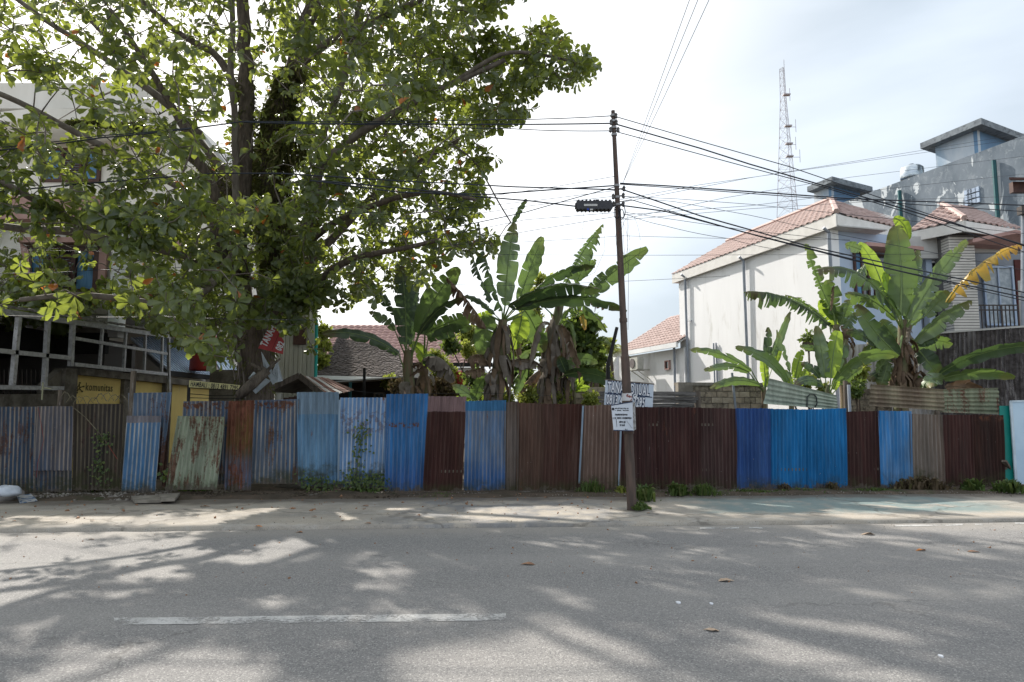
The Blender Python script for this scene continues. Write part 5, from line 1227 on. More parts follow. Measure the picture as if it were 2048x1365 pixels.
SY = PY - .17
ns = thing('notice_sign', P(1247, 835, SY), 'white notice board with small black print strapped to the pole', 'sign')
q = [P(1222, 811, SY), P(1265, 804, SY), P(1266, 862, SY), P(1227, 861, SY)]
m = MB(); m.slab([q[3], q[2], q[1], q[0]], (0, -1, 0), -.012); m.build('board', sm('notice_white', (0.60, 0.64, 0.70), (0.52, 0.56, 0.62), 3, .45, .4), ns)
m = MB(); m.slab([q[2], P(1271, 859, SY + .1), P(1269, 806, SY + .12), q[1]], (1, 0, 0), -.01); m.build('bent_edge', sm('notice_edge', (.4, .4, .4), (.12, .11, .10), 18, .8), ns)
s = SY / F; D = Vector((0, -.016, 0)); xd = (q[2] - q[3]).normalized(); yd = Vector((-.04, 0, 1))
M_ink = sm('ink', (.02, .022, .03), (.03, .03, .04), 9, .7)
# the small print cannot be read in the place either: rows of worn print strokes, no words
rp = random.Random(12); m = MB()
for x0, x1, y, h, dense in ((1230, 1256, 817.2, 2.2, .8), (1230, 1256, 821.2, 2.0, .8), (1230, 1254, 829.8, 3.6, .95), (1225.5, 1262.5, 836.6, 3.8, .95), (1238, 1249.5, 844.3, 4.0, .9), (1239.5, 1249.5, 850.6, 4.0, .9), (1250, 1254, 859.2, 2.2, .9)):
    x = x0
    while x < x1:
        w_ = rp.uniform(.7, 1.5)
        if rp.random() < dense:
            c = P(x, y + rp.uniform(-.3, .3), SY) + D; hh = h * s * rp.uniform(.36, .52)
            m.box((c.x, c.y - .002, c.z - hh), (c.x + w_ * s * .8, c.y + .001, c.z + hh))
        x += w_ + rp.uniform(.05, .5)
pr_n = m.build('small_print', M_ink, ns, kind='stuff')
m = MB(); c = P(1225.8, 818.5, SY) + D; m.tube([c, c + Vector((0, -.003, 0))], .022, 12); m.bar(P(1232, 838, SY) + D, P(1233.5, 854, SY) + D, .006, .003); m.bar(P(1253, 842, SY) + D, P(1264, 857, SY) + D, .004, .003); m.build('emblem', M_ink, ns)
m = MB(); m.bar(q[3] + Vector((0, -.015, 0)), q[2] + Vector((0, -.015, 0)), .006, .014); m.bar(q[0] + Vector((0, -.015, 0)), q[1] + Vector((0, -.015, 0)), .006, .014); m.build('border', M_navy, ns)
m = MB(); m.tube([PP(868), PP(802)], hw(21), 14, cap=False); m.build('strap', M_polec, ns)

HB = 15.0
hb = thing('name_banner', P(430, 775, HB), 'narrow yellow banner with a phone number on a wire post left of the trunk', 'banner')
q = [P(379, 761, HB), P(481, 771, HB), P(476, 780, HB), P(378, 775, HB)]
M_yb = sm('yellow_banner', (0.60, 0.55, 0.27), (0.52, 0.48, 0.24), 2, .7)
m = MB(); m.slab([q[3], q[2], q[1], q[0]], (0, -1, 0), -.01); m.build('cloth', M_yb, hb)
text('HAMBALI : 0813 4891 7295', M_ink, hb, P(381, 772.5, HB) + Vector((0, -.014, 0)), q[1] - q[0], (0, 0, 1), 14 * HB / F, .53, .002)
m = MB(); m.bar(down(P(377, 830, HB)), P(378, 770, HB + .05), .05); m.build('post', M_dark, hb)
m = MB()
for y in (776, 788, 796): m.tube([P(378, y, HB + .1), P(430, y + 3 + 2 * math.sin(y), HB + .1), P(490, y + 2, HB + .1)], .008, 4)
m.build('wire', M_dark, hb)

# ---- barbed wire, debris and creeper over the left fence
bw = thing('wire_tangle', FP(150, 800), 'rusty wire tangle with dry creeper strands above the left fence', 'wire')
m = MB()
rr = random.Random(3)
for k in range(9):
    x = 118 + k * 14; y = 790 + rr.uniform(-6, 10); pts = []
    for i in range(12):
        a_ = i / 11 * math.pi; pts.append(P(x + 26 * i / 11, y + 12 - 14 * math.sin(a_) + rr.uniform(-2, 2), 13.0))
    m.tube(pts, rr.uniform(.003, .008), 4)
m.tube([FP(148, 812) - Vector((0, .08, 0)), FP(176, 835) - Vector((0, .08, 0)), FP(205, 868) - Vector((0, .08, 0)), FP(218, 885) - Vector((0, .08, 0))], .007, 4)
m.build('strand', sm('dry_vine', (.20, .18, .12), (.1, .085, .06), 8, .9), bw)
m = MB(); m.tube([FP(218, 885) - Vector((0, .08, 0)), FP(238, 918) - Vector((0, .06, 0))], .005, 4); M_rc = sm('red_cord', (.25, .05, .04)); m.build('red_cord', M_rc, bw); m = MB(); m.tube([FP(80, 815) - Vector((0, .05, 0)), FP(92, 880) - Vector((0, .06, 0)), FP(80, 925) - Vector((0, .06, 0)), FP(77, 955) - Vector((0, .06, 0))], .004, 4); m.build('red_cord', M_rc, bw)
m = MB(); m.tube([P(86, 765, 13.0), P(84, 800, 13.0)], .014, 5); m.tube([P(82, 781, 13.0), P(90, 776, 13.0), P(102, 778, 13.0)], .010, 5); m.build('twig', sm('pale_twig', (.28, .28, .18)), bw)
wl_ = thing('wire_fence', FP(1000, 800), 'broken strands of fence wire above the middle of the fence', 'wire')
m = MB(); m.tube([P(620, 772, 13.75), P(780, 790, 13.75), P(960, 786, 13.75), P(1100, 792, 13.75)], .004, 4); m.build('strand', M_dark, wl_)

# ================================================================ big tree
def leaf_mat(name, c1, c2, c3, trans, tcol, tintattr=True, rough=.42, spec=.45, orange=(0.33, 0.11, 0.02), mixf=.38):
    t = NT(name); a = t.attr('tint')
    col = t.mix(t.ramp(a, 0, .55), c1, c2); col = t.mix(t.ramp(a, .6, .93), col, c3); col = t.mix(t.ramp(a, .975, .98), col, orange)
    tc_ = t.mix(t.ramp(a, 0, .9), tcol, tuple(min(1, x * 1.35) for x in tcol)); tc_ = t.mix(t.ramp(a, .975, .98), tc_, tuple(x * 1.6 for x in orange))
    nv = t.ramp(t.noise(7, 3, vec=t.coord(rand=False)), .3, .7, .8, 1.15)
    sc = t.n('ShaderNodeVectorMath', operation='SCALE'); t.l(col, sc.inputs[0]); t.l(nv, sc.inputs['Scale']); col = sc.outputs[0]
    m = t.done(col, rough, spec)
    tr = t.n('ShaderNodeBsdfTranslucent'); t.l(tc_, tr.inputs[0]); mx = t.n('ShaderNodeMixShader'); mx.inputs[0].default_value = mixf
    t.l(t.b.outputs[0], mx.inputs[1]); t.l(tr.outputs[0], mx.inputs[2]); t.l(mx.outputs[0], t.o.inputs[0]); return m
M_leaf = leaf_mat('almond_leaf', (0.046, 0.070, 0.032), (0.070, 0.095, 0.036), (0.13, 0.145, 0.04), .3, (0.30, 0.36, 0.05), mixf=.42, rough=.32, spec=.65)
M_bark = sm('grey_bark', (0.13, 0.105, 0.085), (0.07, 0.056, 0.045), 5, .9, .15, .8, 18, stretch=(3, 3, .6), c3=(.20, .18, .155), s3=6, lo3=.6, hi3=.75)
M_smooth = sm('smooth_limb_bark', (0.19, 0.165, 0.14), (0.12, 0.10, 0.085), 4, .85, .2, .4, 20, stretch=(2, 2, .5))
TB = Vector((P(505, 985, 15.6).x, 15.6, 0))
tree = thing('almond_tree', TB, 'huge tropical almond tree with mossy trunk and broad leaf whorls behind the left fence', 'tree')
TYc = 15.6
def limb(pts, r0, r1, name='branch', mat=None, n=8, sub=4):
    w = [P(x, y, Y) for x, y, Y in pts]; L = []
    for i in range(len(w) - 1):
        p0 = w[max(i - 1, 0)]; p1 = w[i]; p2 = w[i + 1]; p3 = w[min(i + 2, len(w) - 1)]
        for k in range(sub):
            t_ = k / sub; L.append(.5 * ((2 * p1) + (p2 - p0) * t_ + (2 * p0 - 5 * p1 + 4 * p2 - p3) * t_ ** 2 + (-p0 + 3 * p1 - 3 * p2 + p3) * t_ ** 3))
    L.append(w[-1]); m_ = len(L); rad = [r0 + (r1 - r0) * (i / (m_ - 1)) ** .8 for i in range(m_)]
    for i in range(1, m_ - 1): L[i] = L[i] + Vector((mnoise.noise(L[i] * 1.7), mnoise.noise(L[i] * 1.7 + Vector((9, 9, 9))), 0)) * min(.12, rad[i] * .8)
    m = MB(); m.tube(L, rad, n); m.build(name, mat or M_bark, tree, smooth=True)
    return L, rad
NODES = []; NR_ = []
def addlimb(*a, **k):
    L, rad = limb(*a, **k)
    for p, r in zip(L, rad):
        if r < .16: NODES.append(tuple(p))
    return L
Y_ = TYc
# trunk: buttressed lower stem and the two leaders
m = MB(); pts = []; rad = []
for x, y, r in ((505, 1000, .56), (507, 940, .46), (508, 850, .42), (510, 760, .40), (512, 690, .40), (518, 640, .42), (522, 600, .36)):
    pts.append(P(x, y, Y_)); rad.append(r)
m.tube(pts, rad, 16); n0 = len(m.v)
m.v = [tuple(Vector(v) + Vector((1, .3, 0)) * .05 * mnoise.noise((v[0] * 3, v[1] * 3, v[2] * .8)) + Vector((0, 0, 0))) for v in m.v]
m.tube([P(500, 720, Y_), P(488, 640, Y_), P(478, 540, Y_)], [.32, .26, .22], 12)
m.build('trunk', M_bark, tree, smooth=True)
addlimb([(530, 640, Y_), (556, 560, Y_ + .2), (548, 460, Y_ + .4), (540, 360, Y_ + .3), (552, 250, Y_ + .2), (585, 140, Y_), (622, 20, Y_), (640, -120, Y_ + .5), (650, -330, Y_ + .5)], .34, .14, 'trunk', n=12)
addlimb([(480, 560, Y_), (478, 440, Y_ - .2), (488, 300, Y_ - .3), (492, 160, Y_), (486, 30, Y_ + .3), (470, -160, Y_ + .5), (455, -360, Y_ + .5)], .25, .11, 'trunk', n=10)
addlimb([(476, 520, Y_ - .6), (474, 400, Y_ - .7), (468, 250, Y_ - .8), (462, 110, Y_ - .8), (470, -80, Y_ - .8)], .10, .06, mat=M_smooth)
LIMBS = [
 ([(488, 600, Y_), (440, 500, Y_ - .8), (430, 400, Y_ - 1.2), (395, 320, Y_ - 1.4), (360, 240, Y_ - 1.5), (300, 140, Y_ - 1.8), (220, 20, Y_ - 2)], .17, .05, 0),
 ([(470, 560, Y_), (400, 520, Y_ - 1.5), (320, 497, Y_ - 2.8), (250, 490, Y_ - 3.4), (150, 465, Y_ - 4.0), (40, 458, Y_ - 4.6), (-60, 440, Y_ - 5)], .14, .05, 1),
 ([(190, 470, Y_ - 3.7), (110, 420, Y_ - 4.3), (40, 385, Y_ - 4.8), (-60, 320, Y_ - 5.2)], .08, .04, 1),
 ([(420, 420, Y_ - 1.1), (360, 375, Y_ - 1.6), (250, 315, Y_ - 2.2), (150, 265, Y_ - 2.6), (40, 205, Y_ - 3), (-80, 160, Y_ - 3.2)], .10, .045, 1),
 ([(470, 400, Y_ - .2), (400, 330, Y_ - .4), (300, 262, Y_ - .8), (200, 246, Y_ - 1.0), (150, 244, Y_ - 1.1)], .13, .05, 0),
 ([(400, 270, Y_ - .6), (310, 190, Y_ - 1), (200, 110, Y_ - 1.4), (90, 40, Y_ - 1.8), (-20, -40, Y_ - 2.2)], .10, .04, 1),
 ([(480, 200, Y_), (440, 120, Y_ + .5), (350, 60, Y_ + 1.0), (250, -30, Y_ + 1.2), (100, -160, Y_ + 1.5)], .11, .05, 0),
 ([(545, 600, Y_), (590, 520, Y_ - .3), (620, 430, Y_ - .6), (640, 340, Y_ - .8), (700, 280, Y_ - 1.0), (790, 225, Y_ - 1.2), (900, 170, Y_ - 1.4), (1010, 120, Y_ - 1.5)], .17, .05, 1),
 ([(640, 340, Y_ - .8), (655, 240, Y_ - .6), (700, 120, Y_ - .5), (720, 0, Y_ - .3), (740, -150, Y_)], .11, .05, 1),
 ([(560, 560, Y_ + .2), (640, 500, Y_ + .9), (720, 420, Y_ + 1.5), (800, 350, Y_ + 1.9), (900, 290, Y_ + 2.2), (980, 250, Y_ + 2.5)], .14, .05, 0),
 ([(570, 620, Y_ - .2), (630, 570, Y_ - 1), (700, 520, Y_ - 1.6), (790, 500, Y_ - 2.0), (880, 480, Y_ - 2.2)], .12, .04, 0),
 ([(600, 500, Y_ - .4), (680, 440, Y_ - 1.3), (780, 400, Y_ - 1.9), (870, 385, Y_ - 2.3), (950, 400, Y_ - 2.5)], .09, .035, 0),
 ([(585, 140, Y_), (680, 70, Y_ - .6), (800, 20, Y_ - 1.0), (930, -60, Y_ - 1.2)], .12, .05, 1),
 ([(900, 170, Y_ - 1.4), (1000, 110, Y_ - 1.6), (1080, 110, Y_ - 1.8), (1150, 125, Y_ - 1.9)], .06, .025, 1),
 ([(480, 480, Y_ - .3), (430, 560, Y_ - 1.8), (360, 610, Y_ - 3.0), (260, 600, Y_ - 3.8), (150, 590, Y_ - 4.4), (40, 600, Y_ - 5)], .10, .035, 1),
 ([(500, 560, Y_ - .3), (470, 620, Y_ - 1.6), (430, 650, Y_ - 2.2), (400, 670, Y_ - 2.6)], .07, .03, 0),
 ([(545, 420, Y_ + .4), (440, 330, Y_ + 1.5), (330, 200, Y_ + 2.5), (200, 60, Y_ + 3.5), (60, -80, Y_ + 4)], .13, .05, 0),
 ([(560, 420, Y_ + .4), (640, 380, Y_ + 1.6), (760, 280, Y_ + 2.8), (850, 160, Y_ + 3.4), (930, 50, Y_ + 3.8)], .13, .05, 0),
 ([(640, -150, Y_ + .5), (800, -260, Y_ + 1.5), (900, -420, Y_ + 2.5)], .12, .06, 0),
 ([(640, -150, Y_ + .5), (620, -300, Y_ - 1.0), (560, -450, Y_ - 2.0)], .11, .06, 0),
 ([(455, -200, Y_ + .5), (300, -300, Y_), (150, -420, Y_ - .5)], .11, .06, 0),
]
for pts, r0, r1, s_ in LIMBS: addlimb(pts, r0, r1, mat=M_smooth if s_ else M_bark)
# dead hanging pole-like branch at the crown's right edge
addlimb([(905, 290, Y_ - 1.3), (945, 320, Y_ - 1.3), (975, 365, Y_ - 1.3), (1000, 410, Y_ - 1.3), (1022, 446, Y_ - 1.2)], .022, .014, mat=M_smooth)

# crown: rosettes of leaves at twig ends, grown towards points spread through the crown
CROWN = [(-240, -80), (-240, 600), (-60, 640), (10, 655), (70, 640), (130, 668), (190, 610), (250, 640), (310, 660), (345, 690), (400, 700), (440, 728), (468, 715), (478, 640), (540, 640), (575, 655), (620, 700), (648, 690), (655, 640), (690, 620), (740, 590), (775, 600), (815, 575), (868, 560), (880, 510), (960, 500), (1000, 505), (985, 470), (945, 445), (975, 400), (955, 360), (985, 320), (1005, 300), (965, 270), (1000, 245), (1060, 235), (1065, 180), (1120, 175), (1180, 165), (1195, 125), (1150, 100), (1110, 45), (1050, 55), (1000, 75), (965, 40), (1010, 10), (1045, -10), (1045, -80)]
HOLES = [(35, 190, 55, 1.0), (120, 205, 45, .7), (350, 215, 26, .5), (40, 480, 40, .5), (170, 530, 60, .7), (130, 500, 40, .55), (230, 70, 25, .5), (60, 60, 35, .4), (690, 300, 25, .6), (590, 330, 28, .7), (690, 470, 25, .6), (760, 560, 24, .5), (960, 300, 25, .5), (1040, 130, 18, .5), (930, 420, 20, .4), (400, 310, 30, .6), (180, 170, 40, .6), (620, 200, 25, .5), (500, 600, 30, .7), (820, 430, 25, .4), (330, 545, 40, .5), (280, 650, 30, .4), (900, 250, 25, .4)]
LIT = [[(-500, 1030), (300, 1030), (480, 996), (640, 1000), (520, 1030), (400, 1058), (365, 1085), (345, 1122), (372, 1150), (365, 1185), (250, 1203), (205, 1180), (100, 1200), (0, 1212), (-500, 1212)],
       [(100, 1400), (150, 1312), (300, 1290), (430, 1308), (640, 1400)], [(900, 1400), (1000, 1282), (1110, 1278), (1350, 1400)], [(1480, 1245), (1700, 1252), (1960, 1335), (1800, 1380), (1560, 1310)],
       [(430, 1092), (560, 1082), (760, 1090), (760, 1108), (560, 1128), (450, 1120)], [(820, 1112), (960, 1102), (955, 1122), (850, 1128)], [(640, 1010), (760, 1012), (900, 1040), (700, 1042)], [(1000, 1020), (1250, 1024), (1200, 1046), (900, 1040)],
       [(0, 1248), (130, 1240), (130, 1264), (0, 1266)], [(90, 1290), (235, 1270), (225, 1292)], [(1850, 985), (2100, 985), (2100, 1014), (1860, 1010)]]
def shadow_px(p):
    k = (p[2]) / SUN.z; q = (p[0] - SUN.x * k, p[1] - SUN.y * k, 0.0)
    if q[1] < 2.2: return None
    return proj(q)
ros = []; rr = random.Random(21)
def shade_ok(p):
    for d_ in ((.28, 0, 0), (-.28, 0, 0), (0, .28, 0), (0, -.28, 0)):
        s_ = shadow_px(p + Vector(d_))
        if s_ is not None and any(inpoly(s_[0], s_[1], q) for q in LIT): return rr.random() < .02
    s_ = shadow_px(p)
    if s_ is None: return True
    for poly in LIT:
        if inpoly(s_[0], s_[1], poly): return rr.random() < .025
    # broken light elsewhere: streaky gaps that follow the ground
    if 0 < s_[0] < 2048 and 1000 < s_[1] < 1365:
        g = G(s_[0], s_[1]); nz = mnoise.noise((g.x * .9, g.y * 2.0, 4.2)) + .7 * mnoise.noise((g.x * 2.2, g.y * 4.5, 1.1))
        if nz > GAPT: return rr.random() < .12
    return True
GAPT = .13
cnt = 0; tries = 0
CXc, CYc = P(500, 300, Y_).x, Y_
while len(ros) < 4700 and tries < 200000:
    tries += 1
    px = rr.uniform(-240, 1200); py = rr.uniform(-80, 735)
    if tries % 4 == 0: px = rr.uniform(-200, 640); py = rr.uniform(400, 735)
    if tries % 4 == 1: px = rr.uniform(560, 1190); py = rr.uniform(-60, 600)
    if not inpoly(px, py, CROWN): continue
    ok_ = True
    for hx, hy, hr, hp in HOLES:
        if (px - hx) ** 2 + (py - hy) ** 2 < hr * hr and rr.random() < hp: ok_ = False; break
    if not ok_: continue
    dx = (px - 500) / F * Y_; R_ = 7.6; dep = math.sqrt(max(1.2, R_ * R_ - dx * dx)) * (0.8 if py < 300 else .66)
    good = None
    for att in range(12):
        wide = 1.0 if att < 3 else 1.5
        if px < 420: Yv = rr.uniform(9.3, 19.5)
        elif px < 480: Yv = Y_ + rr.uniform(-.85, .7) * dep * wide
        else: Yv = Y_ + rr.uniform(-.62, .95) * dep * wide
        if px > 950: Yv = Y_ - 1.2 + rr.uniform(-1.0, 1.4) * wide
        if py > 560 and 500 < px < 700: Yv = Y_ + rr.uniform(-2.2, .5)
        if Yv < 9.6 or (py > 560 and px < 330 and Yv > 18.2): continue
        if 430 < px < 600 and 150 < py < 400 and Yv < Y_ - .3 and rr.random() < .72: continue
        p = P(px, py, Yv)
        if p.z < 2.9 and not (330 < px < 680): continue
        if mnoise.noise(p * .62) + .5 * mnoise.noise(p * 1.5) < -.17: continue
        if not shade_ok(p): continue
        good = p; break
    if good is None and py > 430 and rr.random() < .45 and px < 700: good = P(px, py, Y_ + rr.uniform(-1.5, 2.2)) if rr.random() < .5 else None
    if good is not None and False: pass
    if good is None: continue
    p = good
    ros.append(p)
n_in = len(ros)
tries = 0
while len(ros) < n_in + 2500 and tries < 400000:
    tries += 1
    # the part of the crown above the picture: a high broad dome
    z = rr.uniform(9.5, 20.5); Rr = 9.0 * math.sqrt(max(0.02, 1 - ((z - 9.0) / 12.5) ** 2)); an = rr.uniform(0, 6.283); q = Rr * math.sqrt(rr.random())
    p = Vector((CXc + .8 + q * math.cos(an), CYc + .8 + q * math.sin(an) * .95, z)); 
    px, py = proj(p)
    if py > -60: continue
    if mnoise.noise(p * .5) + .5 * mnoise.noise(p * 1.5) < -.12: continue
    if not shade_ok(p): continue
    ros.append(p)
ros.sort(key=lambda p: min((p - Vector(n)).length_squared for n in NODES[::3]))
NA = np.zeros((len(NODES) + len(ros) * 5 + 10, 3)); nn_ = len(NODES); NA[:nn_] = np.array(NODES)
tw_V = []; tw_F = []; rpos = []; rdir_ = []
vb = 0
def twig(p0, p1, r0, r1, V, Fq, vb):
    d = p1 - p0; L = np.linalg.norm(d); d = d / max(L, 1e-6); a = np.array([0, 0, 1.0]) if abs(d[2]) < .9 else np.array([1.0, 0, 0])
    u = np.cross(d, a); u /= np.linalg.norm(u); w = np.cross(d, u)
    for k in range(3):
        an = k * 2.0944; o_ = u * math.cos(an) + w * math.sin(an); V.append(p0 + o_ * r0); V.append(p1 + o_ * r1)
    for k in range(3):
        a0 = vb + 2 * k; b0 = vb + 2 * ((k + 1) % 3); Fq.append((a0, b0, b0 + 1, a0 + 1))
    return vb + 6
for p in ros:
    q = np.array(p); d2 = ((NA[:nn_] - q) ** 2).sum(1)
    # prefer joining a node lower / nearer the trunk
    i = int(d2.argmin()); s_ = NA[i].copy(); v = q - s_; L = math.sqrt(d2[i])
    if L < .05: v = np.array([.1, .1, .1])
    k_ = max(2, min(5, int(L / .35) + 1)); prev = s_; r0 = min(.035, .010 + .010 * L)
    for k in range(1, k_ + 1):
        f = k / k_; pt = s_ + v * f + np.array([0, 0, .10 * L * math.sin(math.pi * f)]) + (NR.randn(3) * .03 if k < k_ else 0)
        vb = twig(prev, pt, r0 + (.007 - r0) * (f - 1 / k_), r0 + (.007 - r0) * f, tw_V, tw_F, vb); prev = pt
        NA[nn_] = pt; nn_ += 1
        if nn_ >= len(NA) - 2: break
    dd = q - s_; rpos.append(q); rdir_.append(dd / max(np.linalg.norm(dd), 1e-6))
npmesh('twigs', np.array(tw_V), np.array(tw_F), 4, M_smooth, tree, kind='stuff')
# leaf template (unit length, along +x, width y)
LT = np.array([(0, 0, 0), (.5, 0, .03), (.86, 0, .02), (1, 0, -.03), (.22, .07, .02), (.55, .20, .085), (.84, .245, .07), (.22, -.07, .02), (.55, -.20, .085), (.84, -.245, .07)])
LF = np.array([(0, 4, 1), (4, 5, 1), (1, 5, 2), (5, 6, 2), (2, 6, 3), (0, 1, 7), (7, 1, 8), (1, 2, 8), (8, 2, 9), (2, 3, 9)])
rpos = np.array(rpos); rdir_ = np.array(rdir_)
LB = []; LX = []; LYv = []; LZ = []; LS = []; LTn = []
for i in range(len(rpos)):
    n = NR.randint(6, 11); ax = rdir_[i] * .7 + np.array([0, 0, .45]) + NR.randn(3) * .25; ax /= np.linalg.norm(ax)
    a = np.array([0, 0, 1.0]) if abs(ax[2]) < .9 else np.array([1.0, 0, 0]); u = np.cross(ax, a); u /= np.linalg.norm(u); w = np.cross(ax, u)
    ph = NR.rand() * 6.28; sz = NR.uniform(.15, .28); yb = NR.rand()
    for k in range(n):
        an = ph + k * 6.283 / n * 1.0 + NR.randn() * .18; el = NR.uniform(-.35, .75) - (.35 if NR.rand() < .3 else 0)
        X = (u * math.cos(an) + w * math.sin(an)) * math.cos(el) + ax * math.sin(el); X = X - np.array([0, 0, NR.uniform(.05, .55)]); X /= np.linalg.norm(X)
        Z = ax - X * ax.dot(X) + NR.randn(3) * .28; Z -= X * Z.dot(X); Z /= np.linalg.norm(Z); Yc = np.cross(Z, X)
        LB.append(rpos[i] + X * .02 + ax * NR.uniform(-.05, .02)); LX.append(X); LYv.append(Yc); LZ.append(Z); LS.append(sz * NR.uniform(.7, 1.15))
        t_ = NR.beta(1.6, 2.4) * .6 + yb * .36
        if NR.rand() < .010: t_ = 1.0
        LTn.append(min(t_, .96) if t_ < 1 else 1.0)
LB, LX, LYv, LZ, LS, LTn = map(np.array, (LB, LX, LYv, LZ, LS, LTn))
# nearest 300 leaves in view are objects of their own
fwv = LB[:, 1]; uu = 1024 + F * LB[:, 0] / fwv; vv = 820 - F * (LB[:, 2] - EYE) / fwv
vis = (uu > 10) & (uu < 2040) & (vv > 10) & (vv < 1300); score = np.where(vis, LS / fwv, 0); idx = np.argsort(-score)[:290]
mask = np.ones(len(LB), bool); mask[idx] = False
def leaves_np(B, X, Y2, Z, Sx, curl):
    L = LT[None] * np.array([1, 1, 1])[None, None]; cz = -curl[:, None] * (LT[None, :, 0] ** 2)
    return B[:, None] + Sx[:, None, None] * (LT[None, :, 0:1] * X[:, None] + LT[None, :, 1:2] * Y2[:, None] + (LT[None, :, 2] * 1.6 + cz)[..., None] * Z[:, None])
curl = NR.uniform(-.05, .35, len(LB))
V = leaves_np(LB[mask], LX[mask], LYv[mask], LZ[mask], LS[mask], curl[mask]); nL = len(V)
Fc = (LF[None] + (np.arange(nL) * 10)[:, None, None]).reshape(-1, 3)
npmesh('foliage', V.reshape(-1, 3), Fc, 3, M_leaf, tree, 'tint', np.repeat(LTn[mask], 10), kind='stuff', smooth=False)
leaf_me = []
for tv in (.05, .2, .35, .5, .65, .8, 1.0):
    me = bpy.data.meshes.new('leaf'); V0 = LT.copy(); V0[:, 2] = V0[:, 2] * 1.6 - .15 * V0[:, 0] ** 2
    me.from_pydata([tuple(v) for v in V0], [], [tuple(int(x) for x in f) for f in LF]); me.materials.append(M_leaf)
    at = me.attributes.new('tint', 'FLOAT', 'POINT'); at.data.foreach_set('value', [tv] * 10); leaf_me.append((tv, me))
tb = np.array(wloc(tree))
for i in idx:
    tv = LTn[i]; me = min(leaf_me, key=lambda q: abs(q[0] - tv))[1] if tv < .99 else leaf_me[-1][1]
    if tv < .99 and me is leaf_me[-1][1]: me = leaf_me[-2][1]
    o = bpy.data.objects.new('leaf', me); COL.objects.link(o); o.parent = tree; s_ = LS[i]
    M = Matrix([list(LX[i] * s_) + [0], list(LYv[i] * s_) + [0], list(LZ[i] * s_) + [0], [0, 0, 0, 1]]).transposed(); M.translation = Vector(LB[i] - tb); o.matrix_basis = M
print('LEAVES', len(LB), 'ROS', len(ros), n_in)

# epiphytes: shaggy fern and moss on trunk and limbs
M_moss = leaf_mat('fern_moss', (0.09, 0.10, 0.035), (0.13, 0.135, 0.045), (0.19, 0.16, 0.08), .2, (0.08, 0.10, 0.02), mixf=.2, rough=.8, spec=.1)
V = []; Fc = []; tv = []; rr2 = random.Random(5)
def shag(path, rad, n, ln, hang=1.0):
    pts = [P(*q) for q in path]
    for _ in range(n):
        k = rr2.random() * (len(pts) - 1); i = int(k); f = k - i; c = pts[i] * (1 - f) + pts[min(i + 1, len(pts) - 1)] * f; r = rad[i] * (1 - f) + rad[min(i + 1, len(pts) - 1)] * f
        an = rr2.uniform(0, 6.283); o_ = Vector((math.cos(an), math.sin(an) * 1.0, rr2.uniform(-.4, .7))).normalized()
        b = c + o_ * r; d = (o_ * rr2.uniform(.2, .8) + Vector((0, 0, -hang * rr2.uniform(.2, 1)))).normalized(); l = ln * rr2.uniform(.4, 1.2); s_ = d.cross(Vector((rr2.uniform(-1, 1), rr2.uniform(-1, 1), rr2.uniform(-1, 1)))).normalized() * l * .09
        n0 = len(V); V.extend([b - s_, b + s_, b + d * l * .6 + s_ * .8 + o_ * .02, b + d * l - Vector((0, 0, .02))]); Fc.append((n0, n0 + 1, n0 + 2)); Fc.append((n0, n0 + 2, n0 + 3)); t_ = rr2.random() * .95; tv.extend([t_] * 4)
shag([(556, 560, Y_ + .1), (548, 460, Y_ + .3), (542, 360, Y_ + .2), (552, 250, Y_ + .1), (585, 140, Y_)], [.30, .32, .36, .30, .24], 5200, .22)
shag([(570, 330, Y_ - .2), (580, 300, Y_ - .2), (600, 250, Y_)], [.2, .35, .25], 900, .25)
shag([(478, 440, Y_ - .1), (488, 300, Y_ - .2), (492, 160, Y_)], [.22, .22, .18], 1200, .13)
shag([(470, 400, Y_ - .2), (400, 320, Y_ - .4), (300, 264, Y_ - .8), (200, 248, Y_ - 1.0), (140, 246, Y_ - 1.1)], [.18, .15, .11, .09, .05], 2400, .12, .6)
shag([(520, 640, Y_ - .1), (512, 720, Y_ - .1), (508, 800, Y_ - .1)], [.42, .41, .42], 700, .09)
shag([(560, 600, Y_ - .1), (600, 500, Y_ - .3), (630, 420, Y_ - .5)], [.2, .16, .14], 900, .12)
shag([(700, 230, Y_ - .8), (800, 240, Y_ - .8), (860, 245, Y_ - .8)], [.04, .05, .03], 400, .12)
npmesh('moss', np.array(V), np.array(Fc), 3, M_moss, tree, 'tint', tv, kind='stuff')
# thin aerial roots/stems climbing the trunk
m = MB()
for x0, y0, x1, y1 in ((484, 900, 470, 640), (492, 820, 478, 690), (520, 760, 545, 560), (530, 700, 510, 560), (470, 760, 455, 690)):
    a, b = P(x0, y0, Y_ - .45), P(x1, y1, Y_ - .4); m.tube([a, (a + b) / 2 + Vector((.05, -.05, 0)), b], .02, 5)
m.build('climbing_root', M_smooth, tree)
# root knuckles pushing out under the fence
for (x0, x1, y) in ((545, 640, 974), (610, 665, 976)):
    m = MB(); m.tube([G(x0, y + 4, .03), G((x0 + x1) / 2 - 15, y - 2, .10), G((x0 + x1) / 2 + 15, y, .11), G(x1, y + 5, .02)], [.05, .12, .11, .04], 8); m.build('root', M_mossw, tree, smooth=True)

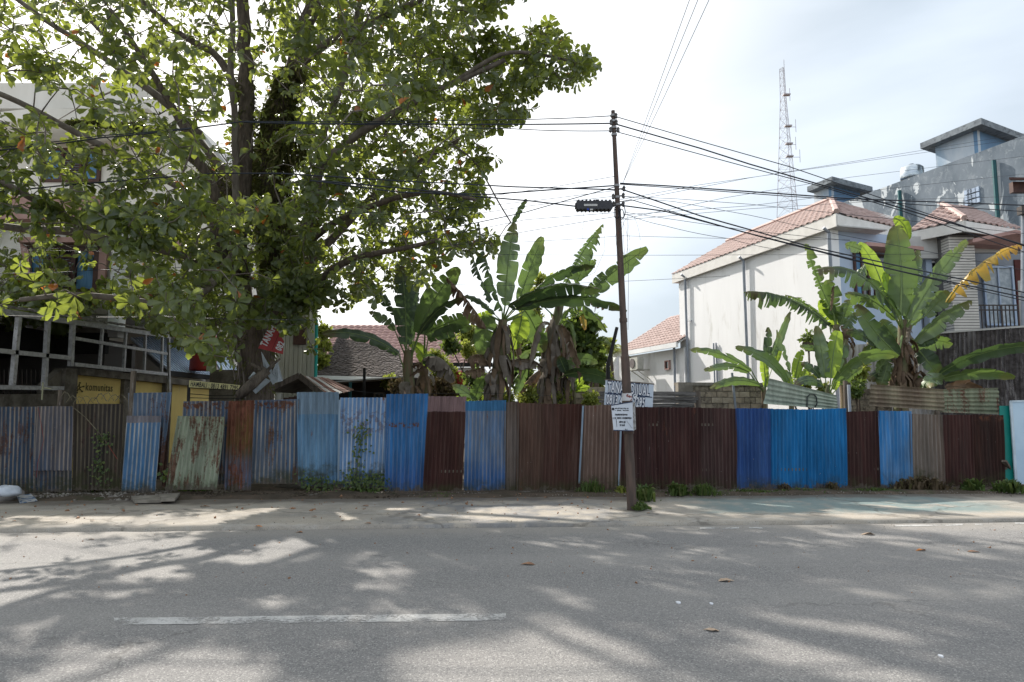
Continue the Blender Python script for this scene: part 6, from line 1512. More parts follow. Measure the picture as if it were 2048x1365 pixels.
# ---- red sign, broken panels and cut log by the trunk
RS = 14.9
rs_ = thing('sale_sign', P(545, 680, RS), 'tilted red land sale sign with white letters hanging on the tree trunk', 'sign')
q = [P(516, 696, RS), P(566, 710, RS), P(567, 672, RS), P(541, 648, RS)]
q = [P(517, 697, RS), P(566, 709, RS), P(568, 683, RS), P(556, 662, RS), P(541, 650, RS)]
m = MB(); m.slab(q, (0, -1, 0), -.015); m.build('board', sm('sign_red', (0.36, 0.05, 0.05), (0.30, 0.04, 0.045), 3, .6, .3), rs_)
dr = (P(546, 660, RS) - P(527, 697, RS)); up_ = Vector((-dr.z, 0, dr.x)).normalized(); s = RS / F
text('TANAH', M_wht, rs_, P(533, 695, RS) + Vector((0, -.02, 0)), dr, up_, 20 * s, .60, .008); text('082', M_wht, rs_, P(562, 703, RS) + Vector((0, -.02, 0)), dr, up_, 18 * s, .60, .008)
m = MB(); m.bar(P(545, 700, RS) + Vector((0, -.018, 0)), P(560, 664, RS) + Vector((0, -.018, 0)), .008, .004); m.build('divider', M_ink, rs_)
M_scrap = sm('scrap_panel', (0.45, 0.50, 0.54), (0.33, 0.37, 0.40), 4, .7, .3, c3=(.15, .14, .13), s3=10, lo3=.6, hi3=.7)
for i, (poly, lab) in enumerate([([(523, 704), (556, 762), (546, 770), (528, 735)], 'long triangular grey scrap board below the red sign'), ([(497, 773), (512, 788), (542, 762), (528, 755), (515, 758)], 'pale torn board folded at the foot of the trunk'), ([(555, 722), (566, 762), (556, 765), (546, 742)], 'small pale scrap board right of the red sign foot'), ([(497, 757), (508, 744), (512, 747), (502, 764)], 'small blue white scrap left of the cut log')]):
    w = [P(x, y, RS + .15 - .07 * i + (.08 if j % 2 else 0)) for j, (x, y) in enumerate(poly)]
    m = MB(); m.slab(w, (0, -1, 0), -.02); o = m.build('scrap_board', M_scrap, None, origin=w[0]); tag(o, lab, 'board')
m = MB(); m.tube([P(478, 792, 14.6), P(505, 768, 14.6), P(535, 740, 14.7)], [.10, .115, .10], 10); o = m.build('log', M_wood, None, origin=P(505, 768, 14.6), smooth=True); tag(o, 'pale cut log leaning against the tree trunk', 'log')
m = MB(); m.tube([P(534, 742, 14.7), P(548, 728, 14.7), P(560, 718, 14.7)], [.04, .03, .02], 6); m.tube([P(502, 728, 14.9), P(515, 735, 14.9), P(528, 742, 14.9)], .04, 6); o = m.build('stick', M_wood, None, origin=P(534, 742, 14.7)); tag(o, 'crossed dry sticks between the scrap boards', 'stick')
# ================================================================ banana plants
def ban_mat(name, c1, c2, tcol, mixf=.32, c3=None, rough=.42, spec=.4):
    t = NT(name); v = t.coord((1, 1, 1)); z = t.attr('tint')
    col = t.mix(t.ramp(t.noise(3, 4, vec=v), .35, .65), c1, c2)
    if c3: col = t.mix(t.ramp(t.math('ADD', z, t.math('MULTIPLY', t.noise(7, 4, vec=v), .25)), .88, 1.02), col, c3)
    # fine parallel veins across the blade
    if not name.endswith('dead'):
        sp = t.ramp(t.noise(26, 5, .75, vec=v), .66, .71); col = t.mix(t.math('MULTIPLY', sp, .55), col, (0.13, 0.10, 0.045))
    wv = t.ramp(t.attr('vein'), .0, 1.0, .9, 1.07); sc = t.n('ShaderNodeVectorMath', operation='SCALE'); t.l(col, sc.inputs[0]); t.l(wv, sc.inputs['Scale'])
    m = t.done(sc.outputs[0], rough, spec)
    tr = t.n('ShaderNodeBsdfTranslucent'); tr.inputs[0].default_value = (*tcol, 1); mx = t.n('ShaderNodeMixShader'); mx.inputs[0].default_value = mixf
    t.l(t.b.outputs[0], mx.inputs[1]); t.l(tr.outputs[0], mx.inputs[2]); t.l(mx.outputs[0], t.o.inputs[0]); return m
BMAT = {
 'dark': ban_mat('banana_leaf_dark', (0.042, 0.068, 0.042), (0.055, 0.085, 0.048), (0.08, 0.14, 0.035), .26, (0.10, 0.075, 0.03)),
 'mid': ban_mat('banana_leaf_green', (0.075, 0.115, 0.048), (0.10, 0.145, 0.055), (0.15, 0.24, 0.05), .34, (0.14, 0.12, 0.04)),
 'pale': ban_mat('banana_leaf_waxy', (0.15, 0.20, 0.115), (0.115, 0.165, 0.09), (0.16, 0.25, 0.06), .25, (0.16, 0.14, 0.06)),
 'bright': ban_mat('banana_leaf_young', (0.17, 0.27, 0.05), (0.22, 0.32, 0.05), (0.36, 0.50, 0.05), .45),
 'yellow': ban_mat('banana_leaf_yellow', (0.46, 0.29, 0.05), (0.26, 0.24, 0.06), (0.50, 0.32, 0.06), .35, (0.24, 0.13, 0.05)),
 'dead': ban_mat('banana_leaf_dead', (0.20, 0.145, 0.10), (0.13, 0.09, 0.065), (0.10, 0.06, 0.03), .15, rough=.9, spec=.1),
 'deadgrey': ban_mat('banana_leaf_grey', (0.22, 0.19, 0.16), (0.13, 0.11, 0.09), (0.06, 0.05, 0.03), .1, rough=.9, spec=.1)}
M_rib = sm('banana_midrib', (0.16, 0.22, 0.07), (0.12, 0.18, 0.06), 5, .5, .4); M_ribd = sm('banana_midrib_dry', (0.18, 0.13, 0.08), (.12, .09, .06), 5, .9)
M_stem = sm('banana_stem', (0.11, 0.13, 0.06), (0.17, 0.12, 0.075), 3, .7, .25, .4, 15, stretch=(3, 3, .5), c3=(.07, .045, .03), s3=4, lo3=.5, hi3=.65)
rb = random.Random(77)
def banana_leaf(plant, base, tip, width, mat='mid', ctrl=None, roll=0.0, fold=.35, tear=.25, droop=.0, pet=None, side=0, hang=0.0, ns=22, name='leaf', wpow=.55, label=None, wpk=.5):
    """base, ctrl, tip: (px,py,Y). width: full width in picture px. roll: turn of the blade about its rib (0 = flat towards the viewer).
       hang: how far torn strips droop; side: 1/-1 gives one half only."""
    A = P(*base); B = P(*tip)
    Cc = P(*ctrl) if ctrl else (A + B) / 2 + Vector((rb.uniform(-.04, .04), rb.uniform(-.05, .05), .05)) * (B - A).length
    if ctrl: Cc = Cc * 2 - (A + B) / 2 if False else Cc
    fn = lambda t: A * (1 - t) ** 2 + Cc * 2 * t * (1 - t) + B * t * t
    W_ = width / F * (A.y + B.y) / 2 / 2.0
    V = []; Fs = []; T = []; VE = []
    nc = 4
    seedv = rb.random() * 50
    ns = max(14, int(((B - A).length) / .09))
    def frame(t):
        p = fn(t); tg = (fn(min(1, t + .02)) - fn(max(0, t - .02))).normalized()
        vd = (p - Vector((0, 0, EYE))).normalized(); lat = tg.cross(vd)
        lat = lat.normalized() if lat.length > .05 else tg.cross(Vector((0, 0, 1))).normalized()
        nr = lat.cross(tg).normalized()
        if nr.dot(vd) > 0: nr = -nr
        l2 = lat * math.cos(roll) + nr * math.sin(roll); n2 = l2.cross(tg).normalized()
        return p, tg, l2, n2
    prof = lambda t: max(.02, (math.sin(math.pi * min(1, max(0, t)) ** wpk * .985 + .01 if wpk != .5 else math.pi * (.08 + .9 * t))) ) ** wpow
    for sgn in ((1, -1) if side == 0 else (side,)):
        i = 0; torn_prev = True
        while i < ns:
            run = rb.choice([1, 1, 1, 2, 3]) if tear > .7 else rb.choice([1, 2, 2, 3, 4]) if tear > .3 else rb.choice([2, 3, 4, 5, 6])
            run = min(run, ns - i); torn = rb.random() < max(tear, .15)
            dang = rb.uniform(-.16, .22) * (1 if tear < .7 else 1.6); hg = hang * rb.uniform(.3, 1.5); sh = (rb.uniform(.72, 1.02) if tear < .7 else rb.uniform(.5, 1.1)) if torn else 1.0
            steps = run + 1; rows = []
            for s in range(steps):
                t = (i + s) / ns; edge = (s == 0 or s == run)
                row = []
                for c in range(nc + 1):
                    k = c / nc
                    tt = t
                    if torn and edge: tt = t + (1 if s == 0 else -1) * (.16 if tear < .7 else .34) / ns * k * k * (run if run < 3 else 2) + .25 * k * k / ns
                    else: tt = t + .25 * k * k / ns
                    p, tg, l2, n2 = frame(min(1, tt))
                    w_ = W_ * prof(t) * (sh if torn else 1) * (1 - .22 * max(0, mnoise.noise((t * 14 + seedv, sgn * 3, 5)))) * (1 - (.10 * k if torn and edge else 0))
                    w_ *= 1 + .05 * mnoise.noise((t * 9 + seedv, sgn, 0))
                    a = fold * (k ** 1.3) + (dang if torn else 0) * k
                    q = p + l2 * sgn * w_ * k * math.cos(a * .9) - n2 * 0 + (n2 * -1 if n2.z > 0 else n2) * w_ * k * math.sin(a) * 1.0
                    q.z -= hg * w_ * k * k
                    q += n2 * (.022 * math.sin(t * 34 + seedv + sgn) * k + .03 * mnoise.noise((t * 5 + seedv, k * 2, sgn)) * k)
                    row.append(q); T.append(t if sgn > 0 else t); VE.append((i + s) % 2)
                rows.append(row)
            n0 = len(V)
            for row in rows: V.extend(row)
            for s in range(run):
                for c in range(nc): a = n0 + s * (nc + 1) + c; Fs.append((a, a + 1, a + nc + 2, a + nc + 1))
            i += run
    m = MB(); m.v = [tuple(v) for v in V]; m.f = Fs; m.a = T
    lf = m.build(name, BMAT[mat], plant, smooth=True, attr='tint')
    at = lf.data.attributes.new('vein', 'FLOAT', 'POINT'); at.data.foreach_set('value', VE)
    if label: lf['label'] = label
    m = MB(); L = [fn(t) for t in np.linspace(0, .97, 14)]; r0 = max(.012, W_ * .075); rad = list(np.linspace(r0, .005, 14))
    if pet: 
        pp = P(*pet); Q = [pp * (1 - k) + A * k + (A - fn(.1)) * 0 for k in (0, .35, .7)]; L = Q + L; rad = [r0 * 1.8, r0 * 1.4, r0 * 1.15] + rad
    m.tube(L, rad, 5); m.build('midrib', M_ribd if mat.startswith('dead') else M_rib, lf)
    return lf
def bstem(plant, pts, r0, r1):
    w = [P(*p) for p in pts]; m = MB(); n = len(w)
    for a in range(3):
        pass
    L = []; rad = []
    for i in range(n - 1):
        for k in range(4): f = k / 4; L.append(w[i] * (1 - f) + w[i + 1] * f)
    L.append(w[-1]); rad = [r0 + (r1 - r0) * i / (len(L) - 1) for i in range(len(L))]
    m.tube(L, rad, 12); return m.build('stem', M_stem, plant, smooth=True)
def skirt(plant, pts, n, ln, r, mat='deadgrey', wmul=1.0):
    """dry leaf sheaths hanging round the stem"""
    w = [P(*p) for p in pts]
    for _ in range(n):
        k = rb.random() * (len(w) - 1); i = int(k); f = k - i; c = w[i] * (1 - f) + w[i + 1] * f; an = rb.uniform(math.pi, 2 * math.pi) if rb.random() < .8 else rb.uniform(0, math.pi)
        o_ = Vector((math.cos(an), math.sin(an), 0)); p = c + o_ * r; l = ln * rb.uniform(.5, 1.3); wd = rb.uniform(.04, .10) * wmul; side = Vector((-o_.y, o_.x, 0))
        V = []; seg = 5
        for s in range(seg + 1):
            q = s / seg; ctr = p + o_ * (.10 * math.sin(q * 2.4) + .05 * q) + side * .07 * mnoise.noise((p.x * 9, q * 2, _)) + Vector((0, 0, -l * q)); tw_ = 1.2 * mnoise.noise((_ * 3.3, q * 1.5, 2)); sv = (side * math.cos(tw_) + o_ * math.sin(tw_)) * wd * (1 - .6 * q ** 2) * (1 + .4 * mnoise.noise((q * 5, _, 1)))
            V += [ctr - sv, ctr + o_ * .012, ctr + sv]
        Fs = []
        for s in range(seg):
            for c_ in range(2): a = s * 3 + c_; Fs.append((a, a + 1, a + 4, a + 3))
        m = MB(); m.v = [tuple(v) for v in V]; m.f = Fs; m.a = [.3] * len(V)
        ob = m.build('dry_leaf', BMAT[mat if rb.random() < .7 else 'dead'], plant, smooth=True, attr='tint')
GA = 'banana plants behind the fence'
# --- A
YA = 17.0
pA_ = thing('banana_plant', down(P(815, 800, YA)), 'left banana plant whose dark horizontal leaf points left over the shingle roof', 'banana plant', GA)
bstem(pA_, [(822, 860, YA), (820, 790, YA), (815, 735, YA), (818, 700, YA)], .17, .11); bstem(pA_, [(852, 860, YA + .5), (850, 790, YA + .5), (846, 725, YA + .5)], .15, .10)
S0 = (815, 730, YA)
L = banana_leaf
L(pA_, (813, 690, YA), (803, 532, YA + .3), 50, 'dark', roll=.2, fold=.2, tear=.25, pet=S0)
L(pA_, (832, 655, YA + .3), (836, 560, YA + .6), 24, 'dark', roll=.7, pet=(820, 720, YA))
L(pA_, (838, 668, YA - .2), (918, 536, YA - .4), 54, 'mid', ctrl=(864, 590, YA - .3), fold=.25, tear=.2, pet=(818, 725, YA))
L(pA_, (836, 672, YA - .3), (925, 596, YA - 1.0), 30, 'dark', ctrl=(868, 612, YA - .7), roll=.9, fold=.3, tear=.25, pet=(820, 725, YA))
L(pA_, (850, 668, YA), (948, 632, YA - .4), 46, 'mid', ctrl=(900, 640, YA), roll=.3, fold=.4, tear=.35, pet=(848, 725, YA + .5))
L(pA_, (856, 680, YA + .2), (944, 655, YA), 30, 'dark', ctrl=(900, 655, YA), roll=.3, tear=.35, pet=(848, 730, YA + .5))
L(pA_, (797, 708, YA - .3), (645, 668, YA - 1.6), 30, 'dark', ctrl=(730, 655, YA - .9), roll=.55, fold=.35, tear=.1, pet=(812, 748, YA))
L(pA_, (790, 662, YA + .3), (738, 624, YA + .1), 28, 'pale', ctrl=(768, 628, YA + .2), roll=.5, tear=.5, pet=(812, 715, YA))
L(pA_, (790, 630, YA + .6), (735, 560, YA + .9), 26, 'dark', roll=.5, tear=.4, pet=(812, 700, YA))
L(pA_, (818, 690, YA + .4), (852, 740, YA + .2), 26, 'bright', ctrl=(845, 690, YA + .3), tear=.3, pet=(816, 715, YA))
L(pA_, (848, 718, YA - .2), (910, 762, YA - .5), 34, 'deadgrey', ctrl=(890, 700, YA - .4), roll=.7, fold=.9, tear=.4, hang=1.1, pet=(822, 760, YA))
L(pA_, (820, 752, YA - .15), (862, 728, YA - .2), 10, 'dead', roll=.8)
L(pA_, (850, 730, YA), (872, 722, YA - .2), 24, 'dark', ctrl=(858, 712, YA - .1))
skirt(pA_, [(820, 760, YA), (822, 810, YA)], 12, .5, .17); skirt(pA_, [(850, 745, YA + .5), (852, 800, YA + .5)], 12, .5, .15)
# --- B
YB = 16.6
pB = thing('banana_plant', down(P(985, 800, YB)), 'tallest central banana plant with a broad upright leaf and furled tip', 'banana plant', GA)
bstem(pB, [(985, 870, YB), (990, 800, YB), (1000, 700, YB), (1006, 640, YB)], .19, .11)
S0 = (1005, 645, YB)
L(pB, (1010, 612, YB), (1031, 447, YB + .2), 46, 'pale', ctrl=(1013, 520, YB), roll=.15, fold=.2, tear=.35, pet=S0)
L(pB, (1024, 450, YB + .2), (1053, 398, YB + .2), 15, 'mid', roll=.6, tear=.2)
L(pB, (1036, 606, YB + .2), (1085, 474, YB + .3), 38, 'mid', ctrl=(1060, 535, YB + .2), roll=.2, fold=.3, tear=.25, pet=S0)
L(pB, (1004, 622, YB - .1), (957, 446, YB - .3), 34, 'dark', ctrl=(970, 545, YB - .3), roll=.6, fold=.7, tear=.75, hang=.9, pet=S0)
L(pB, (985, 600, YB - .3), (942, 500, YB - .5), 22, 'dark', ctrl=(958, 560, YB - .3), roll=.8, fold=.7, tear=.8, hang=.8)
L(pB, (1018, 614, YB - .3), (1200, 580, YB - 1.1), 44, 'dark', ctrl=(1100, 552, YB - .9), roll=.85, fold=.35, tear=.35, hang=.25, pet=S0, wpow=.45)
L(pB, (1030, 620, YB - .2), (1254, 622, YB - 1.2), 34, 'dark', ctrl=(1150, 574, YB - .9), roll=.8, fold=.4, tear=.2, pet=S0, wpow=.45)
L(pB, (1050, 622, YB + .3), (1086, 705, YB + .5), 42, 'mid', ctrl=(1072, 650, YB + .4), roll=0, fold=.15, tear=.1, pet=S0)
L(pB, (1044, 632, YB), (1026, 698, YB + .2), 44, 'bright', ctrl=(1040, 660, YB + .1), roll=0, fold=.15, tear=.2, pet=S0)
L(pB, (982, 632, YB), (968, 718, YB + .2), 46, 'mid', ctrl=(965, 665, YB + .1), fold=.15, tear=.25, pet=S0)
L(pB, (990, 630, YB + .1), (925, 594, YB - .2), 18, 'dark', ctrl=(952, 588, YB), roll=.8, tear=.3, pet=S0)
L(pB, (952, 638, YB + .2), (985, 628, YB + .2), 22, 'bright', tear=.3)
L(pB, (893, 556, YB - .5), (972, 655, YB - .2), 32, 'dead', ctrl=(930, 590, YB - .4), roll=.7, fold=.9, tear=.75, hang=.9)
skirt(pB, [(1006, 650, YB), (1002, 700, YB), (992, 780, YB)], 34, .85, .15); skirt(pB, [(1000, 700, YB), (988, 800, YB)], 16, .5, .19)
L(pB, (975, 730, YB - .1), (938, 726, YB - .2), 34, 'dead', ctrl=(955, 700, YB - .1), fold=.8, tear=.6, hang=.8)
L(pB, (970, 742, YB - .1), (930, 745, YB - .2), 26, 'dead', fold=.8, tear=.5, hang=.6)
L(pB, (1020, 722, YB + .1), (1072, 728, YB + .2), 24, 'deadgrey', fold=.6, tear=.3, hang=.4)
L(pB, (1040, 745, YB + .5), (1010, 700, YB + .4), 20, 'mid', tear=.4, pet=(1000, 800, YB)); L(pB, (1052, 738, YB + .5), (1030, 790, YB + .3), 22, 'mid', tear=.4)
L(pB, (1010, 770, YB + .4), (1065, 700, YB + .6), 22, 'pale', ctrl=(1030, 715, YB + .4), tear=.4, roll=.6)
# --- C
YC = 17.4
pC = thing('banana_plant', down(P(1100, 800, YC)), 'banana plant just left of the pole with shredded leaf and heavy dry skirt', 'banana plant', GA)
bstem(pC, [(1075, 880, YC), (1080, 800, YC), (1098, 720, YC), (1113, 640, YC), (1122, 600, YC)], .20, .10); bstem(pC, [(1115, 870, YC + .3), (1118, 790, YC + .3), (1118, 720, YC + .3)], .16, .11)
S0 = (1116, 640, YC)
L(pC, (1130, 572, YC - .2), (1206, 449, YC - .5), 40, 'pale', ctrl=(1162, 500, YC - .4), roll=.25, fold=.25, tear=.95, hang=.8, pet=S0, label='shredded dry leaf like a comb')
L(pC, (1150, 575, YC), (1196, 462, YC - .3), 26, 'pale', ctrl=(1172, 520, YC - .2), roll=.4, fold=.3, tear=.95, hang=.7)
L(pC, (1165, 600, YC - .4), (1295, 497, YC - 1.2), 46, 'pale', ctrl=(1225, 540, YC - .8), roll=.5, fold=.25, tear=.45, pet=S0, wpow=.45)
L(pC, (1062, 590, YC - .2), (1190, 532, YC - .6), 30, 'dark', ctrl=(1118, 530, YC - .4), roll=.7, fold=.5, tear=.6, pet=S0)
L(pC, (1150, 565, YC + .2), (1192, 520, YC + .2), 22, 'mid', tear=.5)
L(pC, (1158, 628, YC), (1206, 638, YC - .2), 20, 'mid', ctrl=(1180, 625, YC), roll=.5, pet=S0)
L(pC, (1160, 620, YC + .1), (1170, 660, YC - .2), 14, 'yellow', tear=.3)
L(pC, (1175, 600, YC), (1215, 612, YC - .2), 22, 'dead', tear=.9, hang=.8)
L(pC, (1122, 740, YC - .2), (1196, 726, YC - .6), 30, 'pale', ctrl=(1160, 702, YC - .4), roll=.4, tear=.35, pet=(1108, 760, YC))
L(pC, (1130, 750, YC - .4), (1240, 772, YC - 1.3), 34, 'dark', ctrl=(1185, 735, YC - .9), roll=.6, tear=.25, pet=(1108, 765, YC), wpow=.45)
L(pC, (1132, 745, YC - .3), (1118, 712, YC - .5), 24, 'dark', tear=.3)
L(pC, (1090, 700, YC - .1), (1062, 640, YC - .2), 26, 'mid', roll=.3, tear=.4); L(pC, (1105, 690, YC - .1), (1090, 755, YC - .3), 18, 'deadgrey', fold=.8, tear=.6, hang=.3)
L(pC, (1085, 735, YC - .2), (1025, 728, YC - .5), 22, 'deadgrey', ctrl=(1050, 710, YC - .4), fold=.8, tear=.3, hang=.8); L(pC, (1080, 742, YC - .2), (1040, 785, YC - .3), 26, 'dead', fold=.7, tear=.3, hang=.4)
skirt(pC, [(1114, 640, YC), (1102, 700, YC), (1085, 790, YC)], 52, .85, .17, wmul=1.2); skirt(pC, [(1118, 700, YC + .3), (1118, 800, YC + .3)], 34, .7, .17, wmul=1.2); skirt(pC, [(1135, 700, YC), (1138, 760, YC)], 12, .6, .05)
# small young ones behind
pY = thing('banana_plant', down(P(1150, 820, 17.8)), 'young bright banana plant before the tan block wall', 'banana plant', GA); bstem(pY, [(1148, 860, 17.8), (1148, 780, 17.8)], .06, .04)
for tx_, ty_, w_, mt_ in ((1128, 745, 16, 'bright'), (1150, 735, 16, 'mid'), (1172, 750, 16, 'bright'), (1180, 775, 16, 'bright'), (1120, 772, 14, 'mid')): L(pY, (1148, 782, 17.8), (tx_, ty_, 17.6), w_, mt_, tear=.3, pet=(1148, 800, 17.8))
for k_, (bx_p, cx_p, cy_p, tx_p, ty_p, w_, mt_, pl_) in enumerate([(1000, 985, 690, 962, 742, 22, 'deadgrey', pB), (1015, 1035, 690, 1040, 760, 20, 'dead', pB), (1120, 1150, 700, 1158, 765, 22, 'dead', pC), (1100, 1075, 660, 1058, 735, 20, 'deadgrey', pC), (825, 850, 740, 858, 790, 18, 'dead', pA_), (1125, 1140, 660, 1150, 700, 16, 'mid', pC), (995, 960, 660, 940, 690, 20, 'mid', pB), (1118, 1150, 600, 1215, 665, 24, 'mid', pC)]):
    L(pl_, (bx_p, (650 if pl_ is not pA_ else 735), 17.0), (tx_p, ty_p, 16.7), w_, mt_, ctrl=(cx_p, cy_p - 40, 16.8), roll=.6, fold=.8, tear=.6, hang=.6)
pY = thing('banana_plant', down(P(955, 820, 16.8)), 'young pale leaved banana plant between the left and central plants', 'banana plant', GA); bstem(pY, [(960, 860, 16.8), (960, 800, 16.8)], .06, .04)
L(pY, (950, 800, 16.8), (975, 752, 16.6), 34, 'mid', ctrl=(955, 765, 16.7), tear=.4); L(pY, (955, 805, 16.8), (905, 772, 16.6), 26, 'pale', ctrl=(930, 778, 16.7), roll=.5, tear=.3); L(pY, (965, 803, 16.8), (1000, 770, 16.8), 20, 'bright', tear=.3); L(pY, (950, 806, 16.7), (900, 800, 16.6), 20, 'bright', tear=.4)
# --- D (tall one at the right)
YD = 17.3
pD = thing('banana_plant', down(P(1803, 800, YD)), 'tall right banana plant with a giant upright leaf and an orange withered one', 'banana plant', GA)
bstem(pD, [(1800, 890, YD), (1803, 770, YD), (1806, 690, YD), (1805, 640, YD)], .19, .10)
S0 = (1806, 665, YD)
L(pD, (1801, 632, YD - .2), (1793, 452, YD + .1), 62, 'mid', ctrl=(1806, 540, YD - .1), roll=.1, fold=.2, tear=.12, pet=S0, wpow=.45)
L(pD, (1787, 436, YD + .2), (1818, 480, YD + .1), 26, 'bright', ctrl=(1810, 440, YD + .1), roll=.2, tear=.1)
L(pD, (1822, 600, YD), (1800, 470, YD + .2), 34, 'mid', ctrl=(1832, 520, YD + .1), roll=.7, fold=.7, tear=.8, hang=.5)
L(pD, (1770, 592, YD), (1718, 486, YD + .2), 32, 'bright', ctrl=(1752, 520, YD + .1), roll=.3, fold=.3, tear=.2, pet=S0)
L(pD, (1790, 620, YD + .1), (1768, 545, YD), 24, 'bright', roll=.4, tear=.4, pet=S0)
L(pD, (1722, 500, YD + .1), (1690, 490, YD), 24, 'pale', tear=.5); L(pD, (1730, 530, YD), (1712, 565, YD), 30, 'pale', fold=.8, tear=.8, hang=.8)
L(pD, (1797, 634, YD - .3), (1634, 540, YD - 1.6), 36, 'dark', ctrl=(1722, 512, YD - 1.0), roll=.7, fold=.6, tear=.6, hang=.7, pet=S0, wpow=.4)
L(pD, (1792, 640, YD - .2), (1690, 588, YD - .5), 34, 'mid', ctrl=(1735, 582, YD - .4), roll=.5, fold=.6, tear=.6, hang=.4, pet=S0)
L(pD, (1797, 712, YD - .5), (1712, 610, YD - .5), 40, 'dark', ctrl=(1752, 672, YD - .6), roll=.2, fold=.3, tear=.35, pet=S0)
L(pD, (1820, 640, YD - .2), (1934, 482, YD - .5), 38, 'pale', ctrl=(1868, 550, YD - .4), roll=.3, fold=.3, tear=.4, pet=S0)
L(pD, (1850, 632, YD), (1900, 585, YD - .2), 40, 'pale', ctrl=(1878, 600, YD), roll=.2, fold=.2, tear=.3, pet=S0)
L(pD, (1893, 606, YD - .3), (2044, 488, YD - 1.2), 42, 'yellow', ctrl=(1945, 520, YD - .8), roll=.6, fold=.7, tear=.85, hang=.7, side=0, label='orange withered ragged leaf')
L(pD, (1832, 684, YD - .3), (1944, 602, YD - 1.0), 38, 'pale', ctrl=(1885, 622, YD - .7), roll=.5, fold=.5, tear=.4, hang=.25, pet=S0)
for a_ in ([(1800, 690, YD + .4), (1762, 640, YD + .5), 44, 'dark', None], [(1815, 660, YD + .4), (1862, 560, YD + .6), 40, 'mid', (1835, 600, YD + .5)], [(1822, 700, YD + .3), (1905, 690, YD + .2), 36, 'mid', (1865, 670, YD + .2)], [(1800, 740, YD + .3), (1735, 760, YD + .2), 34, 'dark', (1765, 735, YD + .2)], [(1820, 745, YD + .2), (1862, 790, YD), 30, 'dark', None], [(1795, 700, YD + .5), (1735, 690, YD + .6), 34, 'pale', (1765, 668, YD + .5)], [(1812, 640, YD + .3), (1836, 500, YD + .5), 38, 'dark', (1832, 560, YD + .4)]):
    L(pD, a_[0], a_[1], a_[2], a_[3], ctrl=a_[4], roll=.35, fold=.4, tear=.45, hang=.2)
L(pD, (1836, 690, YD - .2), (1880, 672, YD - .5), 26, 'dark', tear=.5)
L(pD, (1880, 748, YD - .4), (2100, 692, YD - 1.8), 32, 'dark', ctrl=(1970, 686, YD - 1.1), roll=.6, fold=.35, tear=.2, pet=(1830, 790, YD), wpow=.45)
L(pD, (1886, 758, YD - .5), (2030, 755, YD - 1.2), 28, 'mid', ctrl=(1950, 735, YD - .9), roll=.5, fold=.35, tear=.2, pet=(1830, 800, YD), wpow=.45)
L(pD, (1838, 702, YD + .2), (1878, 752, YD), 42, 'dark', ctrl=(1850, 715, YD), fold=.2, tear=.2)
L(pD, (1885, 762, YD - .6), (1862, 775, YD - 1.9), 34, 'pale', ctrl=(1850, 748, YD - 1.4), roll=.3, fold=.6, tear=.2)
L(pD, (1900, 775, YD + .3), (1950, 776, YD + .3), 14, 'dead', ctrl=(1930, 752, YD), tear=.5)
L(pD, (1890, 775, YD + .2), (1990, 800, YD + .2), 30, 'dead', ctrl=(1930, 765, YD), tear=.4)
L(pD, (1760, 700, YD + .3), (1692, 665, YD + .2), 26, 'dark', ctrl=(1725, 660, YD), tear=.35, roll=.4); L(pD, (1765, 712, YD + .3), (1725, 700, YD + .4), 40, 'pale', tear=.3); L(pD, (1775, 730, YD), (1760, 775, YD), 32, 'mid', tear=.3)
L(pD, (1752, 745, YD + .1), (1790, 705, YD), 28, 'mid', tear=.4, roll=.3)
skirt(pD, [(1806, 672, YD), (1805, 720, YD), (1803, 775, YD)], 40, .55, .17, 'dead'); skirt(pD, [(1830, 730, YD - .2), (1845, 760, YD - .2)], 9, .35, .04, 'dead', 1.5)
L(pD, (1822, 650, YD - .3), (1815, 690, YD - .35), 16, 'deadgrey', fold=.8, tear=.8, hang=.3)
# --- E
YE = 18.2
pE = thing('banana_plant', down(P(1690, 800, YE)), 'banana plant whose ragged comb like leaf hangs over the white wall', 'banana plant', GA)
bstem(pE, [(1695, 890, YE), (1692, 790, YE), (1680, 700, YE), (1670, 650, YE)], .17, .09)
S0 = (1672, 665, YE)
L(pE, (1665, 655, YE - .3), (1490, 584, YE - 1.6), 36, 'dark', ctrl=(1580, 578, YE - 1.0), roll=.65, fold=.8, tear=.85, hang=1.0, pet=S0, wpow=.4)
L(pE, (1655, 645, YE - .2), (1570, 590, YE - .8), 26, 'mid', ctrl=(1610, 600, YE - .5), roll=.5, fold=.6, tear=.8, hang=.8)
L(pE, (1668, 630, YE), (1612, 488, YE - .1), 34, 'mid', ctrl=(1632, 560, YE - .1), roll=.4, fold=.5, tear=.75, hang=.2, pet=S0)
L(pE, (1672, 640, YE + .1), (1655, 560, YE + .1), 44, 'mid', fold=.2, tear=.4, pet=S0); L(pE, (1680, 650, YE), (1700, 600, YE - .1), 34, 'mid', tear=.5, pet=S0)
L(pE, (1675, 655, YE + .2), (1640, 600, YE + .2), 34, 'bright', tear=.4); L(pE, (1688, 660, YE - .2), (1712, 625, YE - .3), 24, 'pale', tear=.8, hang=.5)
L(pE, (1668, 572, YE - .5), (1662, 622, YE - .5), 12, 'dead', fold=.9, tear=.7)
skirt(pE, [(1680, 650, YE), (1690, 690, YE)], 18, .4, .13, 'dead')
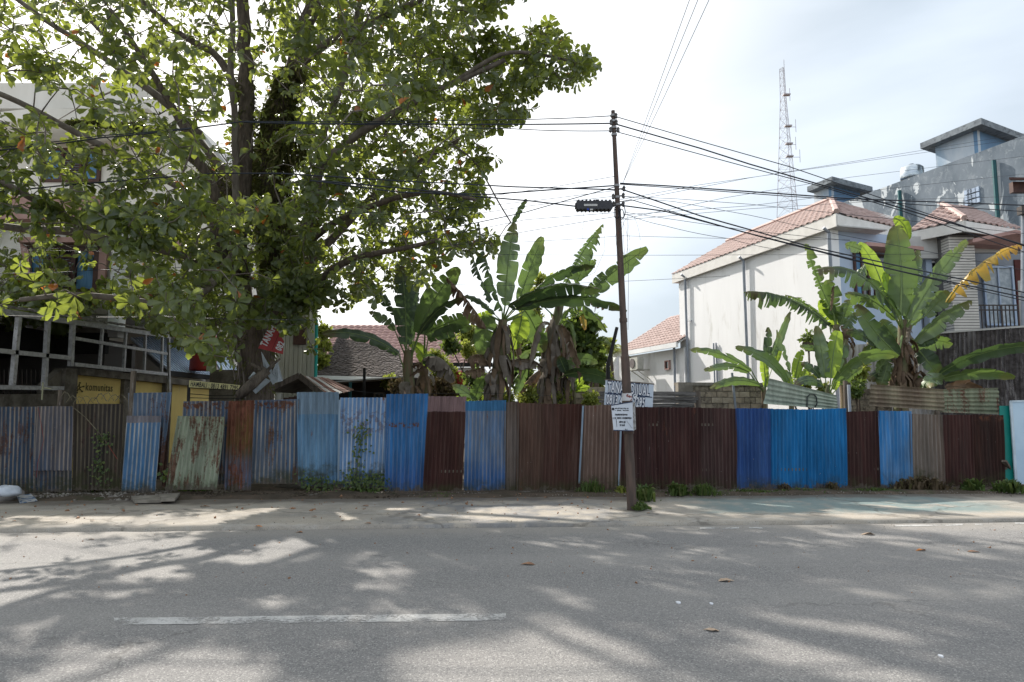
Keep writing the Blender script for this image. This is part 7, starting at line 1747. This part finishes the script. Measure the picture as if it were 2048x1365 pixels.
# --- F young bright clump
YF = 15.9
pF = thing('banana_plant', down(P(1655, 815, YF)), 'young banana plant with bright yellow green upright leaves above the pale green sheet', 'banana plant', GA)
bstem(pF, [(1655, 880, YF), (1655, 800, YF), (1656, 770, YF)], .08, .05); S0 = (1656, 800, YF)
L(pF, (1662, 757, YF - .1), (1676, 662, YF), 34, 'bright', ctrl=(1664, 710, YF), fold=.15, tear=.12, pet=S0, wpow=.4)
L(pF, (1651, 757, YF), (1633, 652, YF + .1), 28, 'pale', ctrl=(1645, 705, YF), fold=.25, tear=.2, pet=S0)
L(pF, (1668, 765, YF - .1), (1797, 712, YF - .8), 30, 'mid', ctrl=(1725, 690, YF - .5), roll=.5, fold=.3, tear=.3, pet=S0, wpow=.45)
L(pF, (1645, 772, YF - .2), (1590, 770, YF - .6), 24, 'dark', ctrl=(1618, 748, YF - .4), roll=.5, tear=.15, pet=S0); L(pF, (1640, 757, YF + .1), (1602, 728, YF + .1), 20, 'dark', ctrl=(1625, 728, YF), roll=.4, tear=.3, pet=S0)
L(pF, (1642, 700, YF + .2), (1600, 693, YF + .2), 14, 'mid', roll=.3, tear=.3); L(pF, (1668, 780, YF), (1676, 755, YF), 16, 'bright'); L(pF, (1672, 745, YF + .2), (1692, 680, YF + .3), 28, 'dark', tear=.3, pet=S0)
L(pF, (1680, 770, YF + .2), (1725, 735, YF + .1), 22, 'mid', tear=.3, pet=S0); L(pF, (1650, 720, YF + .3), (1640, 680, YF + .3), 34, 'dark', tear=.3)
YG = 16.3
pG = thing('banana_plant', down(P(1583, 815, YG)), 'young banana plant with narrow leaves left of the bright one', 'banana plant', GA)
bstem(pG, [(1583, 880, YG), (1583, 800, YG), (1583, 775, YG)], .07, .045); S0 = (1583, 800, YG)
L(pG, (1574, 765, YG - .2), (1471, 695, YG - .8), 24, 'dark', ctrl=(1540, 705, YG - .5), roll=.4, fold=.3, tear=.15, pet=S0)
L(pG, (1582, 757, YG), (1553, 660, YG), 18, 'pale', ctrl=(1574, 710, YG), roll=.5, tear=.7, pet=S0); L(pG, (1590, 757, YG + .1), (1604, 700, YG), 24, 'bright', tear=.1, pet=S0)
L(pG, (1600, 770, YG), (1612, 738, YG + .1), 22, 'bright', tear=.2, pet=S0); L(pG, (1584, 775, YG), (1570, 740, YG + .2), 16, 'bright', pet=S0)
YH = 16.8
pH = thing('banana_plant', down(P(1528, 815, YH)), 'small banana plant with thin arching leaves against the white wall', 'banana plant', GA)
bstem(pH, [(1528, 880, YH), (1528, 800, YH), (1525, 775, YH)], .06, .04); S0 = (1527, 785, YH)
L(pH, (1503, 742, YH - .3), (1381, 701, YH - 1.0), 19, 'mid', ctrl=(1440, 695, YH - .7), roll=.5, tear=.35, pet=S0, wpow=.4); L(pH, (1497, 744, YH - .2), (1408, 741, YH - .8), 18, 'pale', ctrl=(1455, 722, YH - .5), roll=.4, tear=.35, pet=S0, wpow=.4)
L(pH, (1520, 770, YH - .3), (1420, 778, YH - 1.0), 20, 'mid', ctrl=(1470, 748, YH - .7), roll=.4, tear=.2, pet=S0); L(pH, (1540, 722, YH), (1580, 624, YH), 18, 'pale', ctrl=(1558, 680, YH), roll=.4, tear=.3, pet=S0)
L(pH, (1532, 722, YH + .1), (1536, 655, YH + .1), 19, 'dark', ctrl=(1538, 690, YH), tear=.4, pet=S0); L(pH, (1532, 775, YH), (1526, 710, YH), 18, 'bright', tear=.2); L(pH, (1545, 735, YH + .1), (1560, 690, YH), 18, 'bright', tear=.3, pet=S0)

# ================================================================ other vegetation
def foliage(name, parent, lobes, n, size, mat, seed, kind='stuff', squash=1.0, droop=.2):
    r_ = np.random.RandomState(seed); V = []; tot = sum(l[3] ** 2 for l in lobes)
    B = []; 
    for cx, cy, cz, rad in lobes:
        k = int(n * rad ** 2 / tot); d = r_.randn(k, 3); d /= np.linalg.norm(d, axis=1)[:, None]; q = rad * (.45 + .6 * r_.rand(k)) * (1 + .25 * np.sin(d[:, 0] * 5 + d[:, 2] * 4 + cx))
        B.append(np.array([cx, cy, cz]) + d * q[:, None] * np.array([1, 1, squash]))
    B = np.concatenate(B); k = len(B); X = r_.randn(k, 3); X[:, 2] -= droop; X /= np.linalg.norm(X, axis=1)[:, None]; Y2 = np.cross(X, r_.randn(k, 3)); Y2 /= np.linalg.norm(Y2, axis=1)[:, None]
    s = size * r_.uniform(.6, 1.3, k)[:, None]; V = np.stack([B, B + X * s * .5 + Y2 * s * .28, B + X * s, B + X * s * .5 - Y2 * s * .28], 1).reshape(-1, 3)
    Fc = np.arange(k * 4).reshape(-1, 4); return npmesh(name, V, Fc, 4, mat, parent, 'tint', np.repeat(r_.rand(k) * .95, 4), kind=kind)
M_bush = leaf_mat('bush_leaf', (0.035, 0.06, 0.02), (0.06, 0.095, 0.028), (0.12, 0.15, 0.035), .3, (0.20, 0.28, 0.05), mixf=.3, rough=.5, spec=.3)
M_bushy = leaf_mat('yellow_green_leaf', (0.12, 0.16, 0.035), (0.17, 0.20, 0.04), (0.24, 0.25, 0.06), .3, (0.35, 0.40, 0.07), mixf=.35, rough=.5, spec=.3)
M_dryb = leaf_mat('dry_brush', (0.13, 0.10, 0.065), (0.10, 0.075, 0.05), (0.14, 0.13, 0.06), .3, (0.12, 0.09, 0.04), mixf=.2, rough=.9, spec=.1)
def bush(label, lobes_px, Y, n, size, mat, seed, name='bush', cat='bush', trunk=True, th=.06, squash=1.0):
    lob = []
    for x, y, r in lobes_px: p = P(x, y, Y); lob.append((p.x, Y + (r_s.random() - .5) * .8, p.z, r / F * Y))
    base = Vector((sum(l[0] for l in lob) / len(lob), Y, 0)); t = thing(name, base, label, cat)
    m = MB()
    for l in lob:
        c = Vector(l[:3]); m.tube([base + Vector((r_s.uniform(-.1, .1), 0, 0)), base * .4 + c * .6 - Vector((0, 0, l[3] * .5)), c], [th, th * .6, th * .2], 5)
    m.build('trunk' if name == 'tree' else 'stem', M_bark, t); foliage('crown' if name == 'tree' else 'foliage', t, lob, n, size, mat, seed, squash=squash); return t
r_s = random.Random(4)
bush('dark dense tree behind the pole and the shredded banana leaf', [(1140, 665, 22), (1170, 690, 24), (1130, 705, 24), (1182, 652, 12), (1150, 740, 30), (1160, 640, 12), (1192, 715, 16), (1118, 650, 12)], 27, 5200, .34, M_bush, 1, 'tree', 'tree', th=.15)
bush('light green small tree rising between the central bananas', [(1085, 560, 14), (1078, 590, 18), (1060, 640, 26), (940, 675, 22), (1040, 690, 24)], 29, 3200, .26, M_bushy, 2, 'tree', 'tree', th=.12)
bush('yellow green bush right of the shingle roof', [(880, 735, 26), (868, 712, 14), (905, 760, 24), (780, 765, 14), (935, 700, 16)], 21, 3600, .12, M_bushy, 3)
bush('dry brown brush under the hanging dead banana leaf', [(880, 775, 24), (905, 785, 18), (790, 775, 15)], 18.6, 2800, .10, M_dryb, 4)
bush('mixed green growth filling the gaps behind the central banana stems', [(900, 690, 18), (1040, 745, 26), (1062, 700, 20), (955, 760, 22), (1150, 790, 18), (1075, 770, 20)], 19.6, 3200, .16, M_bush, 15)
bush('low green undergrowth in front of the tan block wall', [(1010, 795, 22), (1060, 790, 24), (1120, 800, 20), (1180, 800, 16), (960, 800, 14)], 17.6, 3600, .10, M_bushy, 5)
bush('pale bush between the timber house and the shingle roof', [(644, 690, 14), (650, 720, 14), (645, 745, 10), (652, 665, 16)], 23, 1800, .14, M_bushy, 6)
bush('small leafy shrub between sheets and blocks', [(1700, 785, 12), (1715, 770, 12), (1740, 790, 10)], 15.8, 900, .09, M_bush, 7)
bush('bright low shrub between the young banana plants', [(1615, 760, 16), (1590, 775, 14), (1700, 745, 18), (1640, 780, 12)], 16.9, 1500, .12, M_bushy, 8)
bush('far yellow green bush by the small white house gable', [(1205, 745, 16), (1195, 765, 14), (1215, 690, 12)], 33, 1600, .25, M_bushy, 9)
# feathery palms
def palm(label, px, py, Y, n, ln, mat, seed, stem=True):
    r_ = random.Random(seed); c = P(px, py, Y); t = thing('palm_tree', down(c), label, 'palm')
    m = MB(); m.tube([down(c), c * .5 + down(c) * .5 + Vector((.1, 0, 0)), c], [.14, .11, .08], 7); m.build('trunk', M_bark, t)
    for k in range(n):
        an = k * 6.283 / n + r_.uniform(-.2, .2); el = r_.uniform(.3, 1.2); V = []; Fs = []; pts = []
        for s in range(13):
            q = s / 12; h = ln * q * math.cos(el) * (1 - .1 * q); z = ln * (math.sin(el) * q - .75 * q * q); pts.append(c + Vector((math.cos(an) * h, math.sin(an) * h, z)))
        for s in range(1, 13):
            for sg in (1, -1):
                tg = (pts[s] - pts[s - 1]).normalized(); sd2 = tg.cross(Vector((0, 0, 1))).normalized() * sg
                for u in (0, .5):
                    b = pts[s - 1] * (1 - u) + pts[s] * u; d = (sd2 * .8 + tg * .5 + Vector((0, 0, -.45 + r_.uniform(-.15, .15)))).normalized() * ln * .27 * math.sin(math.pi * (.12 + .8 * s / 13)); n0 = len(V); w_ = tg * ln * .014
                    V += [b - w_, b + w_, b + d]; Fs.append((n0, n0 + 1, n0 + 2))
        m = MB(); m.v = [tuple(v) for v in V]; m.f = Fs; m.a = [r_.random() * .9] * len(V); f_ = m.build('frond', mat, t, attr='tint')
    return t
palm('feathery palm left of the pole over the low banana leaves', 1188, 690, 30, 14, 1.5, M_bush, 1)
palm('small pale palm seen beside the slanting post by the pole', 1222, 706, 36, 12, 1.7, M_bushy, 2)
m = MB(); m.tube([P(1216, 800, 15.2), P(1216, 730, 15.2), P(1234, 655, 15.2)], [.05, .05, .04], 6); o = m.build('post', M_dark, None, origin=P(1216, 800, 15.2)); tag(o, 'dark crooked post leaning right just left of the pole', 'post')
o.location.z = o.location.z
m = MB(); m.tube([down(P(1480, 800, 17)), P(1464, 746, 17)], .03, 6); o = m.build('post', M_pipe, None, origin=down(P(1480, 800, 17))); tag(o, 'short thin metal rod rising from the block wall', 'post')
m = MB(); m.bar(down(P(1690, 830, 14.7)), P(1690, 762, 14.7), .07); o = m.build('post', M_wood, None, origin=down(P(1690, 830, 14.7))); tag(o, 'thicker grey stake right of the pale green sheet', 'post'); m = MB(); m.bar(down(P(1699, 830, 14.6)), P(1697, 770, 14.6), .05); o = m.build('post', M_pipe, None, origin=down(P(1699, 830, 14.6))); tag(o, 'thinner pale stake beside the thicker grey one', 'post')
# epiphyte pot plant on the wall
ppl = thing('bird_nest_fern', P(1617, 683, 20), 'small potted fern perched before the white wall', 'plant')
m = MB(); c = P(1617, 686, 20); m.lathe([(.10, -.25), (.16, 0), (.17, .02)], c, 10); m.tube([down(c), c - Vector((0, 0, .2))], .03, 5); m.build('pot', M_mossw, ppl); foliage('foliage', ppl, [(c.x, c.y, c.z + .12, .22)], 160, .14, M_bush, 12)

# weeds at the fence foot
M_weed = leaf_mat('weed', (0.05, 0.085, 0.025), (0.07, 0.11, 0.03), (0.13, 0.15, 0.05), .3, (0.12, 0.18, 0.03), mixf=.25, rough=.6, spec=.2)
def weed(px, py, wpx, hpx, label, seed, leafy=False, mat=None):
    r_ = random.Random(seed); c = G(px, py, .05); k = c.y / F; W_ = wpx * k / 2; H_ = hpx * k; V = []; Fs = []; T_ = []
    n = int(120 * max(1, wpx / 40))
    for _ in range(n):
        b = c + Vector((r_.gauss(0, W_ * .45), r_.gauss(0, .10), 0)); an = r_.uniform(0, 6.28); hh = H_ * r_.uniform(.4, 1.05) * max(.25, 1 - ((b.x - c.x) / (W_ * 1.3)) ** 2); d = Vector((math.cos(an), math.sin(an), 0)); out_ = r_.uniform(.2, .9) * hh; s_ = Vector((-d.y, d.x, 0)) * (.008 if not leafy else .02)
        n0 = len(V); V += [b - s_, b + s_, b + d * out_ * .5 + Vector((0, 0, hh * .8)) + s_ * 1.2, b + d * out_ * .5 + Vector((0, 0, hh * .8)) - s_ * 1.2, b + d * out_ + Vector((0, 0, hh * r_.uniform(.6, 1.0)))]
        Fs += [(n0, n0 + 1, n0 + 2, n0 + 3), (n0 + 3, n0 + 2, n0 + 4)]; T_ += [r_.random() * .95] * 5
    m = MB(); m.v = [tuple(v) for v in V]; m.f = Fs; m.a = T_; t = thing('weed', c, label, 'weed'); m.build('blades', mat or M_weed, t, attr='tint', kind='stuff'); return t
weed(1183, 987, 58, 30, 'grassy weed clump at the foot of the pale brown sheet', 1); weed(1355, 990, 42, 28, 'leafy weed clump on the right of the pole', 2, True); weed(1408, 990, 60, 26, 'wider fern like weed clump right of the leafy one', 3)
weed(1288, 1000, 40, 34, 'tall weed behind the foot of the pole', 4, True); weed(1280, 1018, 36, 16, 'low weed growing round the base of the pole', 5, True); weed(1242, 985, 22, 14, 'small yellow green weed left of the pole', 6, True, M_bushy)
weed(1665, 982, 24, 22, 'dry brown tuft under the strong blue sheets', 7, False, M_dryb); weed(1570, 982, 20, 18, 'small dry tuft under the middle blue sheet', 8, False, M_dryb); weed(1840, 980, 110, 30, 'overgrown dry weed patch under the grey brown sheet', 9, True, M_dryb)
weed(1945, 982, 46, 28, 'dark green weed clump near the last rusty sheet', 10, True); weed(2020, 985, 60, 28, 'dark green weed clump at the foot of the green hoarding', 11, True); weed(390, 984, 70, 12, 'low green weeds before the leaning sheet', 12, True)
weed(160, 982, 24, 18, 'small weed sprig below the olive sheet', 13, True); weed(203, 984, 26, 30, 'leggy weed below the hanging creeper', 14, True); weed(628, 978, 60, 22, 'dark weed tuft by the tree root at the light blue sheet', 15, True); weed(720, 984, 90, 12, 'low weeds below the creeper covered sheet', 16, True)
weed(1500, 986, 110, 8, 'thin grass line below the dark blue sheet', 17); weed(1600, 984, 120, 8, 'thin grass line below the strong blue sheets', 18); weed(1750, 983, 100, 8, 'thin grass line below the brown sheet at the right', 19); weed(880, 992, 90, 6, 'sparse grass line below the brown sheets in the middle', 20)
# creepers
def creeper(pts, label, n, seed, sz=.045):
    r_ = random.Random(seed); w = [FP(x, y) - Vector((0, .05, 0)) for x, y in pts]; t = thing('creeper', w[0], label, 'creeper'); m = MB(); m.tube(w, .006, 4); m.build('stem', M_bark, t)
    V = []; Fs = []; T_ = []
    for _ in range(n):
        k = r_.random() * (len(w) - 1); i = int(k); f = k - i; c = w[i] * (1 - f) + w[i + 1] * f + Vector((r_.gauss(0, .09), -r_.random() * .05, r_.gauss(0, .08))); s_ = sz * r_.uniform(.6, 1.3); an = r_.uniform(0, 6.28); X = Vector((math.cos(an), -.35, math.sin(an) - .4)).normalized(); Y2 = X.cross(Vector((0, -1, .3))).normalized(); n0 = len(V)
        V += [c, c + X * s_ * .6 + Y2 * s_ * .5, c + X * s_ * 1.3, c + X * s_ * .6 - Y2 * s_ * .5]; Fs.append((n0, n0 + 1, n0 + 2, n0 + 3)); T_ += [r_.random() * .9] * 4
    m = MB(); m.v = [tuple(v) for v in V]; m.f = Fs; m.a = T_; m.build('foliage', M_bush, t, attr='tint', kind='stuff')
creeper([(710, 970), (716, 930), (720, 900), (726, 870), (732, 852)], 'thin green creeper climbing the pale blue sheet', 120, 1); creeper([(690, 965), (740, 958), (768, 966)], 'low green growth covering the foot of the pale blue sheet', 230, 2)
creeper([(207, 895), (210, 880), (214, 868)], 'small leaf cluster hanging on the olive sheet', 60, 3); creeper([(200, 975), (201, 940), (203, 918)], 'thin weed climbing the lower olive sheet', 60, 4); creeper([(606, 962), (640, 968), (668, 972)], 'mossy growth at the foot of the light blue sheet', 130, 5)
creeper([(340, 945), (338, 955), (341, 965)], 'bright leaf sprig in the fence gap', 16, 6, .08)

# litter ---------------------------------------------------------------
M_dryleaf = sm('fallen_leaf_brown', (0.30, 0.16, 0.085), (0.18, 0.10, 0.06), 30, .7, .3); M_drypale = sm('fallen_leaf_pale', (0.42, 0.32, 0.23), (.3, .22, .16), 30, .8)
M_dryor = sm('fallen_leaf_orange', (0.50, 0.18, 0.03), (.36, .13, .03), 30, .6)
rl_ = random.Random(9)
def fallen(px, py, wpx, mat, label):
    c = G(px, py, -0.012); 
    if c.y > 9.9: c = G(px, py, .035)
    s = wpx * .82 / F * c.y; an = rl_.uniform(-.35, .35) + (math.pi if rl_.random() < .5 else 0); X = Vector((math.cos(an), math.sin(an) * 1.0, 0)); Yv = Vector((-X.y, X.x, 0)); V = []; Fs = []
    for j in range(6):
        q = j / 5; w_ = s * .26 * math.sin(math.pi * min(.97, q + .04) ** .8); h = s * .07 * math.sin(q * 3.1) + .004
        for k in (-1, 0, 1): V.append(c + X * s * (q - .5) + Yv * w_ * k + Vector((0, 0, h * .6 + abs(k) * w_ * rl_.uniform(.1, .6))))
    for j in range(5):
        for k in range(2): a = j * 3 + k; Fs.append((a, a + 1, a + 4, a + 3))
    m = MB(); m.v = [tuple(v) for v in V]; m.f = Fs; o = m.build('fallen_leaf', mat, None, origin=c, smooth=False); tag(o, label, 'leaf', 'fallen leaves on the road and pavement')
for px, py, w_, mt_, lb in ((1055, 1130, 34, M_dryleaf, 'curled brown leaf in the middle of the road below the fence centre'), (1453, 1163, 38, M_drypale, 'pale curled leaf on the shaded road right of the middle'), (1422, 1262, 36, M_drypale, 'pale curled leaf nearest the viewer on the road'),
    (1735, 1070, 34, M_drypale, 'pale leaf near the painted edge dashes'), (1841, 1102, 26, M_dryor, 'small orange leaf at the right, left one of the pair'), (1948, 1105, 26, M_dryleaf, 'small brown leaf at the right, right one of the pair'), (517, 1054, 22, M_dryor, 'orange leaf on the broken pavement edge'), (800, 1056, 24, M_dryor, 'amber leaf on the road beside the pavement edge'),
    (598, 1066, 18, M_dryleaf, 'small red brown leaf left of the amber one'), (182, 1080, 14, M_drypale, 'tiny pale leaf on the sunny road at the left'), (585, 1018, 16, M_dryor, 'orange leaf on the pavement below the tree'), (735, 1048, 18, M_dryleaf, 'brown leaf on the pavement near the amber leaf'), (685, 1043, 12, M_dryleaf, 'tiny brown leaf on the pavement'),
    (628, 1034, 14, M_dryleaf, 'brown leaf in the shade of the pavement centre left'), (730, 1013, 18, M_dryleaf, 'long brown leaf on the upper pavement'), (27, 1043, 12, M_dryleaf, 'small dark leaf at the far left pavement edge'), (185, 1042, 14, M_drypale, 'pale crumpled leaf on the sunny pavement'), (410, 1014, 22, M_dryleaf, 'twig like brown leaf at the sunlit patch edge'),
    (518, 991, 24, M_dryleaf, 'reddish leaf on the soil under the leaning sheet end'), (455, 999, 14, M_dryleaf, 'brown leaf on soil right of the gap'), (900, 990, 16, M_dryleaf, 'brown leaf at the foot of the dark brown sheet'), (1030, 1088 - 60, 12, M_dryleaf, 'tiny dark leaf on the pavement middle'), (1093, 996, 14, M_dryleaf, 'dark leaf by the fence foot in the middle'), (1068, 994, 10, M_drypale, 'tiny pale scrap by the fence foot'), (1297, 1027, 10, M_dryleaf, 'tiny leaf right of the pole base')):
    fallen(px, py, w_, mt_, lb)
for px, py, w_ in ((1357, 1206, 9), (1423, 1208, 7), (1882, 1313, 8)):
    c = G(px, py, -.010); k = w_ / F * c.y; m = MB(); m.slab([c + Vector((k * .5 * math.cos(a) * (1 + .3 * math.sin(3 * a)), k * .8 * math.sin(a), .006)) for a in np.linspace(0, 5.6, 8)], (0, 0, 1), .008); o = m.build('paper_scrap', M_wht, None, origin=c); tag(o, {1357: 'largest white paper scrap on the shaded road', 1423: 'tiny white scrap right of the largest one', 1882: 'tiny white scrap low at the right on the road'}[px], 'paper')
# rubble and gravel by the fence
M_stone = sm('rubble_stone', (0.24, 0.22, 0.195), (0.14, 0.125, 0.11), 3, .95, .1, .4, 20)
def rubble(n, x0, x1, y0, y1, s0, s1, seed, label, mat=M_stone):
    r_ = np.random.RandomState(seed); V = []; Fc = []
    cube = np.array([(-1, -1, -1), (1, -1, -1), (1, 1, -1), (-1, 1, -1), (-1, -1, 1), (1, -1, 1), (1, 1, 1), (-1, 1, 1)]) * .5; fs = np.array([(0, 3, 2, 1), (4, 5, 6, 7), (0, 1, 5, 4), (1, 2, 6, 5), (2, 3, 7, 6), (3, 0, 4, 7)])
    for i in range(n):
        px = r_.uniform(x0, x1); py = y0 + (y1 - y0) * r_.beta(1.3, 2.0); c = G(px, py, .07 if py < 995 else (.035 if py < 1048 else -.01)); s = s0 + (s1 - s0) * r_.rand() ** 3; A = np.linalg.qr(r_.randn(3, 3))[0]
        v = (cube * (1 + .5 * (r_.rand(8, 1) - .5)) * np.array([1, .8, .5]) * s) @ A.T + np.array([c.x, c.y, c.z]); V.append(v); Fc.append(fs + i * 8)
    o = npmesh('rubble', np.concatenate(V), np.concatenate(Fc), 4, mat, None, kind='stuff'); tag(o, label, 'rubble')
rubble(1500, 60, 345, 978, 1003, .01, .075, 1, 'loose broken concrete and gravel below the left fence'); rubble(1500, 345, 800, 978, 1000, .008, .05, 2, 'soil crumbs and litter along the fence foot in the middle', M_soil); rubble(900, 800, 2048, 982, 994, .006, .03, 3, 'fine grit along the fence foot at the right', M_stone)
rubble(170, 0, 1250, 985, 1045, .015, .05, 6, 'small dry leaf fragments scattered on the pavement', M_dryleaf)
rubble(120, 0, 2048, 1052, 1200, .008, .03, 7, 'small dry leaf crumbs scattered on the road', M_dryleaf)
rubble(500, 0, 2048, 1040, 1070, .004, .014, 5, 'grit scattered along the road edge')
# flat broken slabs near the gap
for i, (a, b, c, d, lb) in enumerate([((262, 992), (330, 990), (322, 1000), (270, 1001), 'cracked flat concrete slab in front of the gap'), ((318, 988), (360, 986), (350, 997), (322, 998), 'tilted slab piece right of the flat one')]):
    w = [G(*q, .1 + .03 * i) for q in (a, b, c, d)]; m = MB(); m.slab([w[3], w[2], w[1], w[0]], (0, 0, 1), .05); o = m.build('concrete_slab', M_mortar, None, origin=w[0]); tag(o, lb, 'slab')
# white sack and cardboard at the left edge
c = G(15, 990, .04)
def blob(c, rx, ry, rz, seed, mat, name, label, cat):
    V = []; Fs = []; nu, nv = 22, 14
    for j in range(nv + 1):
        th = math.pi * j / nv
        for i in range(nu):
            ph = 2 * math.pi * i / nu; d = Vector((math.sin(th) * math.cos(ph), math.sin(th) * math.sin(ph), math.cos(th))); k = 1 + .22 * mnoise.noise(d * 1.6 + Vector((seed, 0, 0))) + .10 * abs(mnoise.noise(d * 4.5 + Vector((seed, 3, 0)))) + .05 * mnoise.noise(d * 11)
            p = Vector((d.x * rx, d.y * ry, d.z * rz)) * k; p.z = max(p.z, -rz * .55); V.append(c + p + Vector((0, 0, rz * .55)))
    for j in range(nv):
        for i in range(nu): Fs.append((j * nu + i, j * nu + (i + 1) % nu, (j + 1) * nu + (i + 1) % nu, (j + 1) * nu + i))
    m = MB(); m.v = [tuple(v) for v in V]; m.f = Fs; o = m.build(name, mat, None, origin=c, smooth=True); tag(o, label, cat)
blob(G(14, 992, .16), .22, .20, .12, 2, sm('sack_white', (0.50, 0.54, 0.60), (0.38, 0.42, 0.48), 6, .5, .4, .4, 30), 'rubbish_bag', 'crumpled white plastic bag on top of the grey sack at the left edge', 'bag')
blob(G(10, 1001, .03), .30, .20, .15, 5, sm('sack_grey', (0.27, 0.25, 0.235), (0.18, 0.165, 0.155), 5, .8, .2, .5, 25), 'sack', 'dull grey sack lying under the white plastic bag', 'sack')
w = [G(40, 1006, .05), G(75, 1001, .06), G(62, 988, .12), G(34, 992, .13)]; m = MB(); m.slab(w, (0, 0, 1), .015); o = m.build('cardboard', sm('printed_card', (.10, .16, .26), (.42, .42, .42), 9, .7, lo=.45, hi=.5), None, origin=w[0]); tag(o, 'flattened printed cardboard beside the sacks', 'cardboard')

# lettering as plain meshes
bpy.context.view_layer.update()
dg = bpy.context.evaluated_depsgraph_get()
for o in [o for o in bpy.data.objects if o.type == 'FONT']:
    me = bpy.data.meshes.new_from_object(o.evaluated_get(dg)); n = bpy.data.objects.new('lettering', me); COL.objects.link(n)
    if not me.materials: me.materials.append(o.data.materials[0])
    n.parent = o.parent; n.matrix_basis = o.matrix_basis.copy(); n['label'] = 'lettering reading ' + o.data.body[:30]
    bpy.data.objects.remove(o)
